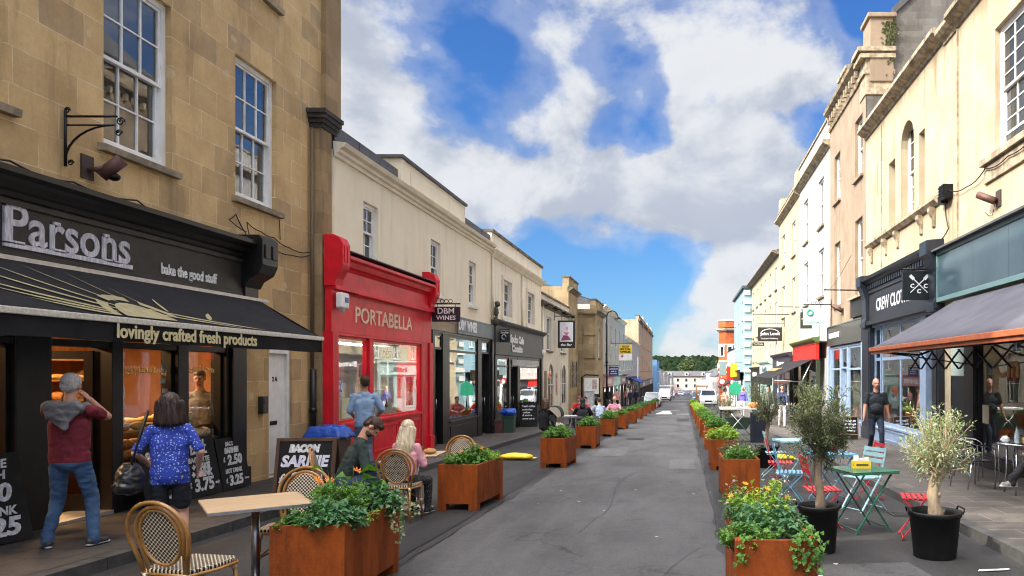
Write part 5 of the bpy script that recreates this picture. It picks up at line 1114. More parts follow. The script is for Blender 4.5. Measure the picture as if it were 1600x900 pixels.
# near planter across the road
plant('herb_plant', 'low lettuce green herb spilling over the front of the near olive side planter', (.45, 5.12, zt(5)), .22, .22, .14, 1300, .03, .022, lg, 41, stems=50)
plant('leafy_plant', 'blue green leafy plant in the middle of the near olive side planter', (.62, 5.40, zt(5.4)), .26, .26, .24, 820, .062, .036, lbl, 42, stems=42)
plant('daisy_plant', 'taller plant with yellow daisies at the back of the near olive side planter', (.60, 5.78, zt(5.8)), .24, .24, .36, 900, .05, .028, llime, 43, stems=44, flowers=(7, .03, yel))
plant('seed_head_plant', 'thin pale seed heads standing at the far corner of the near olive side planter', (.78, 5.82, zt(5.8)), .12, .14, .45, 40, .05, .012, palef, 44, stems=16, flowers=(8, .016, palef))
plant('salvia_plant', 'pink flower spikes at the road edge of the near olive side planter', (.40, 5.80, zt(5.8)), .12, .18, .36, 340, .035, .02, lbl, 45, stems=22, flowers=(8, .014, pinkp))
trail('trailing_ivy', 'ivy trailing down the front face of the near olive side planter', (.80, 4.93, zt(4.9)+.08), [(.02, -.05, 0, .34), (.07, -.05, 0, .22), (-.05, -.05, 0, .16), (-.42, -.05, 0, .15), (.12, .05, 0, .2)], lg, 46, .04)
plant('lettuce_plant', 'fluffy green plant with pale flowers in the planter beside blue chair', (.84, 10.95, zt(11)), .28, .26, .24, 900, .05, .03, lg, 47, stems=44, flowers=(10, .02, palef))
plant('trailing_plant', 'grassy trailing plant at the far end of the planter beside blue chair', (.86, 11.5, zt(11.5)), .28, .30, .30, 800, .07, .02, lol, 48, stems=40)
bush = []
for k, m in enumerate((lg, llime, lbl)):
    T = thing('leafy_plant', 'x', 'plant', (0, 0, -50), 0, 'leafy plants in the distant rust planters'); rr = random.Random(60+k)
    lf, st, tips = plant_mesh(rr, .30, .58, .34, 760, .085, .05, stems=44, base=-.04); lf.build('foliage', m, T, recalc=False, local=True); st.build('stem', stemm, T, recalc=False, local=True); bush.append(T)
used = [False]*3
for side, i, loc, rz in plspots:
    if (side == 'bakery' and i < 2) or (side == 'sunny' and i in (0, 1)): continue
    k = (1 if rnd.random() < .55 else 0) if side == 'sunny' else (0 if rnd.random() < .6 else 2)
    if not used[k]: o = bush[k]; used[k] = True
    else: o = dup(bush[k], (0, 0, 0))
    o.location = (loc.x, loc.y+.57, loc.z+.56); o.rotation_euler = (0, 0, rz+math.pi*rnd.choice((0, 1))); s_ = rnd.uniform(.85, 1.15); o.scale = (1., 1., s_)
    kind = ('mid green leafy plant', 'bright lime green leafy plant', 'blue green leafy plant')[k]
    nm = {('bakery', 2): 'filling the planter next to the yellow sandbag', ('bakery', 3): 'filling the planter beside the pushchair', ('bakery', 4): 'in the planter behind the hooded person', ('bakery', 5): 'in the planter next to diners in pink', ('sunny', 2): 'in the planter past the folding chairs', ('sunny', 3): 'in the planter level with the small olive'}.get((side, i), f'in the {i+1}th planter along the {side} side row')
    o['label'] = kind+' '+nm
for k in range(3):
    if not used[k]:
        for ch in list(bush[k].children): bpy.data.objects.remove(ch)
        bpy.data.objects.remove(bush[k])
# ------------------------------------------------------------------ potted olives
barkm = pm('olive_bark', (.30, .22, .14), (.16, .12, .085), rough=.9, ns=14, bump=.8, bs=50, stretch=(1, 1, .3), bdist=.01)
barkp = pm('pale_olive_bark', (.42, .33, .22), (.26, .19, .12), rough=.9, ns=14, bump=.8, bs=50, stretch=(1, 1, .3), bdist=.01)
def pot(label, x, y, r, h, pl=0):
    z = gz(y); T = thing('plant_pot', label, 'pot', (x, y, z), 0, 'black plastic plant pots')
    m = MB(); m.lathe([(r*.80, 0), (r*.82, .01), (r*.97, h-.05), (r*1.03, h-.045), (r*1.05, h-.01), (r*1.04, h), (r*.96, h), (r*.93, h-.06), (r*.90, h-.10)], (x, y, z), 32)
    m.build('tub', rubber, T); s = MB(); s.lathe([(0, h-.07), (r*.5, h-.065), (r*.93, h-.085)], (x, y, z), 24); s.build('soil', soilm, T)
    for a in (-1, 1):
        hd = MB(); hd.tube([(x+a*r*.99, y-.09, z+h-.02), (x+a*r*1.06, y-.08, z+h+.03), (x+a*r*1.06, y+.08, z+h+.03), (x+a*r*.99, y+.09, z+h-.02)], .010, 6); hd.build('handle', rubber, T)
    return T
def olive(label, x, y, z0, trunk, crown, cr, ch, nb, nl, lm, bm_, seed, L=.055, r0=.055):
    rr = random.Random(seed); T = thing('olive_tree', label, 'tree', (x, y, z0), 0, 'potted olive trees')
    P = []
    for i in range(9):
        t = i/8; P.append(Vector((x+.025*math.sin(t*5+seed)+(crown[0])*t, y+.02*math.cos(t*4), z0+trunk*t)))
    tr = MB(); tr.tube(P, [r0*(1.25-.35*min(1, i/3))*(1+.08*math.sin(i*2.1)) for i in range(9)], 10); tr.ell(P[-1], (r0*1.35, r0*1.25, r0*1.5), jit=.3); tr.ell(P[4]+Vector((r0*.7, -r0*.3, 0)), (r0*.5,)*3); tr.build('trunk', bm_, T)
    br = MB(); lf = MB(); top = P[-1]; c = Vector((x+crown[0]*1.3, y, z0+trunk+crown[1]))
    for k in range(nb):
        d = Vector((rr.gauss(0, 1), rr.gauss(0, 1), rr.gauss(.25, .9))).normalized(); q = rr.uniform(.65, 1.12); e = c+Vector((d.x*cr*q, d.y*cr*q, d.z*ch*q))
        if k % 9 == 0: e += Vector((0, 0, ch*.30))
        a = top+Vector((rr.gauss(0, .02), rr.gauss(0, .02), -rr.random()*.06)); mid = a.lerp(e, .5)+Vector((rr.gauss(0, .05), rr.gauss(0, .05), .05)); B = [a.lerp(mid, t).lerp(mid.lerp(e, t), t) for t in [i/7 for i in range(8)]]
        br.tube(B, [.010*(1-i/9)*(r0/.055) for i in range(8)], 5, cap=False)
        for j in range(nl//nb):
            t = rr.random()**.55; t = .18+.84*t; i = min(6, int(t*7)); p = B[i].lerp(B[i+1], t*7-i); ax = (B[i+1]-B[i]).normalized(); o = Vector((rr.gauss(0, 1), rr.gauss(0, 1), rr.gauss(0, 1))); o = (o-ax*o.dot(ax)).normalized()
            p = p+o*rr.uniform(0, .05); leaf(lf, p, o*.9+ax*rr.uniform(.2, 1.)+Vector((0, 0, .15)), Vector((rr.gauss(0, .4), rr.gauss(0, .4), 1)), L*rr.uniform(.65, 1.25), L*.27, .12, .1)
    br.build('branch', pm('olive_twig', (.12, .10, .06), (.08, .065, .04), rough=.9) if lm is lol else bm_, T, recalc=False); lf.build('crown', lm, T, recalc=False); return T
pot('black plastic tub holding the dark olive beside blue folding chairs', 1.36, 7.42, .205, .47)
olive('dark leaved potted olive with bare grey trunk beside the green table', 1.36, 7.42, gz(7.4)+.40, .62, (.02, .24), .33, .42, 100, 4600, lol, barkm, 1, .052, .048)
pot('black plastic tub holding the pale sunlit olive near the kerb', 2.45, 7.18, .245, .45)
olive('pale silvery potted olive with stout trunk in sunlight near kerb', 2.45, 7.18, gz(7.2)+.38, .46, (.01, .27), .34, .36, 84, 2700, lolp, barkp, 2, .05, .062)
pot('black plastic tub holding the small olive beyond the folding chairs', 1.76, 15.5, .24, .45)
olive('small round potted olive beyond the folding chairs', 1.76, 15.5, gz(15.5)+.4, .60, (.0, .28), .36, .36, 60, 1700, lol, barkm, 3, .06, .05)
pot('black tub of a bushy olive near the vendor cart', 1.6, 27., .26, .45)
olive('bushy dark olive standing behind the vendor cart', 1.6, 27., gz(27)+.35, .4, (0, .35), .6, .5, 60, 1700, lol, barkm, 4, .075, .05)
pot('black tub of a tall olive by the mint green shop', 3.55, 34., .28, .45)
olive('tall dark olive by the shop with black awning', 3.55, 34., gz(34)+.35, .6, (0, .5), .7, .75, 60, 1700, lol, barkm, 5, .09, .05)
pot('black tub of a leafy olive outside the pale blue corner shop', 4.9, 29.5, .28, .45)
olive('leafy olive against the graphite village shop window', 4.9, 29.5, gz(29.5)+.45, .5, (0, .5), .55, .75, 60, 1700, lol, barkm, 6, .08, .05)
# ================================================================== CAFE FURNITURE
bamboo = pm('bamboo_cane', (.34, .17, .045), (.24, .105, .025), rough=.35, ns=8, stretch=(1, 1, 1), coat=.2); bind = pm('cream_binding', (.62, .54, .38), rough=.6, ns=20)
cane_v = canemat('cane_back', (0, 2)); cane_h = canemat('cane_seat', (0, 1))
def hoop(cx, cz, rx, rz, y0, tilt, n=22, legs=True, zb=.40, bx=.15):
    pts = []
    if legs: pts.append((-bx, y0(zb), zb))
    for i in range(n+1):
        t = math.pi*(1.12-1.24*i/n); x, z = cx+rx*math.cos(t), cz+rz*math.sin(t); pts.append((x, y0(z), z))
    if legs: pts.append((bx, y0(zb), zb))
    return pts
def rattan_chair():
    T = thing('rattan_chair', '', 'chair', (0, 0, 0), 0, 'rattan bistro chairs outside the bakery')
    yb = lambda z: -.20-.22*(z-.44)                     # chair faces +Y, back leans to -Y
    m = MB(); m.tube(hoop(0, .70, .225, .215, yb, 0), .014, 8); m.build('back_hoop', bamboo, T, local=True)
    m = MB(); m.tube([(x, y+.012, z) for x, y, z in hoop(0, .695, .175, .185, yb, 0, bx=.125)], .012, 8); m.build('back_hoop', bamboo, T, local=True)
    o = [(.145*math.cos(2*math.pi*i/28), yb(.67+.175*math.sin(2*math.pi*i/28))+.012, .675+.185*math.sin(2*math.pi*i/28)) for i in range(28)]
    m = MB(); m.tube(o, .012, 8, closed=True); m.build('back_ring', bamboo, T, local=True)
    m = MB(); m.prism(o, (0, .012, 0)); m.build('back_panel', cane_v, T, local=True)
    so_ = [(-.175, -.20), (.175, -.20), (.215, -.02), (.20, .17), (.16, .21), (-.16, .21), (-.20, .17), (-.215, -.02)]
    m = MB(); m.prism([(x, y, .432) for x, y in so_], (0, 0, .03)); m.build('seat', cane_h, T, bevel=.01, local=True)
    m = MB(); m.tube([(x*1.01, y*1.01, .425) for x, y in so_], .012, 8, closed=True); m.build('seat_rail', bamboo, T, local=True)
    for sx in (-1, 1):
        m = MB(); m.tube([(sx*.17, .18, .43), (sx*.19, .21, 0)], .014, 8); l = m.build('leg', bamboo, T, local=True)
        for z in (.40, .22):
            b_ = MB(); b_.tube([(sx*(.17+.02*(.43-z)/.43), .18+.03*(.43-z)/.43, z-.02), (sx*(.17+.02*(.43-z)/.43), .18+.03*(.43-z)/.43, z+.02)], .019, 8); b_.build('binding', bind, l, local=True)
        m = MB(); m.tube([(sx*.15, -.19, .45), (sx*.17, -.25, 0)], .014, 8); l = m.build('leg', bamboo, T, local=True)
        for z in (.41,): b_ = MB(); b_.tube([(sx*.152, -.195, z-.025), (sx*.152, -.197, z+.025)], .020, 8); b_.build('binding', bind, l, local=True)
        m = MB(); m.tube([(sx*.18, .19, .22), (sx*.16, -.22, .22)], .009, 6); m.build('stretcher', bamboo, T, local=True)
        m = MB(); m.tube([(sx*.18, .19, .22), (0, -.01, .41)], .007, 6); m.tube([(0, -.01, .41), (sx*.16, -.22, .22)], .007, 6); m.build('brace', bamboo, T, local=True)
    m = MB(); m.tube([(.05*math.cos(t), -.21, .36+.05*math.sin(t)) for t in [i*math.pi/6 for i in range(12)]], .007, 6, closed=True); m.tube([(-.17, -.22, .24), (.17, -.22, .24)], .008, 6); m.build('back_brace', bamboo, T, local=True)
    return T
rc = rattan_chair()
def rplace(o, x, y, rz, lab): o.location = (x, y, gz(y)); o.rotation_euler = (0, 0, R(rz)); o['label'] = lab
rplace(rc, -3.33, 4.98, -10, 'rattan chair seen from behind at the near pale table by road')
rplace(dup(rc, (0, 0, 0)), -3.40, 6.38, 184, 'rattan chair facing the camera between pale table and bacon board')
rplace(dup(rc, (0, 0, 0)), -3.52, 9.2, 4, 'rattan chair with its back to camera under the blonde woman')
rplace(dup(rc, (0, 0, 0)), -4.25, 9.05, -70, 'rattan chair side on under the bearded man')
rplace(dup(rc, (0, 0, 0)), -3.42, 11.05, 180, 'empty rattan chair facing the couple behind marigold planter')
woodtop = pm('pale_table_wood', (.50, .36, .22), (.42, .29, .17), rough=.4, ns=3, stretch=(1, 9, 1))
def cafe_table(label, x, y, rz, m, s=.35, h=.75):
    T = thing('cafe_table', label, 'table', (x, y, gz(y)), R(rz), 'square pale cafe tables')
    q = MB(); q.box(-s, s, -s, s, h-.022, h); q.build('tabletop', m, T, bevel=.004, local=True)
    q = MB()
    q.box(-s-.004, s+.004, -s-.006, -s-.001, h-.024, h-.002); q.box(s+.001, s+.006, -s-.004, s+.004, h-.024, h-.002); q.build('edge_trim', steel, T, local=True)
    q = MB(); q.tube([(0, 0, .03), (0, 0, h-.022)], .03, 16); q.build('pole', steel, T, local=True)
    q = MB(); q.lathe([(.22, 0), (.22, .012), (.04, .035)], (0, 0, 0), 28); q.build('base', steel, T, local=True)
cafe_table('pale wood topped cafe table on steel pole beside the near planter', -3.36, 5.78, 38, woodtop)
cafe_table('pale wood topped cafe table beside the blonde woman', -3.68, 10.15, 6, woodtop, .33)
def box_thing(name, label, cat, c, h, m, rz=0, bevel=.01, group=None):
    mb = MB(); mb.cbox(c, h, Matrix.Rotation(R(rz), 3, 'Z')); return tag(mb.build(name, m, bevel=bevel), label, cat, group)
foodm = pm('bread_crust', (.42, .22, .07), (.30, .13, .035), rough=.7, ns=14)
mb = MB(); mb.ell((-3.48, 10.1, gz(10.1)+.79), (.09, .07, .04), jit=.2); tag(mb.build('bread_roll', foodm), 'filled bread roll lying on the couple’s table', 'food')
mb = MB(); mb.lathe([(.03, 0), (.038, .11), (.04, .11), (.033, .005)], (-3.6, 10.05, gz(10)+.75), 14); tag(mb.build('paper_cup', pm('brown_cup', (.12, .05, .03), rough=.5)), 'dark paper coffee cup beside bread roll on table', 'cup')
# folding bistro set
FC_ = {'red': pm('bistro_red', (.50, .022, .030), (.42, .018, .025), rough=.35, ns=6), 'blue': pm('bistro_blue', (.10, .30, .44), (.085, .25, .38), rough=.35, ns=6), 'light': pm('bistro_light_blue', (.28, .47, .50), (.24, .42, .46), rough=.35, ns=6), 'green': pm('bistro_green', (.022, .12, .075), (.016, .09, .055), rough=.25, ns=6)}
def folding_chair(col):
    T = thing('folding_chair', '', 'chair', (0, 0, 0), 0, 'folding slatted bistro chairs'); m = FC_[col]; w_ = .19
    for sx in (-1, 1):
        q = MB(); q.bar((sx*w_, .23, 0), (sx*w_, -.12, .46), .012, .026, (1, 0, 0)); q.bar((sx*w_, -.12, .46), (sx*w_, -.22, .84), .012, .026, (1, 0, 0)); q.build('back_leg', m, T, local=True)
        q = MB(); q.bar((sx*(w_-.02), -.24, 0), (sx*(w_-.02), .20, .43), .012, .024, (1, 0, 0)); q.build('front_leg', m, T, local=True)
        q = MB(); q.bar((sx*(w_-.022), -.16, .425), (sx*(w_-.022), .22, .445), .010, .022, (1, 0, 0)); q.build('seat_rail', m, T, local=True)
    for k in range(7):
        y = -.15+k*.058; q = MB(); q.box(-w_, w_, y-.019, y+.019, .445, .455); q.build('seat_slat', m, T, local=True)
    for z in (.66, .74, .81):
        y = -.12-.1*(z-.46)/.38+.012; q = MB(); q.box(-w_-.005, w_+.005, y, y+.008, z-.026, z+.026); q.build('back_slat', m, T, local=True)
    q = MB(); q.tube([(-w_, .21, .03), (w_, .21, .03)], .007, 6); q.build('floor_rail', m, T, local=True); q = MB(); q.tube([(-w_+.02, -.22, .03), (w_-.02, -.22, .03)], .007, 6); q.build('floor_rail', m, T, local=True)
    return T
base = {c: folding_chair(c) for c in ('red', 'blue', 'light')}; seen = set()
for c, x, y, rz, lab in (('red', 1.62, 8.75, -88, 'red folding chair at the road side of the green table'), ('blue', 1.50, 10.55, -98, 'blue folding chair nearest the plain rust planter'), ('red', 1.55, 12.0, -95, 'red folding chair behind the blue one by the planter'),
                         ('light', 1.72, 13.9, -92, 'pale blue folding chair by the farthest folding table'), ('red', 2.72, 11.0, 95, 'red folding chair on the kerb side of the blue table'), ('light', 2.45, 10.0, 120, 'pale blue folding chair behind the green table'), ('red', 2.62, 8.1, 78, 'red folding chair between green table and pale olive')):
    if c in seen: o = dup(base[c], (0, 0, 0))
    else: o = base[c]; seen.add(c)
    o.location = (x, y, gz(y)+.005); o.rotation_euler = (0, 0, R(rz)); o['label'] = lab
def folding_table(label, col, x, y, rz, s=.30, h=.71):
    T = thing('folding_table', label, 'table', (x, y, gz(y)+.004), R(rz), 'folding metal bistro tables'); m = FC_[col]
    q = MB(); q.box(-s, s, -s, s, h-.012, h); q.box(-s, s, -s, -s+.01, h-.035, h-.012); q.box(-s, s, s-.01, s, h-.035, h-.012); q.box(-s, -s+.01, -s+.01, s-.01, h-.035, h-.012); q.box(s-.01, s, -s+.01, s-.01, h-.035, h-.012); q.build('tabletop', m, T, bevel=.005, local=True)
    for sy in (-1, 1):
        a = .24
        q = MB(); q.bar((-a, sy*a, 0), (a, sy*a, h-.02), .012, .026, (0, 1, 0)); q.build('leg', m, T, local=True)
        q = MB(); q.bar((a, sy*(a-.016), 0), (-a, sy*(a-.016), h-.02), .012, .026, (0, 1, 0)); q.build('leg', m, T, local=True)
    for sx in (-1, 1): q = MB(); q.tube([(sx*.22, -.24, .05), (sx*.22, .24, .05)], .008, 6); q.build('crossbar', m, T, local=True)
    return T
folding_table('green folding metal table with yellow caddy, nearest of the set', 'green', 2.08, 8.55, 18)
folding_table('blue folding metal table with red pot behind the green one', 'blue', 2.15, 10.75, 14)
folding_table('pale blue folding table farthest along the parking bay', 'light', 2.02, 13.6, 14)
yelp = pm('yellow_card', (.75, .52, .02), (.70, .46, .02), rough=.5, ns=7)
def caddy(label, x, y, z):
    T = thing('condiment_caddy', label, 'caddy', (x, y, z), 0, 'yellow condiment caddies'); q = MB()
    for a in ((-.10, .10, -.06, -.055, 0, .085), (-.10, .10, .055, .06, 0, .085), (-.10, -.095, -.055, .055, 0, .085), (.095, .10, -.055, .055, 0, .085), (-.095, .095, -.055, .055, 0, .005)): q.box(*a)
    q.build('box', yelp, T, local=True)
    for k, (c_, hh) in enumerate((((.8, .8, .78), .14), ((.62, .62, .6), .11), ((.75, .7, .6), .12))):
        q = MB(); q.box(-.085+k*.06, -.035+k*.06, -.02, .02, .006, hh); q.build('sachet', pm(f'sachet{k}', c_, rough=.6), T, local=True)
    q = MB(); q.box(-.07, .07, -.0625, -.0605, .03, .05); q.build('band', pm('dark_band', (.05, .04, .03), rough=.6), T, local=True)
caddy('yellow box of sauce sachets on the green folding table', 2.08, 8.62, gz(8.55)+.714)
mb = MB(); mb.lathe([(.04, 0), (.055, .08), (.06, .085), (.05, .07)], (2.2, 10.8, gz(10.75)+.714), 16); tag(mb.build('red_pot', pm('red_pot', (.5, .05, .03), rough=.4)), 'small red pot on the blue folding table', 'pot')
# sandbags
def sandbag(label, x, y, z, rz, s=1.):
    mb = MB(); M_ = Matrix.Rotation(R(rz), 3, 'Z'); vs = []
    mb.ell((x, y, z+.075*s), (.40*s, .19*s, .075*s), M_, 24, 12, .22)
    T = tag(mb.build('sandbag', pm('yellow_plastic', (.78, .58, .01), (.68, .50, .01), rough=.45, ns=5, bump=.6, bs=14, bdist=.02)), label, 'sandbag', 'yellow sandbags')
    q = MB()
    for sx in (-1, 1):
        c = Vector((x, y, z+.05))+M_ @ Vector((sx*.40*s, 0, 0)); q.cbox(c, (.045, .10*s, .006), M_)
    q.build('hem', MC['yellow_plastic'], T)
sandbag('flat yellow sandbag lying by the kerb beside a rust planter', -3.9, 17.2, gz(17.2), -4, 1.05); sandbag('plump yellow sandbag lying beyond the folding tables', 2.15, 16.9, gz(16.9), 6, 1.05)
# aluminium cafe set on the pavement
alu = pm('polished_aluminium', (.62, .62, .64), (.52, .52, .54), rough=.22, metal=1., ns=12)
def alu_chair():
    T = thing('aluminium_chair', '', 'chair', (0, 0, 0), 0, 'aluminium cafe armchairs')
    for sx in (-1, 1):
        q = MB(); q.tube([(sx*.24, .22, 0), (sx*.25, .22, .45), (sx*.26, .20, .60), (sx*.27, .10, .66), (sx*.27, -.12, .68), (sx*.23, -.22, .72), (sx*.12, -.27, .76)], .0125, 8); q.build('arm', alu, T, local=True)
        q = MB(); q.tube([(sx*.21, .20, .42), (sx*.21, -.19, .42), (sx*.20, -.24, .60)], .0115, 8); q.tube([(sx*.21, -.17, .42), (sx*.22, -.25, 0)], .0115, 8); q.build('leg', alu, T, local=True)
    q = MB(); q.tube([(-.12, -.27, .76), (0, -.285, .77), (.12, -.27, .76)], .0125, 8); q.build('back_rail', alu, T, local=True)
    for k in range(6): q = MB(); y = .18-k*.07; q.box(-.21, .21, y-.026, y+.026, .428, .436); q.build('seat_slat', alu, T, local=True)
    for k in range(3): q = MB(); z = .54+k*.07; q.box(-.20, .20, -.225-.012*k, -.218-.012*k, z-.025, z+.025); q.build('back_slat', alu, T, local=True)
    return T
ac = alu_chair()
for i, (x, y, rz, lab) in enumerate(((4.50, 11.45, -75, 'aluminium armchair facing the cafe table, nearest the road'), (4.85, 12.6, -120, 'aluminium armchair set back beside the dark cafe pillar'), (5.45, 11.9, 130, 'aluminium armchair against the cafe window'), (5.15, 10.0, 88, 'aluminium armchair under the person with crossed legs'))):
    o = ac if i == 0 else dup(ac, (0, 0, 0)); o.location = (x, y, pz(y)+.004); o.rotation_euler = (0, 0, R(rz)); o['label'] = lab
T = thing('cafe_table', 'round aluminium cafe table on the pavement with bottle and caddy', 'table', (4.95, 10.75, pz(10.75)))
q = MB(); q.lathe([(0, .72), (.34, .72), (.35, .73), (.35, .745), (0, .748)], (0, 0, 0), 36); q.build('tabletop', alu, T, local=True)
for k in range(4): q = MB(); a = math.pi/4+k*math.pi/2; q.tube([(.26*math.cos(a), .26*math.sin(a), 0), (.23*math.cos(a), .23*math.sin(a), .3), (.22*math.cos(a), .22*math.sin(a), .72)], .015, 8); q.build('leg', alu, T, local=True)
zt_ = pz(10.75)+.748
B = thing('water_bottle', 'clear water bottle with green cap on the aluminium table', 'bottle', (4.83, 10.66, zt_))
q = MB(); q.lathe([(.034, 0), (.036, .02), (.036, .15), (.014, .20), (.014, .215)], (0, 0, 0), 16); q.build('body', pm('clear_plastic', (.35, .45, .47), (.5, .58, .6), rough=.1, ns=9), B, local=True); q = MB(); q.lathe([(.016, .215), (.016, .24), (0, .24)], (0, 0, 0), 12); q.build('cap', pm('green_cap', (.03, .25, .12), rough=.4), B, local=True)
caddy('yellow box of sauce sachets on the round aluminium table', 5.02, 10.62, zt_+.002)
q = MB(); q.ell((4.70, 10.75, zt_+.05), (.06, .06, .05), jit=.5); tag(q.build('paper_napkin', white), 'crumpled white paper napkin on the aluminium table', 'napkin')
# ================================================================== PEOPLE
skinm = lambda t: pm('skin_'+t, {'a': (.52, .27, .18), 'b': (.58, .33, .24), 'c': (.42, .20, .12)}[t], {'a': (.45, .22, .145), 'b': (.52, .28, .20), 'c': (.36, .17, .10)}[t], rough=.5, ns=12)
def clothm(name, c, c2=None, ns=9, **kw): return pm('fabric_'+name, c, c2 or tuple(x*.72 for x in c), rough=.85, ns=ns, bump=.25, bs=220, bdist=.002, **kw)
def spotm(name, c, c2, sc, thr=.30):
    m = bpy.data.materials.new(name); m.use_nodes = True; N = NT(m.node_tree); co = N.n('ShaderNodeTexCoord', out=3)
    v = N.n('ShaderNodeTexVoronoi', {'Vector': co, 'Scale': sc, 'Randomness': .75}, out=0)
    b = N.n('ShaderNodeBsdfPrincipled', {'Base Color': N.mix(N.rng(v, thr-.05, thr+.05, 1, 0), c, c2), 'Roughness': .8})
    N.n('ShaderNodeOutputMaterial', {0: b}, out=None); return m
V = Vector
class Body:
    def __init__(s): s.pr = []
    def cap(s, a, b, ra, rb, lab, fl=None): s.pr.append(('c', V(a), V(b), ra, rb, lab, fl))
    def ell(s, c, r, lab, M=None): s.pr.append(('e', V(c), V(r), M or Matrix.Identity(3), None, lab, None))
    def mesh(s):
        mb = MB()
        for k, a, b, ra, rb, lab, fl in s.pr:
            if k == 'e': mb.ell(a, b, ra, 20, 14); continue
            d = b-a; L = d.length; d = d.normalized() if L > 1e-6 else V((0, 0, 1)); u = d.orthogonal().normalized(); w_ = d.cross(u); rings = []
            for i in range(5): t = -math.pi/2+math.pi/2*i/4; rings.append((ra*math.sin(t), ra*math.cos(t)))
            for i in range(5): t = math.pi/2*i/4; rings.append((L+rb*math.sin(t), rb*math.cos(t)))
            n = 16; vs = [a+d*rings[0][0]]
            for z, r in rings[1:-1]:
                for j in range(n): q = 2*math.pi*j/n; vs.append(a+d*z+(u*math.cos(q)+w_*math.sin(q))*r)
            vs.append(a+d*rings[-1][0]); m_ = len(rings)-2; fs = [(0, 1+(j+1) % n, 1+j) for j in range(n)]+[(1+(m_-1)*n+j, 1+(m_-1)*n+(j+1) % n, len(vs)-1) for j in range(n)]
            for i in range(m_-1):
                for j in range(n): fs.append((1+i*n+j, 1+i*n+(j+1) % n, 1+(i+1)*n+(j+1) % n, 1+(i+1)*n+j))
            if fl is not None:
                ax, f = V(fl[0]).normalized(), fl[1]; vs = [p+ax*((p-a).dot(ax)*(f-1)) for p in vs]
            mb.smooth = True; mb.add(vs, fs)
        return mb
    def label(s, P):
        best = None; idx = None
        for i, (k, a, b, ra, rb, lab, fl) in enumerate(s.pr):
            if k == 'e':
                q = (P-np.array(a)) @ np.array(ra); r = np.array(b); d = (np.linalg.norm(q/r, axis=1)-1)*r.min()
            else:
                q = P-np.array(a); f = 1
                if fl is not None: ax = np.array(V(fl[0]).normalized()); f = fl[1]; q = q+np.outer(q @ ax, ax)*(1/f-1)
                ab = np.array(b-a); l2 = max(ab @ ab, 1e-9); t = np.clip(q @ ab/l2, 0, 1); d = (np.linalg.norm(q-np.outer(t, ab), axis=1)-(ra+(rb-ra)*t))*min(1, f)
            if best is None: best = d.copy(); idx = np.zeros(len(P), int)
            else: k_ = d < best; best[k_] = d[k_]; idx[k_] = i
        return idx
    def build(s, name, mats, parent, vox=.01, sm=2, wr=.0, seed=0, hairy=False):
        labs = sorted({p[5] for p in s.pr}); mb = s.mesh(); o = mb.build(name, [mats[l] for l in labs], parent, local=True)
        r = o.modifiers.new('remesh', 'REMESH'); r.mode = 'VOXEL'; r.voxel_size = vox; r.use_smooth_shade = True
        if sm: q = o.modifiers.new('smooth', 'SMOOTH'); q.factor = .5; q.iterations = sm
        bpy.context.view_layer.update(); me = bpy.data.meshes.new_from_object(o.evaluated_get(bpy.context.evaluated_depsgraph_get())); o.modifiers.clear(); o.data = me; me.name = name
        n = len(me.vertices); co = np.empty(n*3); me.vertices.foreach_get('co', co); co = co.reshape(-1, 3)
        me.materials.clear()
        for l in labs: me.materials.append(mats[l])
        pi = {i: labs.index(p[5]) for i, p in enumerate(s.pr)}; fc = np.empty(len(me.polygons)*3); me.polygons.foreach_get('center', fc)
        idx = s.label(fc.reshape(-1, 3)); li = [pi[i] for i in idx]
        if getattr(s, 'hem', None) and s.hem[3] and 'shirt' in labs and 'trousers' in labs:
            pr = (fc.reshape(-1, 3)-np.array(s.hem[0])) @ np.array(s.hem[1]); a_, b_ = labs.index('shirt'), labs.index('trousers'); li = [b_ if (l == a_ and q < -s.hem[2]) else a_ if (l == b_ and q > -s.hem[2]) else l for l, q in zip(li, pr)]
        me.polygons.foreach_set('material_index', li)
        if wr:
            vi = s.label(co); nr = np.empty(n*3); me.vertices.foreach_get('normal', nr); nr = nr.reshape(-1, 3)
            for i in range(n):
                l = s.pr[vi[i]][5]
                if l in ('skin', 'shoe', 'sole', 'eye', 'lip'): continue
                p = co[i]; 
                if hairy: h = noise.noise(V((p[0]*60, p[1]*60, p[2]*6+seed)))*wr
                else:
                    a = noise.noise(V((p[0]*9+seed, p[1]*9, p[2]*16))); b = noise.noise(V((p[0]*24, p[1]*24+seed, p[2]*20))); h = wr*(1-abs(a)*3)*.8+wr*.5*b
                co[i] = p+nr[i]*h
            me.vertices.foreach_set('co', co.ravel()); me.update()
        me.polygons.foreach_set('use_smooth', [True]*len(me.polygons)); return o
def ik(a, b, l1, l2, hint):
    a = V(a); b = V(b); d = b-a; L = min(d.length, (l1+l2)*.999); d.normalize(); x = (l1*l1-l2*l2+L*L)/(2*L); h = math.sqrt(max(l1*l1-x*x, 0)); n = V(hint)-d*V(hint).dot(d)
    n = n.normalized() if n.length > 1e-5 else V((0, 1, 0)); return a+d*x+n*h, a+d*L
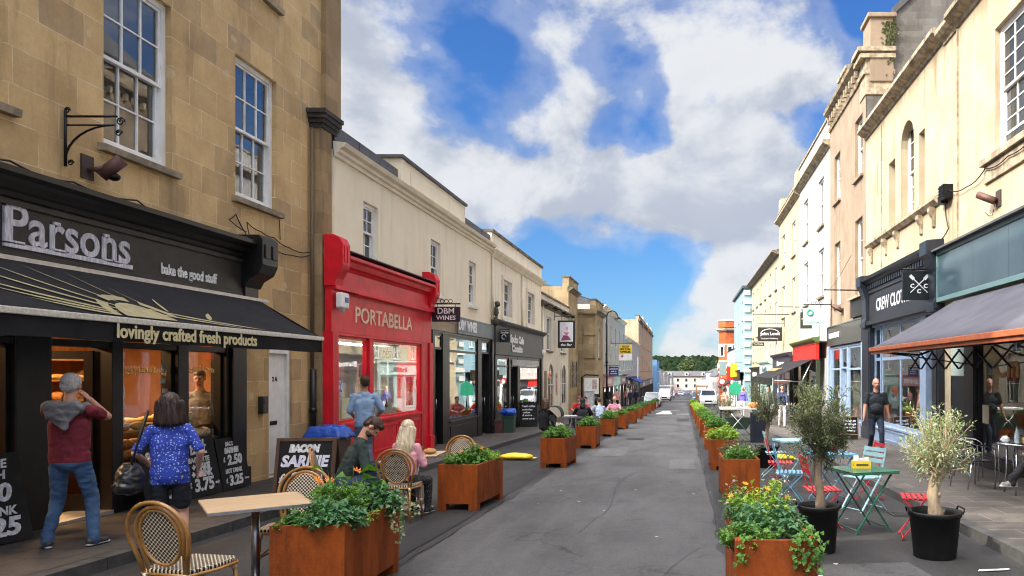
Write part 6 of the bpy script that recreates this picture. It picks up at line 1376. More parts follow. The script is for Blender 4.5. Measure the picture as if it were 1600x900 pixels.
def hand(B, w_, d, side, curl=.5, r=1., lab='skin'):
    d = V(d).normalized(); x = V(side)-d*V(side).dot(d); x = x.normalized(); up = x.cross(d)      # x: towards thumb side, curl towards -up
    c = w_+d*.045; M_ = Matrix((x, d, up)).transposed(); B.ell(c, (.040*r, .055*r, .018*r), lab, M_)
    for i, (o, ln) in enumerate(((.027, .070), (.009, .078), (-.010, .073), (-.027, .058))):
        p = c+x*o*r+d*.040; d1 = (d*math.cos(curl*.8)-up*math.sin(curl*.8)); q = p+d1*ln*.5*r; d2 = (d*math.cos(curl*2)-up*math.sin(curl*2)); B.cap(p, q, .0095*r, .0088*r, lab); B.cap(q, q+d2*ln*.5*r, .0088*r, .0075*r, lab)
    p = c+x*.034*r-d*.025; q = p+(x*.7+d*.6-up*.3).normalized()*.04*r; B.cap(p, q, .011*r, .010*r, lab); B.cap(q, q+(x*.25+d*.9-up*.4).normalized()*.032*r, .010*r, .008*r, lab)
def person(label, loc, rz, mats, H=1.74, pel=None, lean=(0, 0), feet=None, hands=None, elb=None, knee=None, head=(0, 0), sleeve=.5, leg='long', hair='short', sex='m', bulk=1., vox=.010, wr=.004, seed=1, twist=0, fin=True, hat=None, shirt_hem=.0, group=None, beard=False):
    """local frame: x to the person's right, faces +y"""
    s = H/1.75; T = thing('person', label, 'person', loc, R(rz), group); B = Body()
    P = V(pel or (0, 0, .93*s)); up = V((lean[1], lean[0], 1)).normalized(); X = V((math.cos(R(twist)), math.sin(R(twist)), 0)); X = (X-up*X.dot(up)).normalized(); F_ = up.cross(X); sw = (.185 if sex == 'm' else .160)*s*(.6+.4*bulk)
    chest = P+up*.33*s; neck = P+up*.555*s; bw = bulk*s
    hd = neck+(up*.55+V((0, 0, .45))).normalized()*.10*s+F_*.02*s; yaw, pit = R(head[0]), R(head[1])
    hM = Matrix((X, F_, up)).transposed() @ Matrix.Rotation(yaw, 3, 'Z') @ Matrix.Rotation(pit, 3, 'X'); hX, hF, hU = hM.col[0].copy(), hM.col[1].copy(), hM.col[2].copy(); hc = hd+hU*.075*s+hF*.02*s*max(0, pit)
    # torso
    B.cap(P-up*.02*s, P+up*.12*s, .135*bw, .130*bw, 'shirt' if shirt_hem >= 0 else 'trousers', (F_, .74)); B.cap(P+up*.10*s, chest, .130*bw*(1 if sex == 'm' else .92), .152*bw*(1 if sex == 'm' else .9), 'shirt', (F_, .72))
    B.cap(chest, P+up*.47*s, .150*bw*(1 if sex == 'm' else .9), .105*s, 'shirt', (F_, .70))
    for sg in (-1, 1): B.cap(P+X*sg*.06*s+up*.02*s, chest+X*sg*.075*s, .105*bw, .105*bw, 'shirt', (F_, .95))
    if sex == 'f':
        for sg in (-1, 1): B.ell(P+up*.36*s+X*sg*.07*s+F_*.085*s, (.065*s, .06*s, .065*s), 'shirt')
    if bulk > 1.05: B.ell(P+up*.14*s+F_*.05*s, (.15*bw, .12*bw, .16*s), 'shirt', Matrix((X, F_, up)).transposed())
    B.hem = (P, up, shirt_hem*s, not (pel and pel[2] < .7)); B.nlo = None
    if shirt_hem > 0: B.cap(P+up*(.10-shirt_hem)*s, P+up*.14*s, .150*bw, .138*bw, 'shirt', (F_, .80))
    B.cap(neck-up*.09*s, hd+hU*.01, .062*s, .054*s, 'skin'); B.cap(neck-up*.10*s-X*.10*s, neck-up*.10*s+X*.10*s, .060*s, .060*s, 'shirt'); B.cap(neck-up*.055*s-X*.02*s, neck-up*.055*s+X*.02*s, .068*s, .068*s, 'shirt')
    # head and face
    B.ell(hc+hU*.03*s-hF*.012*s, (.076*s, .098*s, .098*s), 'skin', hM); B.ell(hc-hU*.035*s+hF*.025*s, (.062*s, .072*s, .085*s), 'skin', hM); B.ell(hc-hU*.085*s+hF*.055*s, (.034*s, .030*s, .028*s), 'skin', hM)
    B.cap(hc+hU*.015*s+hF*.085*s, hc-hU*.025*s+hF*.112*s, .010*s, .015*s, 'skin'); B.cap(hc+hU*.032*s+hF*.082*s-hX*.035*s, hc+hU*.032*s+hF*.082*s+hX*.035*s, .013*s, .013*s, 'skin')
    for sg in (-1, 1):
        B.ell(hc+hX*sg*.078*s-hU*.005*s-hF*.008*s, (.012*s, .022*s, .034*s), 'skin', hM); B.ell(hc+hX*sg*.031*s+hU*.012*s+hF*.086*s, (.013*s, .011*s, .008*s), 'eye', hM)
    B.cap(hc-hU*.058*s+hF*.090*s-hX*.018*s, hc-hU*.058*s+hF*.090*s+hX*.018*s, .008*s, .008*s, 'lip')
    if beard: B.ell(hc-hU*.070*s+hF*.040*s, (.066*s, .062*s, .055*s), 'beard', hM); B.cap(hc-hU*.040*s+hF*.098*s-hX*.025*s, hc-hU*.040*s+hF*.098*s+hX*.025*s, .010*s, .010*s, 'beard')
    # arms
    hands = hands or [(-.27*s, .06, .80*s), (.27*s, .06, .80*s)]; elb = elb or [(-.6, -1, 0), (.6, -1, 0)]
    for i, sg in enumerate((-1, 1)):
        S0 = P+up*.475*s+X*sg*sw; E_, W_ = ik(S0, V(hands[i]), .285*s, .255*s, elb[i]); r0 = (.052 if sex == 'm' else .044)*s*(.5+.5*bulk)
        B.cap(S0, E_, r0, r0*.84, 'skin'); B.cap(E_, W_, r0*.84, .028*s, 'skin')
        sl = sleeve
        if sl > 0:
            e = S0.lerp(E_, min(1, sl*2)); B.cap(S0, e, r0*1.20, r0*1.16, 'shirt')
            if sl > .5: B.cap(E_, E_.lerp(W_, (sl-.5)*2), r0*1.15, .040*s, 'shirt')
        dr = (W_-E_).normalized(); side = X*-sg if abs(dr.dot(X)) < .7 else up
        if fin: hand(B, W_, dr, F_ if abs(dr.z) > .6 else up, .55, s)
        else: B.cap(W_+dr*.02, W_+dr*.12*s, .034*s, .026*s, 'skin', None)
    # legs
    feet = feet or [(-.10*s, 0, 0, 0), (.10*s, .02, 0, 0)]; knee = knee or [(-.05, 1, 0), (.05, 1, 0)]
    for i, sg in enumerate((-1, 1)):
        h = P+X*sg*.088*s-V((0, 0, .02*s)); fx, fy, fz, fr = feet[i]; an = V((fx, fy, fz+.085*s)); K, A_ = ik(h, an, .435*s, .42*s, knee[i]); th = (.088 if sex == 'm' else .086)*s*(.4+.6*bulk)
        lt = 'trousers' if leg in ('long',) else 'skin'
        if leg == 'long': B.cap(h, K, th, .064*s, 'trousers'); B.cap(K, A_+V((0, 0, .02)), .063*s, .052*s, 'trousers'); B.cap(A_-V((0, 0, .035*s)), A_+V((0, 0, .05*s)), .053*s, .052*s, 'trousers'); B.cap(h+V((0, 0, .05*s)), h-V((0, 0, .02)), th*1.02, th, 'trousers')
        else:
            B.cap(h, K, th*.95, .056*s, 'skin'); B.cap(K, K.lerp(A_, .4), .055*s, .056*s, 'skin'); B.cap(K.lerp(A_, .4), A_, .056*s, .036*s, 'skin')
            q = h.lerp(K, .72 if leg == 'shorts' else .55); B.cap(h+V((0, 0, .05*s)), q, th*1.08, th*1.05, 'trousers')
        fd = V((-math.sin(R(fr)), math.cos(R(fr)), 0))
        if len(feet[i]) > 4: fd = (fd+V((0, 0, feet[i][4]))).normalized()
        fu = V((0, 0, 1)); c = A_-V((0, 0, .040*s)); B.cap(c-fd*.035*s, c+fd*.13*s-V((0, 0, .012*s)), .042*s, .032*s, 'shoe'); B.cap(c-fd*.04*s-V((0, 0, .032*s)), c+fd*.145*s-V((0, 0, .032*s)), .036*s, .034*s, 'sole', (fu, .36)); B.cap(c, A_+V((0, 0, .005)), .040*s, .040*s, 'shoe')
    B.ell(P-V((0, 0, .03*s)), (.150*bw, .118*bw, .12*s), 'trousers')
    M_ = dict(mats); M_.setdefault('eye', pm('eye_dark', (.02, .016, .014), rough=.3)); M_.setdefault('lip', pm('lip', (.38, .14, .11), rough=.5)); M_.setdefault('sole', M_['shoe']); M_.setdefault('beard', M_.get('hair'))
    B.build('body', M_, T, vox, 2, wr, seed)
    if hair and hair != 'bald':
        Hh = Body(); k = lambda a, b, c: hc+hX*a*s+hF*b*s+hU*c*s
        if hair == 'short': Hh.ell(k(0, -.020, .040), (.083*s, .100*s, .098*s), 'hair', hM); Hh.ell(k(0, -.062, -.005), (.070*s, .050*s, .065*s), 'hair', hM); Hh.ell(k(0, .050, .088), (.062*s, .045*s, .035*s), 'hair', hM)
        elif hair == 'bob':
            Hh.ell(k(0, -.018, .038), (.094*s, .108*s, .102*s), 'hair', hM)
            for a in range(-4, 5):
                t = a/4*2.0; x, y = .090*math.sin(t), -.100*math.cos(t)-.005; Hh.cap(k(x, y*.85, .02), k(x*1.28, y*1.12, -.20+.03*abs(a/4)), .040*s, .030*s, 'hair')
        elif hair in ('long', 'halfup'):
            Hh.ell(k(0, -.018, .038), (.086*s, .102*s, .098*s), 'hair', hM)
            for a in range(-3, 4):
                t = a/3*1.55; x, y = .085*math.sin(t), -.095*math.cos(t); b0 = k(x, y*.9, .0); e = P+up*(.20+.06*abs(a/3))*s-F_*(.150*s*math.cos(t)+.0)+X*x*1.25*s; mid = neck-up*.06*s-F_*.125*s*max(.35, math.cos(t))+X*x*1.2*s; Hh.cap(b0, mid, .038*s, .040*s, 'hair'); Hh.cap(mid, e, .040*s, .016*s, 'hair')
            if hair == 'halfup': Hh.ell(k(0, -.105, .035), (.03*s, .03*s, .026*s), 'hair', hM); Hh.cap(k(-.07, -.05, .05), k(0, -.11, .03), .014*s, .02*s, 'hair'); Hh.cap(k(.07, -.05, .05), k(0, -.11, .03), .014*s, .02*s, 'hair')
        elif hair == 'bun': Hh.ell(k(0, -.018, .038), (.084*s, .102*s, .098*s), 'hair', hM); Hh.ell(k(0, -.12, .05), (.045*s,)*3, 'hair')
        # keep the face and ears free
        o = Hh.build('hair', {'hair': M_['hair']}, T, vox*.9, 2, .006 if vox < .009 else .004, seed, True)
        if vox < .0105 and hair in ('bob', 'halfup', 'short'):
            from mathutils.bvhtree import BVHTree
            bv = BVHTree.FromPolygons([v.co[:] for v in o.data.vertices], [tuple(p.vertices) for p in o.data.polygons]); rr = random.Random(seed); st = MB(); vsn = o.data.vertices; short = hair == 'short'
            for _ in range(520 if short else 420):
                v = vsn[rr.randrange(len(vsn))]; p = v.co+v.normal*.002; P2 = [p.copy()]; k_ = 3 if short else 10; stp = .011 if short else .024; fw = (hF*-.6+hX*rr.gauss(0, .3)) if short else V((rr.gauss(0, .12), rr.gauss(0, .12), 0))
                for q_ in range(k_):
                    p = p+(V((0, 0, -1))+fw).normalized()*stp; nb = bv.find_nearest(p)
                    if nb[0] is not None and nb[3] < .035: p = nb[0]+nb[1]*rr.uniform(.001, .005)
                    P2.append(p.copy())
                st.tube(P2, [.0022*(1-.7*i/len(P2)) for i in range(len(P2))], 4, cap=False)
            st.build('hair_strands', M_['hair'], T, local=True, recalc=False)
    if hat:
        Hh = Body(); k = lambda a, b, c: hc+hX*a*s+hF*b*s+hU*c*s
        if hat[0] == 'hood': Hh.ell(k(0, -.02, .02), (.098*s, .118*s, .12*s), 'hat', hM); Hh.cap(k(0, -.06, -.09), neck-F_*.04*s, .085*s, .11*s, 'hat')
        else: Hh.ell(k(0, -.01, .055), (.088*s, .106*s, .080*s), 'hat', hM); Hh.cap(k(-.03, .09, .055), k(.03, .09, .055), .04*s, .04*s, 'hat', (hU, .3))
        Hh.build('hood' if hat[0] == 'hood' else 'cap', {'hat': hat[1]}, T, vox, 2)
    return T, dict(P=P, up=up, X=X, F=F_, neck=neck, hc=hc, hM=hM, s=s)
denim = clothm('denim', (.060, .125, .235), (.035, .080, .165), 7, streak=(.12, .20, .31)); navyf = clothm('navy', (.012, .014, .022)); blackf = clothm('black', (.010, .013, .018), (.016, .02, .026))
whsh = pm('white_shoe', (.62, .60, .56), rough=.6); dksh = pm('dark_shoe', (.02, .02, .022), (.05, .05, .05), rough=.6, ns=30); sole = pm('pale_sole', (.68, .67, .62), rough=.6); brsh = pm('brown_shoe', (.08, .04, .02), rough=.5)
hgrey = pm('hair_grey', (.52, .50, .47), (.36, .34, .32), rough=.6, ns=60, bump=.6, bs=160); hdark = pm('hair_dark', (.030, .016, .013), (.05, .026, .02), rough=.42, ns=40, stretch=(1, 1, .2), bump=.6, bs=160); hbrown = pm('hair_brown', (.075, .036, .018), (.045, .02, .01), rough=.5, ns=40, bump=.6, bs=160); hblond = pm('hair_blond', (.66, .56, .40), (.48, .38, .25), rough=.42, ns=30, stretch=(1, 1, .15), bump=.6, bs=160)
# man in the maroon shirt, both hands up at his face
T, q = person('man in maroon shirt and jeans, hands raised to his face, at bakery door', (-5.88, 7.05, pz(7.05)+.004), 14, {'skin': skinm('a'), 'shirt': clothm('maroon', (.165, .010, .022), (.115, .007, .016), 5), 'trousers': denim, 'shoe': dksh, 'sole': sole, 'hair': hgrey}, 1.63,
              feet=[(-.20, .04, 0, 38), (.16, .08, 0, -24)], hands=[(-.105, .12, 1.43), (.10, .13, 1.42)], elb=[(-1, -.25, -1.5), (1, -.25, -1.7)], head=(4, -8), sleeve=.28, hair='short', bulk=1.04, vox=.0065, wr=.0045, seed=3, shirt_hem=.05)
Bd = Body(); n_ = q['neck']; X, F_, up = q['X'], q['F'], q['up']
Bd.cap(n_-X*.15+F_*.02-up*.05, n_-F_*.085-X*.10-up*.06, .05, .055, 'sw'); Bd.cap(n_+X*.13+F_*.02-up*.04, n_-F_*.09+X*.08-up*.05, .045, .05, 'sw'); Bd.cap(n_-F_*.095-X*.12-up*.03, n_-F_*.105+X*.10-up*.03, .055, .055, 'sw'); Bd.cap(n_-F_*.125-X*.05-up*.09, n_-F_*.155+X*.03-up*.22, .095, .03, 'sw', (F_, .35)); Bd.cap(n_-F_*.125+X*.06-up*.07, n_-F_*.15+X*.02-up*.17, .075, .03, 'sw', (F_, .35))
Bd.build('jumper', {'sw': clothm('grey', (.17, .17, .175), (.10, .10, .105), 14)}, T, .007, 2, .012, 8)
mb = MB(); c = q['hc']; hM = q['hM']
for sg in (-1, 1): mb.tube([c+hM @ V((sg*.079, .075, .014)), c+hM @ V((sg*.082, -.02, .012))], .003, 5)
mb.build('glasses', iron, T, local=True)
# woman in the blue blouse
T, q = person('woman in blue patterned blouse and navy shorts looking into bakery window', (-4.90, 7.02, gz(7.02)+.004), 30, {'skin': skinm('b'), 'shirt': spotm('fabric_blue_dots', (.018, .045, .33), (.32, .42, .66), 42, .27), 'trousers': navyf, 'shoe': dksh, 'hair': hdark}, 1.56,
              sex='f', bulk=.97, hair='bob', leg='shorts', sleeve=.42, hands=[(-.20, .16, .93), (.22, .12, .86)], feet=[(-.10, 0, 0, 8), (.10, .03, 0, -6)], vox=.0075, wr=.004, seed=5, shirt_hem=.11)
Bg = Body(); Bg.ell((-.30, -.06, .80), (.11, .16, .15), 'bag'); Bg.ell((-.31, -.08, .74), (.12, .15, .08), 'bag'); Bg.cap((-.27, -.14, .90), (-.27, .04, .90), .03, .03, 'bag')
bg_ = Bg.build('handbag', {'bag': pm('black_leather', (.010, .012, .013), (.022, .024, .024), rough=.35, ns=14)}, None, .008, 2, .012, 4); bg_.location = T.location; bg_.rotation_euler = T.rotation_euler; tag(bg_, 'slouchy black handbag hanging from the shoulder of the woman in blue', 'handbag')
mb = MB()
for y0, y1 in ((-.13, -.075), (.02, .03)): mb.tube([(-.28, y0, .93), (-.235, y0*.3-.06, 1.15), (-.17, y1-.04, 1.40), (-.165, -.01, 1.425)], .010, 6)
mb.build('strap', MC['black_leather'], bg_, local=True); mb = MB(); mb.ell((-.35, .03, .93), (.02, .025, .015)); mb.build('red_tag', pm('red_tag', (.5, .02, .02)), bg_, local=True)
# man in the pale blue shirt at the red shop
blu = clothm('pale_blue', (.25, .36, .52), (.20, .30, .45), 5)
person('man in pale blue shirt looking into the red shop window', (-6.02, 13.9, pz(13.9)+.004), 35, {'skin': skinm('c'), 'shirt': blu, 'trousers': clothm('blue_grey', (.10, .13, .18)), 'shoe': brsh, 'hair': hbrown}, 1.75, hands=[(-.16, .22, 1.02), (.25, .17, .98)], sleeve=.56, head=(5, 6), vox=.010, wr=.005, seed=9, shirt_hem=.10, bulk=1.02)
# seated couple
person('bearded man in dark green jumper sitting and looking down at his lap', (-4.17, 9.06, gz(9.1)+.005), -62, {'skin': skinm('a'), 'shirt': clothm('bottle_green', (.018, .035, .030), (.012, .024, .021), 6), 'trousers': clothm('indigo', (.028, .05, .10)), 'shoe': dksh, 'sole': sole, 'hair': hbrown, 'beard': pm('beard', (.045, .022, .012), rough=.7)}, 1.80,
       pel=(0, -.02, .50), lean=(.42, 0), feet=[(-.14, .44, 0, 5), (.14, .40, 0, -5)], knee=[(-.2, 1, 1), (.2, 1, 1)], hands=[(-.05, .36, .68), (.07, .37, .68)], elb=[(-1, -.6, -.2), (1, -.6, -.2)], head=(-6, -38), sleeve=1., vox=.008, wr=.006, seed=12, beard=True, bulk=1.03)
person('blonde woman in pink cardigan sitting with her back to the camera', (-3.52, 9.28, gz(9.3)+.005), -8, {'skin': skinm('b'), 'shirt': clothm('pink', (.62, .30, .34), (.54, .24, .28), 8), 'trousers': spotm('fabric_black_floral', (.014, .014, .016), (.4, .38, .34), 60, .2), 'shoe': blackf, 'sole': sole, 'hair': hblond}, 1.53,
       pel=(0, 0, .495), lean=(.12, 0), feet=[(-.11, .42, 0, 0), (.11, .40, 0, 0)], knee=[(-.2, 1, 1), (.2, 1, 1)], hands=[(-.08, .30, .68), (.10, .30, .70)], elb=[(-.7, -.6, -1), (.7, -.6, -1)], head=(0, -6), sleeve=1., hair='halfup', sex='f', vox=.008, wr=.004, seed=14)
# walking man in black
T, q = person('bald man in black t-shirt and dark jeans walking along the sunny pavement', (4.60, 17.6, pz(17.6)+.004), 176, {'skin': skinm('a'), 'shirt': clothm('black_tee', (.006, .010, .014), (.009, .014, .019)), 'trousers': clothm('dark_denim', (.016, .026, .05)), 'shoe': dksh, 'hair': hgrey}, 1.78, pel=(0, 0, .925),
       feet=[(-.10, .22, 0, 2), (.09, -.24, .05, -3)], hands=[(-.31, .0, .84), (.31, .14, .86)], head=(4, -2), sleeve=.34, hair='bald', bulk=1.14, vox=.010, wr=.005, seed=17, shirt_hem=.08)
# legs-crossed sitter at the cafe
person('person in black with grey trainers sitting cross legged at cafe table', (5.12, 9.98, pz(9.98)+.004), 92, {'skin': skinm('b'), 'shirt': blackf, 'trousers': clothm('black_jeans', (.012, .012, .014)), 'shoe': pm('grey_trainer', (.34, .34, .33), (.14, .14, .15), rough=.7, ns=34), 'sole': pm('trainer_sole', (.66, .66, .56), rough=.6), 'hair': hdark}, 1.72,
       pel=(0, -.02, .545), lean=(-.10, 0), feet=[(-.04, .34, 0, 4), (.02, .66, .20, -6)], knee=[(0, 1, .9), (0, .5, 1)], hands=[(-.16, .30, .66), (.16, .32, .68)], elb=[(-1, -.3, -.3), (1, -.3, -.3)], sleeve=1., vox=.009, wr=.005, seed=19)
# baker behind the glass
person('baker in grey top standing behind bread display inside the shop', (-7.95, 12.1, pz(12)+.002), 200, {'skin': skinm('c'), 'shirt': clothm('warm_grey', (.22, .19, .17)), 'trousers': blackf, 'shoe': dksh, 'hair': hbrown}, 1.80, vox=.012, wr=.004, seed=20, fin=False, head=(0, -10))
# distant people
def far(label, x, y, rz, shirt, trous, hair=hdark, sit=False, on=None, H=1.72, hs='short', sex='m', skin='b', hat=None, seed=0, **kw):
    z = (on if on is not None else (pz(y) if (x < -5.3 or x > 3.2) else gz(y)))+.004
    kw2 = dict(pel=(0, 0, .53), lean=(.08, 0), feet=[(-.12, .42, 0, 0), (.12, .42, 0, 0)], knee=[(-.1, 1, 1), (.1, 1, 1)], hands=[(-.12, .36, .74), (.14, .36, .74)], elb=[(-1, -.3, -.3), (1, -.3, -.3)]) if sit else dict(feet=[(-.09, .14, 0, 0), (.09, -.16, .03, 0)])
    kw2.update(kw); return person(label, (x, y, z), rz, {'skin': skinm(skin), 'shirt': clothm('s%.2f%.2f%.2f' % shirt, shirt), 'trousers': clothm('t%.2f%.2f%.2f' % trous, trous), 'shoe': dksh, 'hair': hair}, H, hair=hs, sex=sex, vox=.018, wr=.006, seed=seed, fin=False, hat=hat, sleeve=kw2.pop('sleeve', .5), **{k: v for k, v in kw2.items()})
blk = (.015, .015, .018)
far('person with brown hair in black top sitting beside the black pushchair', -4.25, 22.4, -30, blk, blk, hbrown, True, hs='bob', sex='f', sleeve=1.)
far('person in black hooded jacket sitting with back to the camera', -3.45, 25.2, 10, blk, blk, hdark, True, hat=('hood', blackf), sleeve=1., bulk=1.15)
far('person in bright red top and cap sitting beyond the hooded person', -4.6, 32.5, 170, (.55, .02, .02), blk, hdark, True, hat=('cap', clothm('red_cap', (.55, .02, .02))))
far('person in red checked shirt sitting next to the red capped one', -4.1, 31.0, 150, (.40, .08, .08), (.1, .1, .14), hbrown, True)
far('person in white and pale blue shirt leaning over cafe table', -3.25, 28.6, 30, (.42, .52, .66), (.1, .1, .14), hdark, True, lean=(.35, .1))
far('older person in pink shirt sitting facing the camera', -2.95, 31.6, 170, (.66, .30, .38), (.3, .3, .3), hgrey, True, hs='bald', bulk=1.15)
far('tall person in dark coat and pale trousers walking by the white shops', -5.75, 47.5, 0, (.03, .025, .022), (.32, .26, .19), H=1.85, sleeve=1.)
far('person all in black walking behind the dark coated walker', -5.65, 54, 0, blk, blk, sleeve=1.)
far('person in pink top with black backpack walking away', -4.95, 54.5, 0, (.60, .25, .25), blk, hbrown, sex='f')
far('person in red top standing near the silver car', -6.0, 72, 20, (.5, .05, .06), (.1, .1, .15))
far('person in pale dress beside the one in red', -5.6, 73.5, 0, (.6, .5, .45), (.5, .4, .4), hblond, sex='f', hs='long')
far('person in navy jacket near the far parked cars', -5.2, 72, 160, (.03, .035, .08), blk, sleeve=1.)
far('person in dark navy coat carrying a bag past the tan block', -5.1, 79, 0, (.02, .02, .05), blk, sleeve=1.)
far('woman in navy jacket and white trousers walking with a pushchair', 4.05, 30.2, 178, (.025, .04, .09), (.62, .58, .56), hbrown, sex='f', hands=[(-.16, .38, 1.0), (.16, .38, 1.0)], sleeve=1.)
far('person in grey green jacket walking beside woman in navy', 3.75, 32.5, 180, (.16, .18, .14), (.3, .28, .25), hdark, sleeve=1.)
far('person in pink vest and blue jeans standing by the vendor cart', 1.75, 31.5, -60, (.52, .30, .24), (.06, .10, .18), hdark, sleeve=.1)
far('blonde person in purple top and white trousers past the vendor cart', 3.4, 42, 160, (.14, .12, .42), (.6, .6, .62), hblond, sex='f', hs='long', sleeve=.9)
# ================================================================== BOARDS AND SIGNS
slateb = pm('chalkboard', (.008, .0085, .009), (.015, .0155, .016), rough=.75, spec=.25, ns=6); chalk = pm('chalk', (.72, .73, .75), (.45, .46, .48), rough=.9, ns=22); chalkb = pm('chalk_blue', (.50, .52, .66), (.66, .67, .74), rough=.9, ns=9); brownw = pm('brown_frame', (.075, .040, .022), (.05, .027, .016), rough=.5, ns=8, stretch=(1, 1, .2))
def board(name, label, cat, loc, yaw, wd, ht, lines, tilt=12, frame_m=None, two=False, fw=.03, group=None):
    T = thing(name, label, cat, loc, R(yaw), group); M_ = Matrix.Rotation(R(-tilt), 4, 'X')
    mb = MB(); mb.M = M_; mb.box(-wd/2, wd/2, 0, .02, .01, ht); mb.build('panel', slateb, T, bevel=.004, local=True)
    if frame_m:
        mb = MB(); mb.M = M_
        for a in ((-wd/2-.002, -wd/2+fw), (wd/2-fw, wd/2+.002)): mb.box(a[0], a[1], -.014, .022, 0, ht+.002)
        for a in ((.14, .14+fw), (ht-fw, ht+.003)): mb.box(-wd/2+fw, wd/2-fw, -.013, .021, a[0], a[1])
        mb.build('frame', frame_m, T, bevel=.004, local=True)
    if two:
        mb = MB(); q = M_ @ V((0, .025, ht)); mb.M = Matrix.Translation((0, q.y+.01, 0)) @ Matrix.Translation((0, 0, 0)) @ Matrix.Translation((0, q.y, 0)) @ Matrix.Rotation(R(tilt), 4, 'X') if False else Matrix.Translation((0, 2*q.y+.02, 0)) @ Matrix.Rotation(R(tilt), 4, 'X')
        mb.box(-wd/2, wd/2, -.02, 0, .01, ht); mb.build('back_panel', frame_m or slateb, T, bevel=.004, local=True)
        mb = MB(); q2 = M_ @ V((0, .01, ht))
        for sx in (-1, 1): mb.box(sx*wd*.35-.03, sx*wd*.35+.03, q2.y-.015, q2.y+.05, q2.z-.03, q2.z+.006)
        mb.build('hinge', steel, T, local=True)
    for tx, x, z, sz, w_, kw in lines:
        t = MB(); t.M = M_; put_text(t, tx, (x, -.004, z), (1, 0, 0), (0, 0, 1), sz, wid=w_, ext=.002, **{k: v for k, v in kw.items() if k != 'm'}); t.build('lettering', kw.get('m') or chalk, T, local=True, recalc=False)
    return T
S = dict(shear=.18, bold=.010); Sm = dict(shear=.15, bold=.004)
gp = 'chalkboards leaning on the bakery front'
board('chalkboard', 'black chalkboard reading bacon sarnie 2.50 leaning on bakery front by stone wall', 'chalkboard', (-6.84, 11.30, pz(11.3)+.003), 90, .70, .80, [('BACON', 0, .70, .09, .26, Sm), ('SARNIE', 0, .60, .11, .36, S), ('£', -.21, .47, .10, .05, Sm), ('2.50', .04, .45, .20, .38, S), ('HOT DRINK', -.02, .29, .09, .42, Sm), ('£', -.23, .15, .09, .05, Sm), ('3.25', 0, .14, .20, .36, S), ('take away', .27, .14, .04, .12, Sm)], 10, None, group=gp)
board('chalkboard', 'black chalkboard reading meal deal 3.75 leaning beside woman in blue', 'chalkboard', (-6.80, 10.50, pz(10.5)+.003), 90, .74, .86, [('MEAL', 0, .76, .13, .36, S), ('DEAL', 0, .66, .13, .36, S), ('BAGUETTE', -.02, .53, .10, .46, Sm), ('+ CAKE', .0, .43, .12, .40, S), ('+ DRINK', .0, .33, .12, .46, S), ('3.75', 0, .17, .24, .44, S), ('£', -.29, .19, .10, .05, Sm), ('only', .29, .17, .05, .1, Sm)], 11, None, group=gp)
board('chalkboard', 'black chalkboard mostly hidden behind the woman in blue', 'chalkboard', (-6.76, 9.62, pz(9.6)+.003), 90, .66, .84, [('SOUP', 0, .66, .14, .40, S), ('£', -.16, .42, .14, .08, S), ('2.95', .1, .42, .16, .30, S), ('ask inside', 0, .1, .06, .34, Sm)], 12, None, group=gp)
board('chalkboard', 'big black chalkboard with chalk prices propped against the bakery pillar nearest camera', 'chalkboard', (-6.63, 7.10, pz(7.1)+.003), 82, .72, .90, [('SAUSAGE', -.02, .79, .12, .50, Sm), ('BATCH', -.02, .68, .12, .44, Sm), ('3.50', 0, .50, .24, .46, S), ('+ DRINK', .02, .32, .12, .46, Sm), ('4.25', .02, .16, .24, .50, S)], 12, None, group=gp)
board('pavement_board', 'brown framed chalkboard reading bacon sarnie standing at the kerb', 'pavement board', (-4.96, 9.55, gz(9.55)+.002), 4, .76, 1.0, [('BACON', -.02, .86, .125, .40, dict(shear=.2, bold=.012, m=chalk)), ('SARNIE', 0, .69, .20, .62, dict(shear=.2, bold=.009, m=chalkb)), ('2.50', .02, .46, .22, .42, dict(shear=.2, bold=.008, m=chalkb)), ('£', -.28, .47, .16, .08, Sm)], 10, brownw, True, .045)
board('pavement_board', 'black chalkboard standing outside the charcoal shop beside blue topped bin', 'pavement board', (-6.45, 30.6, pz(30.6)+.002), 10, .72, 1.05, [('Fresh coffee', 0, .86, .12, .55, Sm), ('sandwiches', -.05, .72, .1, .42, Sm), ('cakes', -.08, .6, .1, .3, Sm), ('& more', -.05, .48, .1, .4, Sm), ('come on in', 0, .34, .1, .5, Sm)], 9, None, True)
board('pavement_board', 'small wood framed chalkboard behind the walking man in black', 'pavement board', (5.10, 22.6, pz(22.6)+.002), -4, .56, .72, [('Today at', 0, .58, .09, .4, Sm), ('the village', 0, .48, .08, .42, Sm), ('new styles', 0, .38, .08, .4, Sm), ('in store', 0, .28, .08, .36, Sm)], 9, pm('oak_frame', (.22, .13, .07), rough=.6), True, .03)
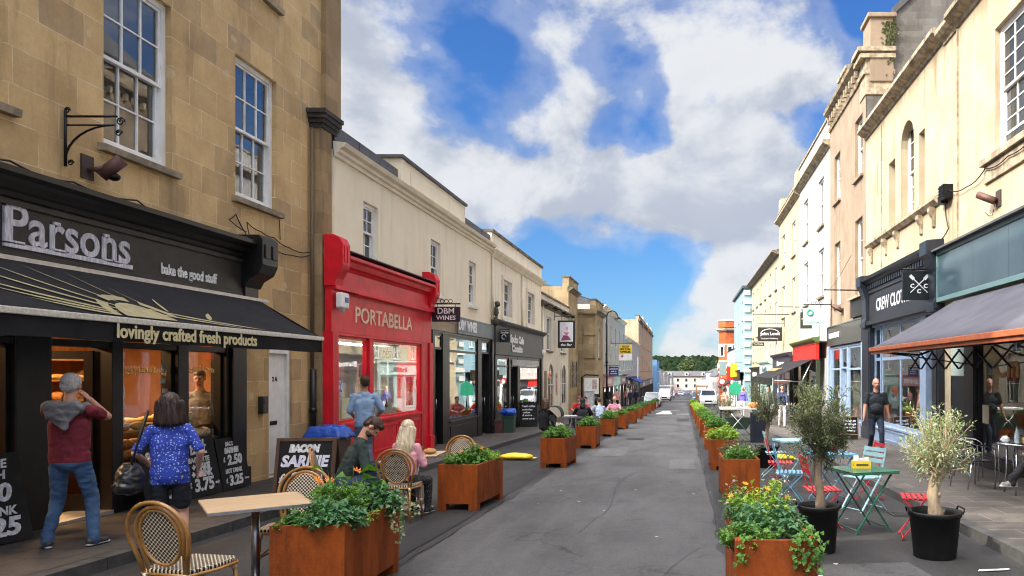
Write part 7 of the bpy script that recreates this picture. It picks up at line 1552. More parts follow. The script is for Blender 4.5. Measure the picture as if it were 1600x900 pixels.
def hang_sign(label, x0, x1, y, z0, z1, m, texts=(), wall=None, bz=None, th=.04, fm=None, extra=None, tm=None, scroll=False):
    T = thing('hanging_sign', label, 'sign', ((x0+x1)/2, y, z0)); mb = MB(); mb.box(x0, x1, y-th/2, y+th/2, z0, z1); mb.build('board', m, T, bevel=.006)
    if fm: mb = MB(); e = .03; mb.box(x0-e, x1+e, y-th/2-.005, y+th/2+.005, z1, z1+e); mb.box(x0-e, x1+e, y-th/2-.005, y+th/2+.005, z0-e, z0); mb.box(x0-e, x0, y-th/2-.005, y+th/2+.005, z0, z1); mb.box(x1, x1+e, y-th/2-.005, y+th/2+.005, z0, z1); mb.build('frame', fm, T)
    if wall is not None:
        bz = bz or z1+.10; e = x0 if abs(x0-wall) > abs(x1-wall) else x1; mb = MB(); mb.tube([(wall, y, bz), (e, y, bz)], .018, 8)
        mb.tube([(wall, y, bz-.22), (wall, y, bz+.2)], .018, 8)
        for t in (.18, .82): x = x0+(x1-x0)*t; mb.tube([(x, y, z1), (x, y, bz)], .008, 6)
        if scroll: 
            for k in (.35, .5, .65): x = x0+(x1-x0)*k; mb.tube([(x+.05*math.cos(t), y, bz+.07+.05*math.sin(t)) for t in [i*.52 for i in range(12)]], .009, 5, closed=True)
            mb.box(min(x0, x1), max(x0, x1), y-.01, y+.01, bz+.0, bz+.02)
        mb.build('bracket', iron, T)
    for tx, cx, cz, sz, w_, kw in texts:
        t = MB(); put_text(t, tx, (cx, y-th/2-.003, cz), (1, 0, 0), (0, 0, 1), sz, wid=w_, ext=.003, **{k: v for k, v in kw.items() if k != 'm'}); t.build('lettering', kw.get('m') or tm or white_letter, T, recalc=False)
    if extra: extra(T, y-th/2-.003)
    return T
plum = pm('plum_sign', (.028, .016, .022), (.02, .012, .016), rough=.4)
hang_sign('dark plum wine shop hanging sign on scrolled iron bracket', -6.73, -5.98, 19.72, 2.98, 3.38, plum, [('DBM', -6.36, 3.26, .22, .44, dict(bold=.002)), ('WINES', -6.36, 3.08, .16, .52, dict(bold=.002))], -6.84, 3.46, .05, None, None, None, True)
def dog(T, y):
    mb = MB(); mb.tube([(-6.56+.075*math.cos(t), y, 2.92+.085*math.sin(t)) for t in [i*.42 for i in range(13)]], .016, 6); mb.build('emblem', white_letter, T)
hang_sign('small navy hanging sign with pale ring emblem at charcoal shop', -6.74, -6.34, 26.9, 2.72, 3.14, navyp, [('Spoke', -6.54, 3.08, .09, .3, Sm)], -6.80, 3.2, .05, None, dog)
def cocktail(T, y):
    for nme, pts, m in (('picture', [(-6.55, 3.25), (-5.85, 3.25), (-5.85, 4.28), (-6.55, 4.28)], pm('pale_picture', (.66, .66, .70), (.56, .56, .62), rough=.6)),):
        mb = MB(); mb.prism([(x, y+.001, z) for x, z in pts], (0, -.004, 0)); mb.build(nme, m, T)
    for pts, m in (([(-6.35, 3.75), (-6.05, 3.75), (-6.19, 3.5)], pm('rose_print', (.5, .18, .25), rough=.6)), ([(-6.5, 3.3), (-5.95, 3.35), (-6.1, 3.55), (-6.35, 3.6)], pm('maroon_print', (.22, .05, .10), rough=.6)), ([(-6.22, 3.85), (-6.12, 3.85), (-6.1, 4.05), (-6.24, 4.05)], pm('flesh_print', (.55, .35, .33), rough=.6))):
        mb = MB(); mb.prism([(x, y-.004, z) for x, z in pts], (0, -.003, 0)); mb.build('print', m, T)
hang_sign('tall pub hanging sign with pale pink picture over dark strip', -6.62, -5.78, 39, 2.95, 4.34, charcoal, [('the Bar', -6.2, 3.08, .18, .6, Sm), ('Tipsy', -6.3, 4.16, .15, .4, Sm)], -6.84, 4.6, .08, iron, cocktail)
def ylw(T, y):
    mb = MB(); mb.box(-5.27, -4.2, y-.004, y, 3.15, 3.9); mb.build('yellow_panel', yelp, T)
    for k, tx in enumerate(('TO LET', 'FIRST FLOOR', 'OFFICES')): t = MB(); put_text(t, tx, (-4.73, y-.008, 3.72-.21*k), (1, 0, 0), (0, 0, 1), .2, wid=.85 if k else .6, bold=.01); t.build('lettering', iron, T, recalc=False)
    mb = MB(); mb.lathe([(0, 0), (.09, 0), (.09, .01)], (0, 0, 0), 12); mb.v = [(-5.0+p[0], y-.005-p[2], 2.95+p[1]) for p in mb.v]; mb.build('dot', redf, T)
hang_sign('yellow and white to let board projecting above white shops', -5.27, -4.2, 60, 2.6, 3.9, white, [], -5.9, 4.0, .06, None, ylw)
hang_sign('square navy hanging sign below the street lamp', -5.55, -4.82, 54.6, 1.38, 2.05, pm('royal_navy', (.02, .03, .14), rough=.5), [('HAIRCUTS', -5.18, 1.88, .16, .6, Sm), ('walk in', -5.18, 1.7, .12, .4, Sm), ('upstairs', -5.18, 1.54, .12, .5, Sm)], -5.9, 2.15, .06)
def oars(T, y):
    cx, cz = 5.455, 3.66
    for sg in (-1, 1):
        mb = MB(); mb.bar((cx-sg*.20, y, cz-.19), (cx+sg*.13, y-.001*(sg+2), cz+.13), .022, .006, (0, 1, 0)); mb.build('oar_shaft', white_letter, T)
        mb = MB(); mb.bar((cx+sg*.12, y-.001*(sg+2), cz+.12), (cx+sg*.21, y-.001*(sg+2), cz+.21), .075, .006, (0, 1, 0)); mb.build('oar_blade', white_letter, T)
T = hang_sign('square black hanging sign with crossed white oars and three letters', 5.08, 5.83, 17.1, 3.30, 3.97, pm('oar_sign', (.008, .011, .011), rough=.4), [('C', 5.30, 3.62, .13, None, dict(bold=.006)), ('C', 5.61, 3.62, .13, None, dict(bold=.006)), ('C', 5.455, 3.50, .13, None, dict(bold=.006))], 5.78, 4.02, .10, None, oars)
def cross(T, y):
    mb = MB(); mb.tube([(5.02+.11*math.cos(i*math.pi/8), y, 4.0+.11*math.sin(i*math.pi/8)) for i in range(16)], .04, 6, closed=True); mb.build('emblem', pm('mint_green', (.08, .45, .28), rough=.5), T)
greyl = pm('pale_grey_letter', (.40, .44, .43), rough=.6)
hang_sign('white pharmacy hanging sign with green ring emblem', 4.77, 5.83, 29.3, 3.5, 4.17, pm('sign_white', (.72, .74, .73), rough=.5), [('PHARMACY', 5.3, 3.6, .15, .92, dict(bold=.004, m=pm('teal_letter', (.16, .40, .36)))), ('Clifton', 5.48, 4.02, .14, .5, dict(m=greyl)), ('village', 5.48, 3.86, .13, .5, dict(m=greyl))], 5.88, 4.32, .12, None, cross, None, True)
def arch(T, y):
    mb = MB(); mb.tube([(5.05+.55*math.cos(math.pi*i/14), y, 3.86+.30*math.sin(math.pi*i/14)) for i in range(15)], .018, 6); mb.build('emblem', white_letter, T)
hang_sign('dark brown hanging sign with white lettering under a white arch line', 4.34, 5.76, 43, 3.46, 4.26, pm('brown_black_sign', (.022, .018, .018), rough=.5), [('John Lewis', 5.05, 3.88, .26, 1.15, dict(bold=.006)), ('The Arch & Wellbeing', 5.0, 3.6, .12, 1.0, {})], 5.88, 4.5, .1, None, arch)
hang_sign('small narrow dark sign below the arch line sign', 4.35, 5.1, 46.5, 3.3, 3.52, pm('brown_black_sign', (0, 0, 0)), [('The Works', 4.72, 3.41, .14, .6, {})], 5.88, 3.6, .06)
hang_sign('dark green framed hanging sign edge on beyond the pharmacy sign', 5.0, 5.5, 31.5, 3.5, 4.2, pm('deep_green', (.03, .04, .02), rough=.5), [('FLOWERS', 5.25, 3.9, .1, .4, {})], 5.88, 4.3, .08)
for y, z, x, lb in ((24.2, 4.32, 4.65, 'black iron flagpole projecting from tan house above village shop'), (37.5, 4.95, 4.9, 'thin iron pole projecting from the lemon house'), (41, 4.85, 3.9, 'long thin iron pole above arch line sign')):
    mb = MB(); mb.tube([(5.95, y, z), (x, y, z+.02)], .022, 8); mb.ell((x, y, z+.02), (.035, .035, .035), nu=8, nv_=6); tag(mb.build('wall_pole', iron), lb, 'pole')
# lamps, boxes and cables on the sunny stone wall
T = thing('floodlight', 'rust brown floodlight on stained stone wall above teal fascia', 'lamp', tuple(FQ.p(13.75, 4.9, 0)))
mb = MB(); FQ.box(mb, 13.65, 13.85, 4.72, 5.02, .002, .03); mb.build('back_plate', MC['brown_plate'], T); mb = MB(); mb.tube([FQ.p(13.75, 4.86, .02), FQ.p(13.85, 4.88, .14)], .03, 8); mb.tube([FQ.p(13.75, 4.82, .08), FQ.p(14.0, 5.0, .30)], .07, 12); mb.build('lamp_body', MC['rusty_lamp'], T)
T = thing('junction_box', 'black ribbed cable junction box on the stone wall beside ledge', 'box', tuple(FQ.p(16.25, 5.7, 0)))
mb = MB(); FQ.box(mb, 16.1, 16.4, 5.45, 5.75, .002, .22)
for k in range(4): FQ.box(mb, 16.08, 16.42, 5.5+k*.065, 5.52+k*.065, .22, .235)
mb.build('case', iron, T); mb = MB(); FQ.box(mb, 16.42, 16.65, 5.40, 5.58, .002, .15); mb.build('side_case', iron, T)
cable('cable', 'black cable running along the stone ledge above teal fascia', [FQ.p(16.1, 5.6, .1), FQ.p(15.2, 5.45, .06), FQ.p(14.2, 5.55, .08), FQ.p(13.2, 5.5, .08), FQ.p(12, 5.6, .08), FQ.p(10, 5.6, .08)], .012)
cable('cable', 'bundle of cables dropping from junction box to outfitter cornice', [FQ.p(16.3, 5.45, .1), FQ.p(16.4, 5.1, .05), FQ.p(16.25, 4.8, .05), FQ.p(16.5, 4.62, .1)], .014)
cable('cable', 'thin cable hanging in a loop below the rust floodlight', [FQ.p(13.8, 4.85, .05), FQ.p(14.0, 4.6, .03), FQ.p(14.35, 4.75, .03)], .006)
T = thing('floodlight', 'small brown floodlight on the tan wall above village shop', 'lamp', tuple(FQ.p(27.2, 3.9, 0))); mb = MB(); FQ.box(mb, 27.1, 27.3, 3.75, 4.0, .002, .03); mb.build('back_plate', MC['brown_plate'], T); mb = MB(); mb.tube([FQ.p(27.2, 3.9, .03), FQ.p(27.4, 4.1, .35)], .08, 10); mb.build('lamp_body', MC['rusty_lamp'], T)
cable('cable', 'overhead wire sloping from the tan house down toward the cream terrace', [(5.7, 25, 5.6), (5.6, 33, 4.9), (5.6, 45, 4.2)], .008)
# black awning of the red fronted shop
A = thing('shop_awning', 'long black awning projecting from the red and green fronted shop', 'awning', (5.4, 33.5, 2.1))
mb = MB(); Y0, Y1 = 30.5, 38.6; vs = []
for i in range(11):
    y = Y0+(Y1-Y0)*i/10
    for j in range(4): t_ = j/3; vs.append((5.40-1.75*t_, y, 2.18-.80*t_-.02*math.sin(math.pi*t_)))
mb.add(vs, [(i*4+j, i*4+j+1, (i+1)*4+j+1, (i+1)*4+j) for i in range(10) for j in range(3)]); o = mb.build('canopy', aw_m, A, recalc=False); o.modifiers.new('solid', 'SOLIDIFY').thickness = .01
mb = MB(); mb.box(3.63, 3.67, Y0, Y1, 1.08, 1.40); mb.build('valance', aw_m, A); mb = MB(); put_text(mb, 'FLORIST', (4.3, 35, 1.75), (0, -1, 0), (.9, 0, .41), .5, wid=3.2); mb.build('lettering', pm('amber_letter', (.40, .30, .12), rough=.7), A)
mb = MB(); mb.tube([(5.4, Y0+.05, 1.2), (3.7, Y0+.05, 1.3)], .02, 6); mb.tube([(5.35, Y0+.05, 2.15), (4.6, Y0+.05, .6)], .025, 6); mb.build('strut', steel, A)
mb = MB(); put_text(mb, 'deli & flowers', (4.0, 30.44, 1.22), (1, 0, 0), (0, 0, 1), .14, wid=.6); mb.build('side_lettering', orange, A)
A = thing('shop_awning', 'blue awning over the lower white shop beyond the lamp post', 'awning', (-5.5, 82, .9)); mb = MB(); mb.prism([(-5.75, 78, 1.1), (-5.75, 78, 1.0), (-4.6, 78, .45), (-4.6, 78, .62)], (0, 9, 0)); mb.build('canopy', pm('royal_canvas', (.02, .04, .22), rough=.8), A)
A = thing('shop_awning', 'slim dark awning with sloping arms on the white corner shop', 'awning', (5, 80, .6)); mb = MB(); mb.prism([(5.6, 78, 1.0), (5.6, 78, .9), (3.9, 78, -.1), (3.9, 78, .05)], (0, 5, 0)); mb.build('canopy', aw_m, A)
# ================================================================== STREET FURNITURE
T = thing('street_lamp', 'black swan neck street lamp post outside the white shops', 'street lamp', (-5.42, 52, pz(52)))
mb = MB(); z0 = pz(52); mb.tube([(-5.42, 52, z0), (-5.42, 52, z0+.9)], [.14, .11], 14); mb.tube([(-5.42, 52, z0+.9), (-5.42, 52, 5.0)], [.07, .05], 12); mb.tube([(-5.42, 52, 2.3), (-5.42, 52, 2.4)], .10, 12)
mb.tube([(-5.42, 52, 5.0)]+[(-5.42+.38-.38*math.cos(t), 52, 5.55+.42*math.sin(t)) for t in [i*math.pi/10 for i in range(11)]], .04, 10); mb.build('post', iron, T)
mb = MB(); mb.lathe([(.05, .0), (.10, -.08), (.22, -.16), (.24, -.22), (.05, -.22)], (-4.66, 52, 5.6), 16); mb.build('lantern', iron, T); mb = MB(); mb.ell((-4.66, 52, 5.36), (.15, .15, .12)); mb.build('globe', pm('milky_glass', (.7, .7, .68), rough=.2), T)
def pole_thing(name, label, cat, x, y, h, m, r=.05, z=None):
    z = pz(y) if z is None else z; T = thing(name, label, cat, (x, y, z)); mb = MB(); mb.tube([(x, y, z), (x, y, z+h)], r, 10); mb.build('post', m, T); return T, z
pole_thing('white_pole', 'slim white pole at the kerb near far shops', 'pole', -5.35, 86, 5.4, white, .07)
T, z = pole_thing('traffic_sign', 'grey pole with round road sign down the sunny pavement', 'road sign', 3.7, 71, 4.4, steel, .06); mb = MB(); mb.tube([(3.7+.3*math.cos(i*math.pi/8), 70.9, z+2.4+.3*math.sin(i*math.pi/8)) for i in range(16)], .05, 6, closed=True); mb.build('rim', redf, T); mb = MB(); mb.prism([(3.7+.3*math.cos(i*math.pi/8), 70.9, z+2.4+.3*math.sin(i*math.pi/8)) for i in range(16)], (0, .03, 0)); mb.build('disc', white, T)
mb = MB(); mb.box(3.45, 4.1, 70.86, 70.9, z+3.0, z+4.3); mb.build('panel', pm('sign_grey', (.2, .26, .26), rough=.5), T)
T, z = pole_thing('green_sign', 'green pointed shop board on a post beyond cart', 'sign', 4.3, 61, 2.4, iron, .03); mb = MB(); mb.prism([(3.75, 60.95, z+1.1), (4.85, 60.95, z+1.1), (4.85, 60.95, z+1.9), (4.3, 60.95, z+2.3), (3.75, 60.95, z+1.9)], (0, .04, 0)); mb.build('board', pm('sign_green', (.02, .30, .17), rough=.5), T)
for x, y, z, m, lb in ((4.5, 66, 1.2, yelp, 'yellow shop flag hanging near blue corner house'), (4.2, 66.5, .9, redf, 'red shop flag hanging beside the yellow one')):
    T = thing('shop_flag', lb, 'flag', (x, y, z)); mb = MB(); mb.quad(*[(x+dx, y+.03*math.sin(k*3), z+dz) for k, (dx, dz) in enumerate(((-.3, 0), (.3, .05), (.32, 1.2), (-.28, 1.25)))]); f = mb.build('cloth', m, T, recalc=False); f.modifiers.new('solid', 'SOLIDIFY').thickness = .01; mb = MB(); mb.tube([(x-.3, y, z+1.28), (5.3, y, z+1.3)], .02, 6); mb.build('pole', iron, T)
T = thing('notice_board', 'white town notice board on black posts before stone bank', 'notice board', (-5.75, 46, pz(46))); z = pz(46)
mb = MB(); mb.tube([(-6.35, 46, z), (-6.35, 46, z+2.35), (-6.1, 46, z+2.5), (-5.3, 46, z+2.45)], .05, 8); mb.tube([(-5.25, 46, z), (-5.25, 46, z+2.3)], .04, 8); mb.build('post', iron, T); mb = MB(); mb.box(-6.2, -5.3, 45.95, 46.02, z+1.3, z+2.3); mb.build('board', pm('notice_white', (.55, .58, .58), (.70, .70, .68), rough=.6, ns=5), T)
mb = MB(); mb.box(-5.7, -5.4, 45.94, 45.95, z+1.6, z+2.2); mb.build('map', pm('map_print', (.5, .42, .38), (.3, .2, .2), rough=.6, ns=12), T)
T = thing('info_panel', 'upright white information panel at kerb by stone bank', 'panel', (-5.45, 42.5, pz(42.5))); mb = MB(); mb.box(-5.75, -5.15, 42.48, 42.56, pz(42.5), pz(42.5)+1.5); mb.build('frame', steel, T, bevel=.02); mb = MB(); mb.box(-5.7, -5.2, 42.46, 42.479, pz(42.5)+.3, pz(42.5)+1.4); mb.build('sheet', pm('info_print', (.6, .6, .6), (.3, .32, .34), rough=.6, ns=14), T)
T = thing('litter_bin', 'dark grey litter bin beside the notice board', 'bin', (-5.3, 44, pz(44))); mb = MB(); mb.lathe([(.26, 0), (.28, .05), (.28, .95), (.30, 1.0), (.22, 1.12), (0, 1.15)], (0, 0, 0), 20); mb.build('barrel', charcoal, T, local=True); mb = MB(); mb.box(-.16, .16, -.285, -.27, .72, .9); mb.build('opening', iron, T, local=True)
# bins by the charcoal shop
T = thing('recycling_bin', 'green recycling box with a shiny blue bag on top', 'bin', (-6.30, 26.6, pz(26.6))); mb = MB(); mb.prism([(-.17, -.2, 0), (.17, -.2, 0), (.21, -.2, .55), (-.21, -.2, .55)], (0, .4, 0)); mb.build('box', pm('bin_green', (.025, .06, .045), rough=.4), T, bevel=.015, local=True); mb = MB(); mb.box(-.23, .23, -.23, .23, .55, .60); mb.build('rim', pm('bin_green', (0, 0, 0)), T, local=True)
mb = MB(); mb.ell((-6.32, 26.6, pz(26.6)+.72), (.30, .26, .14), None, 24, 14, .4); tag(mb.build('blue_bag', pm('blue_plastic', (.015, .10, .50), (.01, .06, .34), rough=.3, ns=9, bump=.8, bs=16, bdist=.02)), 'crumpled blue bag on top of green recycling box', 'bag')
T = thing('crate', 'dark red brown crate standing beside the green recycling box', 'crate', (-6.62, 26.3, pz(26.3))); mb = MB(); mb.box(-.17, .17, -.17, .17, 0, .42); mb.build('box', pm('crate_brown', (.085, .03, .025), rough=.6), T, bevel=.01, local=True); mb = MB(); mb.box(-.19, .19, -.19, .19, .42, .46); mb.build('lid', pm('crate_brown', (0, 0, 0)), T, local=True)
T = thing('waste_bin', 'dark bin under a crumpled blue tarpaulin beside the red shopfront', 'bin', (-6.35, 13.2, pz(13.2))); mb = MB(); mb.prism([(-.24, -.26, 0), (.24, -.26, 0), (.29, -.26, .66), (-.29, -.26, .66)], (0, .5, 0)); mb.build('box', pm('bin_brown', (.05, .03, .025), rough=.5), T, bevel=.02, local=True); mb = MB(); mb.box(-.31, .31, -.29, .27, .66, .70); mb.build('lid', charcoal, T, local=True)
tp = MB(); N_ = 22; vs = []
for i in range(N_+1):
    for j in range(N_+1):
        x = -.36+.72*i/N_; y = -.33+.66*j/N_; e = max(abs(x)/.36, abs(y)/.33); z = .86-.30*max(0, e-.66)**1.3*2.6+.05*noise.noise(V((x*7, y*7, 2)))+.03*noise.noise(V((x*19, y*17, 5))); vs.append((x*(1.0-.05*e), y, z))
tp.smooth = True; tp.add(vs, [(i*(N_+1)+j, (i+1)*(N_+1)+j, (i+1)*(N_+1)+j+1, i*(N_+1)+j+1) for i in range(N_) for j in range(N_)]); o = tp.build('tarpaulin', MC['blue_plastic'], None, recalc=False); o.modifiers.new('solid', 'SOLIDIFY').thickness = .008; o.location = (-6.35, 13.2, pz(13.2)); tag(o, 'crumpled blue tarpaulin draped over the dark bin', 'tarpaulin')
T = thing('corner_ornament', 'dark carved figure bracket at the corner of the wine shop fascia', 'ornament', (-6.7, 26.2, 3.3)); mb = MB(); mb.ell((-6.68, 26.2, 3.45), (.10, .10, .18), jit=.3); mb.ell((-6.66, 26.18, 3.78), (.09, .09, .20), jit=.3); mb.ell((-6.62, 26.16, 4.05), (.10, .10, .11), jit=.2); mb.build('figure', pm('bronze', (.05, .045, .035), rough=.5), T)
mb = MB(); mb.ell((-6.70, 35.0, 2.55), (.12, .12, .16)); tag(mb.build('alarm_box', MC['white_plastic']), 'round white alarm box at the end of charcoal shop fascia', 'alarm')
# pushchair
T = thing('pushchair', 'black pushchair with hood parked behind the rust planters', 'pushchair', (-3.78, 22.2, gz(22.2))); z = gz(22.2)
P_ = lambda x, y, q: (-3.78+x, 22.2+y, z+q)
mb = MB()
for y in (-.24, .24): mb.tube([P_(-.42, y, 1.02), P_(-.25, y, .80), P_(.42, y, .10)], .018, 8); mb.tube([P_(-.30, y, .10), P_(.12, y, .62)], .018, 8)
mb.tube([P_(-.42, -.24, 1.02), P_(-.42, .24, 1.02)], .018, 8); mb.build('frame', iron, T)
mb = MB(); mb.prism([P_(-.25, -.21, .85), P_(-.10, -.21, .45), P_(.25, -.21, .42), P_(.30, -.21, .50), P_(-.02, -.21, .55), P_(-.15, -.21, .88)], (0, .42, 0)); mb.build('seat', blackf, T, bevel=.02)
mb = MB(); n = 9
hv = [[P_(-.28+.42*math.sin(i*1.7/n)*math.cos(0)-.02, y*.23, .78+.36*math.cos(i*1.9/n-.5)) for y in (-1, 1)] for i in range(n+1)]
mb.add([p for r in hv for p in r], [(2*i, 2*i+1, 2*i+3, 2*i+2) for i in range(n)]); o = mb.build('hood', blackf, T, recalc=False); o.modifiers.new('solid', 'SOLIDIFY').thickness = .02
for x in (-.30, .42):
    for y in (-.25, .25): mb = MB(); c = P_(x, y, .11); mb.tube([(c[0]+.095*math.cos(t), c[1], c[2]+.095*math.sin(t)) for t in [i*math.pi/8 for i in range(16)]], .022, 6, closed=True); mb.build('wheel', rubber, T)
mb = MB(); mb.ell(P_(.0, 0, .58), (.16, .15, .08), jit=.3); tag(mb.build('baby_blanket', pm('blanket', (.62, .58, .56), (.5, .3, .3), rough=.9, ns=9)), 'pale folded blanket lying in the black pushchair', 'blanket')
cafe_table('small dark cafe table with papers behind the pushchair', -3.75, 24.3, 0, charcoal, .36)
mb = MB(); mb.box(-3.98, -3.52, 24.1, 24.5, gz(24.3)+.752, gz(24.3)+.80); tag(mb.build('newspaper', pm('newsprint', (.5, .5, .5), (.3, .3, .32), rough=.8, ns=14), bevel=.01), 'folded newspapers on the dark cafe table', 'newspaper')
# vendor cart
T = thing('vendor_cart', 'white topped vendor cart with dark trough below, in parking bay', 'cart', (1.75, 23.4, gz(23.4))); z = gz(23.4)
mb = MB(); mb.box(1.15, 2.3, 23.1, 23.9, z+1.02, z+1.08); mb.build('tabletop', white, T, bevel=.008)
for x in (1.2, 2.25):
    for y in (23.15, 23.85): mb = MB(); mb.tube([(x, y, z), (x, y, z+1.02)], .02, 8); mb.build('leg', iron, T)
mb = MB(); mb.prism([(1.3, 23.2, z+.75), (2.2, 23.2, z+.75), (2.0, 23.2, z+.4), (1.5, 23.2, z+.4)], (0, .6, 0)); mb.build('trough', pm('dark_green_trough', (.015, .04, .02), rough=.6), T)
for sx in (1.22, 2.2): mb = MB(); mb.tube([(sx, 23.12, z+.1), (sx-.7*(1 if sx > 2 else -1), 23.12, z+.9)], .012, 6); mb.build('cross_brace', steel, T)
T = thing('menu_stand', 'dark navy menu stand box next to vendor cart', 'stand', (2.35, 23.0, gz(23))); mb = MB(); mb.box(-.26, .26, -.12, .12, 0, .95); mb.build('box', navyp, T, bevel=.015, local=True); mb = MB(); mb.box(-.22, .22, -.125, -.121, .15, .85); mb.build('panel', pm('night_panel', (.01, .013, .022), rough=.3), T, local=True)
mb = MB(); mb.ell((2.25, 23.4, gz(23.4)+1.16), (.20, .16, .09), jit=.3); tag(mb.build('paper_parcel', pm('orange_paper', (.62, .25, .06), (.5, .18, .04), rough=.7)), 'crumpled orange paper parcel on the vendor cart', 'parcel')
T = thing('timber_frame', 'rough timber pallet frame at the end of planter row', 'frame', (2.4, 98, gz(98))); z = gz(98); tim = pm('raw_timber', (.24, .12, .05), (.17, .08, .035), rough=.8, ns=3)
for x in (1.7, 3.1): mb = MB(); mb.box(x-.08, x+.08, 97.9, 98.1, z, z+2.1); mb.build('post', tim, T)
mb = MB(); mb.box(1.5, 3.3, 97.9, 98.1, z+2.101, z+2.3); mb.build('beam', tim, T); mb = MB(); mb.box(1.62, 3.18, 98.0, 98.08, z+.1, z+1.2); mb.build('infill', tim, T)
T = thing('bus_shelter', 'glass bus shelter with pale roof far down the road', 'bus shelter', (-3.2, 138, gz(138))); z = gz(138)
mb = MB(); mb.box(-4.6, -2.0, 136, 141, z+2.4, z+2.55); mb.build('roof', white, T)
for x in (-4.5, -2.1):
    for y in (136.1, 140.9): mb = MB(); mb.box(x-.05, x+.05, y-.05, y+.05, z, z+2.4); mb.build('post', steel, T)
mb = MB(); mb.box(-4.5, -2.1, 140.93, 140.96, z+.3, z+2.2); mb.build('pane', shopglass, T)
box_thing('end_marker', 'white reflective marker on the last rust planter', 'marker', (-2.55, 68.2, gz(68)+.35), (.12, .02, .22), white)
# mannequins
def mannequin(label, x, y, z, top, m_body, rz=0):
    T = thing('mannequin', label, 'mannequin', (x, y, z), R(rz), 'mannequins in the outfitter window'); B = Body()
    B.cap((0, 0, .95), (0, 0, 1.25), .14, .13, 'top', ((0, 1, 0), .7)); B.cap((0, 0, 1.22), (0, 0, 1.40), .145, .09, 'top', ((0, 1, 0), .7)); B.cap((0, 0, 1.4), (0, 0, 1.55), .05, .05, 'body'); B.ell((0, .01, 1.64), (.075, .09, .11), 'body')
    for s in (-1, 1): B.cap((s*.17, 0, 1.40), (s*.24, 0, 1.12), .06, .055, 'top'); B.cap((s*.24, 0, 1.12), (s*.22, .08, .88), .052, .04, 'top'); B.cap((s*.08, 0, .95), (s*.09, 0, .15), .085, .05, 'legs')
    B.build('figure', {'top': top, 'body': m_body, 'legs': clothm('mann_leg', (.04, .035, .035))}, T, .02, 2, .006); mb = MB(); mb.lathe([(.22, 0), (.22, .02), (0, .03)], (0, 0, 0), 20); mb.build('stand', steel, T, local=True)
mannequin('mannequin in white knitted jumper in blue framed shop window', 6.42, 19.2, .10-.02, clothm('white_knit', (.66, .64, .60)), white, 90)
mannequin('mannequin in dark jacket behind the white jumper mannequin', 6.8, 20.8, -.05, clothm('dark_jacket', (.06, .06, .07)), white, 90); mannequin('mannequin in muted red top at the near end of outfitter window', 6.6, 18.4, .0, clothm('muted_red', (.32, .07, .06)), white, 90)
# ================================================================== BREAD
lm_ = [pm('loaf_crust', (.45, .22, .06), (.30, .12, .03), rough=.7, ns=16), pm('loaf_pale', (.58, .38, .16), (.46, .26, .09), rough=.75, ns=16), pm('loaf_floured', (.62, .54, .42), (.40, .26, .13), rough=.8, ns=12)]
lb = []
for k, (rx, ry, rz_) in enumerate(((.13, .085, .075), (.20, .06, .05), (.11, .11, .07))):
    mb = MB(); mb.ell((0, 0, rz_*.9), (rx, ry, rz_), None, 18, 10, .12); o = mb.build('bread_loaf', lm_[k]); o.location = (0, 0, -50); lb.append(o); tag(o, 'x', 'bread', 'loaves in the bakery')
LB_ = ('golden crusty loaf on the bakery boards', 'long pale baguette on the bakery boards', 'round floured loaf on the bakery boards'); first = [True]*3
def loaf(k, p, rz):
    o = lb[k] if first[k] else lb[k].copy()
    if not first[k]: COL.objects.link(o)
    first[k] = False; o.location = p; o.rotation_euler = (0, 0, rz); o['label'] = LB_[k]
r_ = random.Random(4)
for i in range(5):
    for j in range(2): loaf(0, FL.p(9.32+i*.19, .452, -.46+j*.24), r_.uniform(-.3, .3)+1.5)
for i in range(4): loaf(0, FL.p(9.42+i*.19, .585, -.36), 1.5+r_.uniform(-.3, .3))
for i in range(3): loaf(1, FL.p(9.45+i*.25, .862, -.28), r_.uniform(1.2, 1.9))
for i in range(5):
    for j in range(2): loaf(2, FL.p(10.52+i*.165, .662, -.46+j*.25), r_.uniform(0, 3))
for i in range(4): loaf(2, FL.p(10.58+i*.18, .78, -.36), r_.uniform(0, 3))
for i in range(3): loaf(2, FL.p(10.64+i*.2, .90, -.38), r_.uniform(0, 3))
for z in (1.152, 1.502, 1.852):
    for i in range(15): loaf(1 if z > 1.4 else 0, FL.p(8.55+i*.3, z, -3.5), r_.uniform(-.2, .2)+(1.57 if z < 1.4 else .1))
for i in range(8): loaf(1 if i % 2 else 0, FL.p(5.0+i*.32, .502, -.35), r_.uniform(0, 3))
for k in range(3):
    for i in range(3): loaf(k, FL.p(9.6+i*.5+k*1.2, .832, -1.45), r_.uniform(0, 3))
# lamp inside the red shop
T = thing('ceiling_lamp', 'white lit strip lamp inside the red shop', 'lamp', (-7.5, 16.8, 2.25)); mb = MB(); mb.box(-7.55, -7.45, 14.8, 18.8, 2.28, 2.34); mb.build('lamp_housing', white, T); mb = MB(); mb.tube([(-7.5, 14.9, 2.26), (-7.5, 18.7, 2.26)], .02, 8); mb.build('lamp_tube', emat('white_tube', (1, .9, .75), 12), T)
al = bpy.data.lights.new('lamp_light', 'AREA'); al.shape = 'RECTANGLE'; al.size = .1; al.size_y = 3.8; al.energy = 20; al.color = (1, .90, .76); ao = bpy.data.objects.new('lamp_light', al); COL.objects.link(ao); ao.location = V((-7.5, 16.8, 2.23))-T.location; ao.parent = T
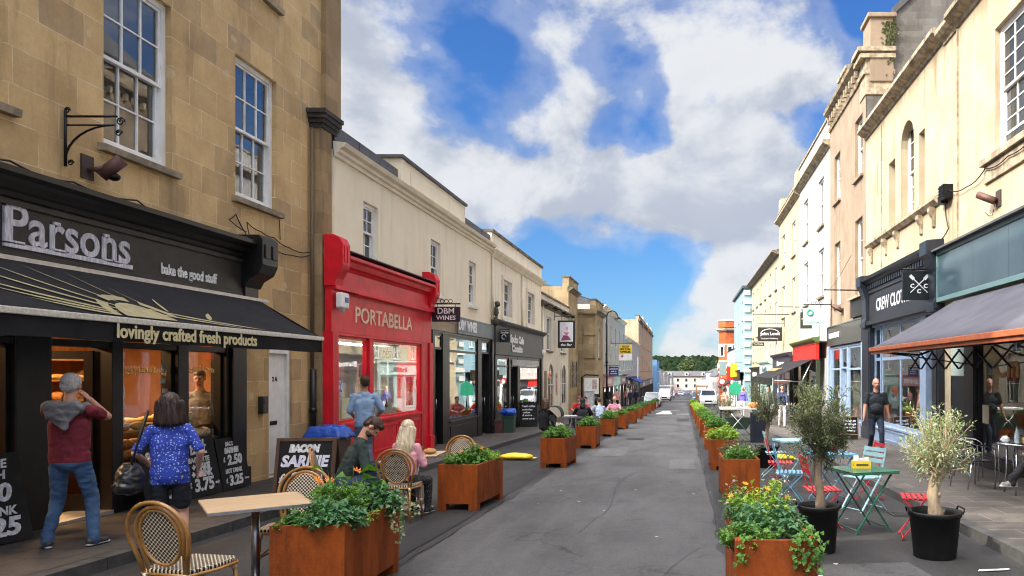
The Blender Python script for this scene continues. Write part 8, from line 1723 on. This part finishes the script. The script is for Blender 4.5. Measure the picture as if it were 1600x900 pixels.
# ================================================================== ROAD DETAIL
def disc_cover(name, label, x, y, r, sq=False):
    T = thing(name, label, 'cover', (x, y, gz(y)+.006)); T.rotation_euler = (-math.atan(.0245), 0, 0)
    mb = MB()
    if sq: mb.box(-r, r, -r*.7, r*.7, 0, .008)
    else: mb.lathe([(r, 0), (r, .008), (0, .008)], (0, 0, 0), 28)
    mb.build('frame', pm('cast_iron', (.045, .042, .04), (.03, .028, .027), rough=.6, ns=9, metal=.3), T, local=True); mb = MB()
    for i in range(-4, 5):
        for j in range(-4, 5):
            a, b = i*r*.19, j*r*(.13 if sq else .19)
            if sq or a*a+b*b < r*r*.74: mb.box(a-r*.06, a+r*.06, b-r*.04, b+r*.04, .008, .013)
    mb.build('tread', MC['cast_iron'], T, local=True)
disc_cover('manhole_cover', 'round iron manhole cover farther up the carriageway', -1.6, 24.5, .33); disc_cover('drain_cover', 'small iron drain cover by the sunny side kerb', 2.9, 9.6, .20, True)
m_seam = pm('tar_seam', (.008, .008, .0085), rough=.45, ns=9); m_worn = asphalt('asphalt_worn', (.085, .084, .084), (.055, .055, .055), .3, False)
def seam(pts, w_, m=m_seam, dz=.0135):
    mb = MB(); P = []
    for i in range(len(pts)-1):
        n = max(2, int((V((*pts[i+1], 0))-V((*pts[i], 0))).length/.10))
        for k in range(n): t = k/n; P.append((pts[i][0]*(1-t)+pts[i+1][0]*t, pts[i][1]*(1-t)+pts[i+1][1]*t))
    P.append(pts[-1]); vs = []
    for i, (x, y) in enumerate(P):
        a = P[max(0, i-1)]; b = P[min(len(P)-1, i+1)]; d = V((b[0]-a[0], b[1]-a[1], 0)).normalized(); nx, ny = -d.y, d.x; j = .05*noise.noise(V((x*1.7, y*1.7, 1)))+.02*noise.noise(V((x*7, y*7, 4))); h = w_*(.6+.8*abs(noise.noise(V((x*3, y*3, 9)))))
        for s in (-1, 1): X_, Y_ = x+nx*(j+s*h), y+ny*(j+s*h); vs.append((X_, Y_, gz(Y_)+dz))
    mb.add(vs, [(2*i, 2*i+1, 2*i+3, 2*i+2) for i in range(len(P)-1)]); mb.build('tar_seam' if m is m_seam else 'worn_patch', m, recalc=False)['kind'] = 'structure'
seam([(-2.62, 3), (-2.60, 14), (-2.58, 30)], .007); seam([(.41, 3), (.40, 12), (.42, 30)], .008)
seam([(-2.5, 8.6), (-1.2, 8.3), (-.2, 8.7), (.3, 8.5)], .0045); seam([(-1.2, 8.3), (-1.0, 10.2), (-1.15, 12.5), (-.9, 15.5)], .004); seam([(-.3, 5.2), (-.1, 6.8), (.2, 7.6)], .004); seam([(-2.2, 12.5), (-1.4, 12.9), (-.9, 12.6)], .006)
for pts, m in ((((-.3, 15), (.25, 15), (.22, 17.2), (-.32, 17.2)), m_worn), (((-2.3, 18), (-1.5, 18), (-1.5, 22), (-2.3, 22)), m_worn), (((1.2, 6.0), (2.2, 6.1), (2.1, 6.9), (1.25, 6.8)), m_road)): mark(pts, .0105, m, 'road_patch')
# ================================================================== VEHICLES
carglass = pm('car_glass', (.02, .025, .028), rough=.03, spec=1.0); tyre = pm('tyre', (.015, .015, .015), rough=.8); lamp_m = pm('headlamp', (.75, .77, .8), rough=.1, spec=1); plate_m = pm('number_plate', (.75, .74, .66), rough=.5)
def car(label, x, y, rz, paint, kind='hatch', group=None):
    T = thing('van' if kind == 'van' else 'parked_car', label, 'van' if kind == 'van' else 'car', (x, y, gz(y)+.003), R(rz), group); L, Wd, Hh, hood, hz = {'hatch': (4.1, 1.74, 1.46, .95, .92), 'suv': (4.6, 1.86, 1.72, 1.15, 1.08), 'van': (4.8, 1.90, 1.95, .75, 1.15)}[kind]
    b = MB(); w_ = Wd/2; f = -L/2     # front at -y
    sec = [(f, .32, .62, .80), (f+.12, .22, .74, .93), (f+hood, .20, hz, 1.), (L/2-.5, .20, hz, 1.), (L/2-.06, .24, hz-.02, .95), (L/2, .34, hz-.12, .9)]
    vs = []
    for yy, z0, z1, k in sec: vs += [(-w_*k*.94, yy, z0), (w_*k*.94, yy, z0), (w_*k, yy, (z0+z1)/2), (w_*k*.93, yy, z1), (-w_*k*.93, yy, z1), (-w_*k, yy, (z0+z1)/2)]
    fs = [tuple(range(5, -1, -1)), tuple((len(sec)-1)*6+j for j in range(6))]
    for i in range(len(sec)-1):
        for j in range(6): fs.append((i*6+j, i*6+(j+1) % 6, (i+1)*6+(j+1) % 6, (i+1)*6+j))
    b.smooth = False; b.add(vs, fs)
    ws = f+hood-.05; rs = L/2-(.12 if kind != 'hatch' else .25); rf0 = ws+(.75 if kind != 'van' else .55); rf1 = rs-(.25 if kind != 'hatch' else .55); tw = w_*.76 if kind != 'van' else w_*.84
    b.add([(-w_*.92, ws, hz-.01), (w_*.92, ws, hz-.01), (tw, rf0, Hh-.03), (-tw, rf0, Hh-.03), (-w_*.92, rs, hz-.01), (w_*.92, rs, hz-.01), (tw, rf1, Hh-.03), (-tw, rf1, Hh-.03), (-tw*.92, (rf0*.7+rf1*.3), Hh), (tw*.92, (rf0*.7+rf1*.3), Hh), (tw*.92, (rf0*.25+rf1*.75), Hh), (-tw*.92, (rf0*.25+rf1*.75), Hh)], [(0, 1, 2, 3), (5, 4, 7, 6), (1, 5, 6, 2), (4, 0, 3, 7), (3, 2, 9, 8), (6, 7, 11, 10), (2, 6, 10, 9), (7, 3, 8, 11), (8, 9, 10, 11)])
    b.build('body', paint, T, bevel=.04, local=True)
    def gl(name, p): q = MB(); c = sum((V(i) for i in p), V())/4; q.quad(*p); o = q.build(name, carglass, T, recalc=False, local=True); o.modifiers.new('solid', 'SOLIDIFY').thickness = .01
    e = .012; g_ = lambda t, s: (s*(w_*.92*(1-t)+tw*t), ws+(rf0-ws)*t, hz+(Hh-.03-hz)*t)
    a0, a1, a2, a3 = V(g_(.10, -.88)), V(g_(.10, .88)), V(g_(.92, .88)), V(g_(.92, -.88)); off = V((0, -e*2, e)); gl('windscreen', [p+off for p in (a0, a1, a2, a3)])
    for s in (-1, 1):
        m_ = V((s*e*1.5, 0, 0)); wz = lambda t: s*(w_*.92*(1-t)+tw*t); mid = (rf0+rf1)/2
        for (ya, yb, yc, yd) in ((ws+.30, mid-.04, mid-.04, rf0+.03), (mid+.04, rs-.25, rf1-.05, mid+.04)): gl('side_window', [V((wz(.12), ya, hz+.06))+m_, V((wz(.12), yb, hz+.06))+m_, V((wz(.88), yc, Hh-.10))+m_, V((wz(.88), yd, Hh-.10))+m_])
        q = MB(); q.cbox((s*w_*.66, f+.07, .66), (w_*.20, .05, .075)); q.build('headlight', lamp_m, T, bevel=.02, local=True)
        q = MB(); q.cbox((s*w_*.86, L/2-.02, .75), (w_*.08, .03, .13)); q.build('tail_light', redf, T, bevel=.01, local=True)
        q = MB(); q.ell((s*(w_+.08), ws+.40, hz+.10), (.09, .05, .07)); q.build('door_mirror', paint, T, local=True)
        for yy in (f+.78, L/2-.80):
            q = MB(); q.M = Matrix.Translation((s*(w_-.10), yy, .32)) @ Matrix.Rotation(R(90), 4, 'Y'); q.lathe([(.20, -.10), (.32, -.10), (.325, -.06), (.325, .06), (.32, .10), (.20, .10)], (0, 0, 0), 24); wh = q.build('wheel', tyre, T, local=True); q2 = MB(); q2.M = q.M; q2.lathe([(0, -.08), (.2, -.08), (.21, 0), (.2, .08), (0, .08)], (0, 0, 0), 16); q2.build('rim', steel, wh, local=True)
    q = MB(); q.box(-w_*.42, w_*.42, f-.012, f+.05, .50, .68); q.build('grille', iron, T, local=True); q = MB(); q.box(-.26, .26, f-.03, f-.013, .36, .47); q.build('number_plate', plate_m, T, local=True); q = MB(); q.box(-w_*.86, w_*.86, f-.01, f+.2, .22, .35); q.build('bumper', charcoal, T, bevel=.02, local=True)
    return T
pnt = lambda n, c: pm('car_paint_'+n, c, rough=.25, coat=.6, metal=.0, spec=.5)
silver, whitec, bluec, greyc, redc = pnt('silver', (.42, .44, .46)), pnt('white', (.68, .69, .70)), pnt('blue', (.04, .08, .2)), pnt('grey', (.09, .095, .10)), pnt('red', (.35, .02, .02))
car('silver hatchback parked past the last planters by the bakery side kerb', -3.15, 74.5, 0, silver); car('white panel van parked behind the silver hatchback', -2.95, 116, 0, whitec, 'van')
car('white silver off roader parked where the sunny side planters end', 2.55, 77, 0, pnt('pearl', (.56, .57, .59)), 'suv'); car('dark blue car half hidden by the timber frame', 2.0, 104, 0, bluec)
for i, (x, y, p, lab) in enumerate(((-3., 150, greyc, 'grey car far off beyond the bus shelter'), (-2.9, 170, whitec, 'small white car far off on the bakery side'), (-.8, 205, silver, 'silver car driving in the distant road'), (2.4, 140, greyc, 'dark grey car far off on the sunny side'), (2.6, 165, whitec, 'white car far off along the sunny kerb'), (.9, 235, bluec, 'tiny blue car near the hotel end'), (-2.6, 240, redc, 'tiny red car near the hotel end'))): car(lab, x, y, 0, p, group=None)
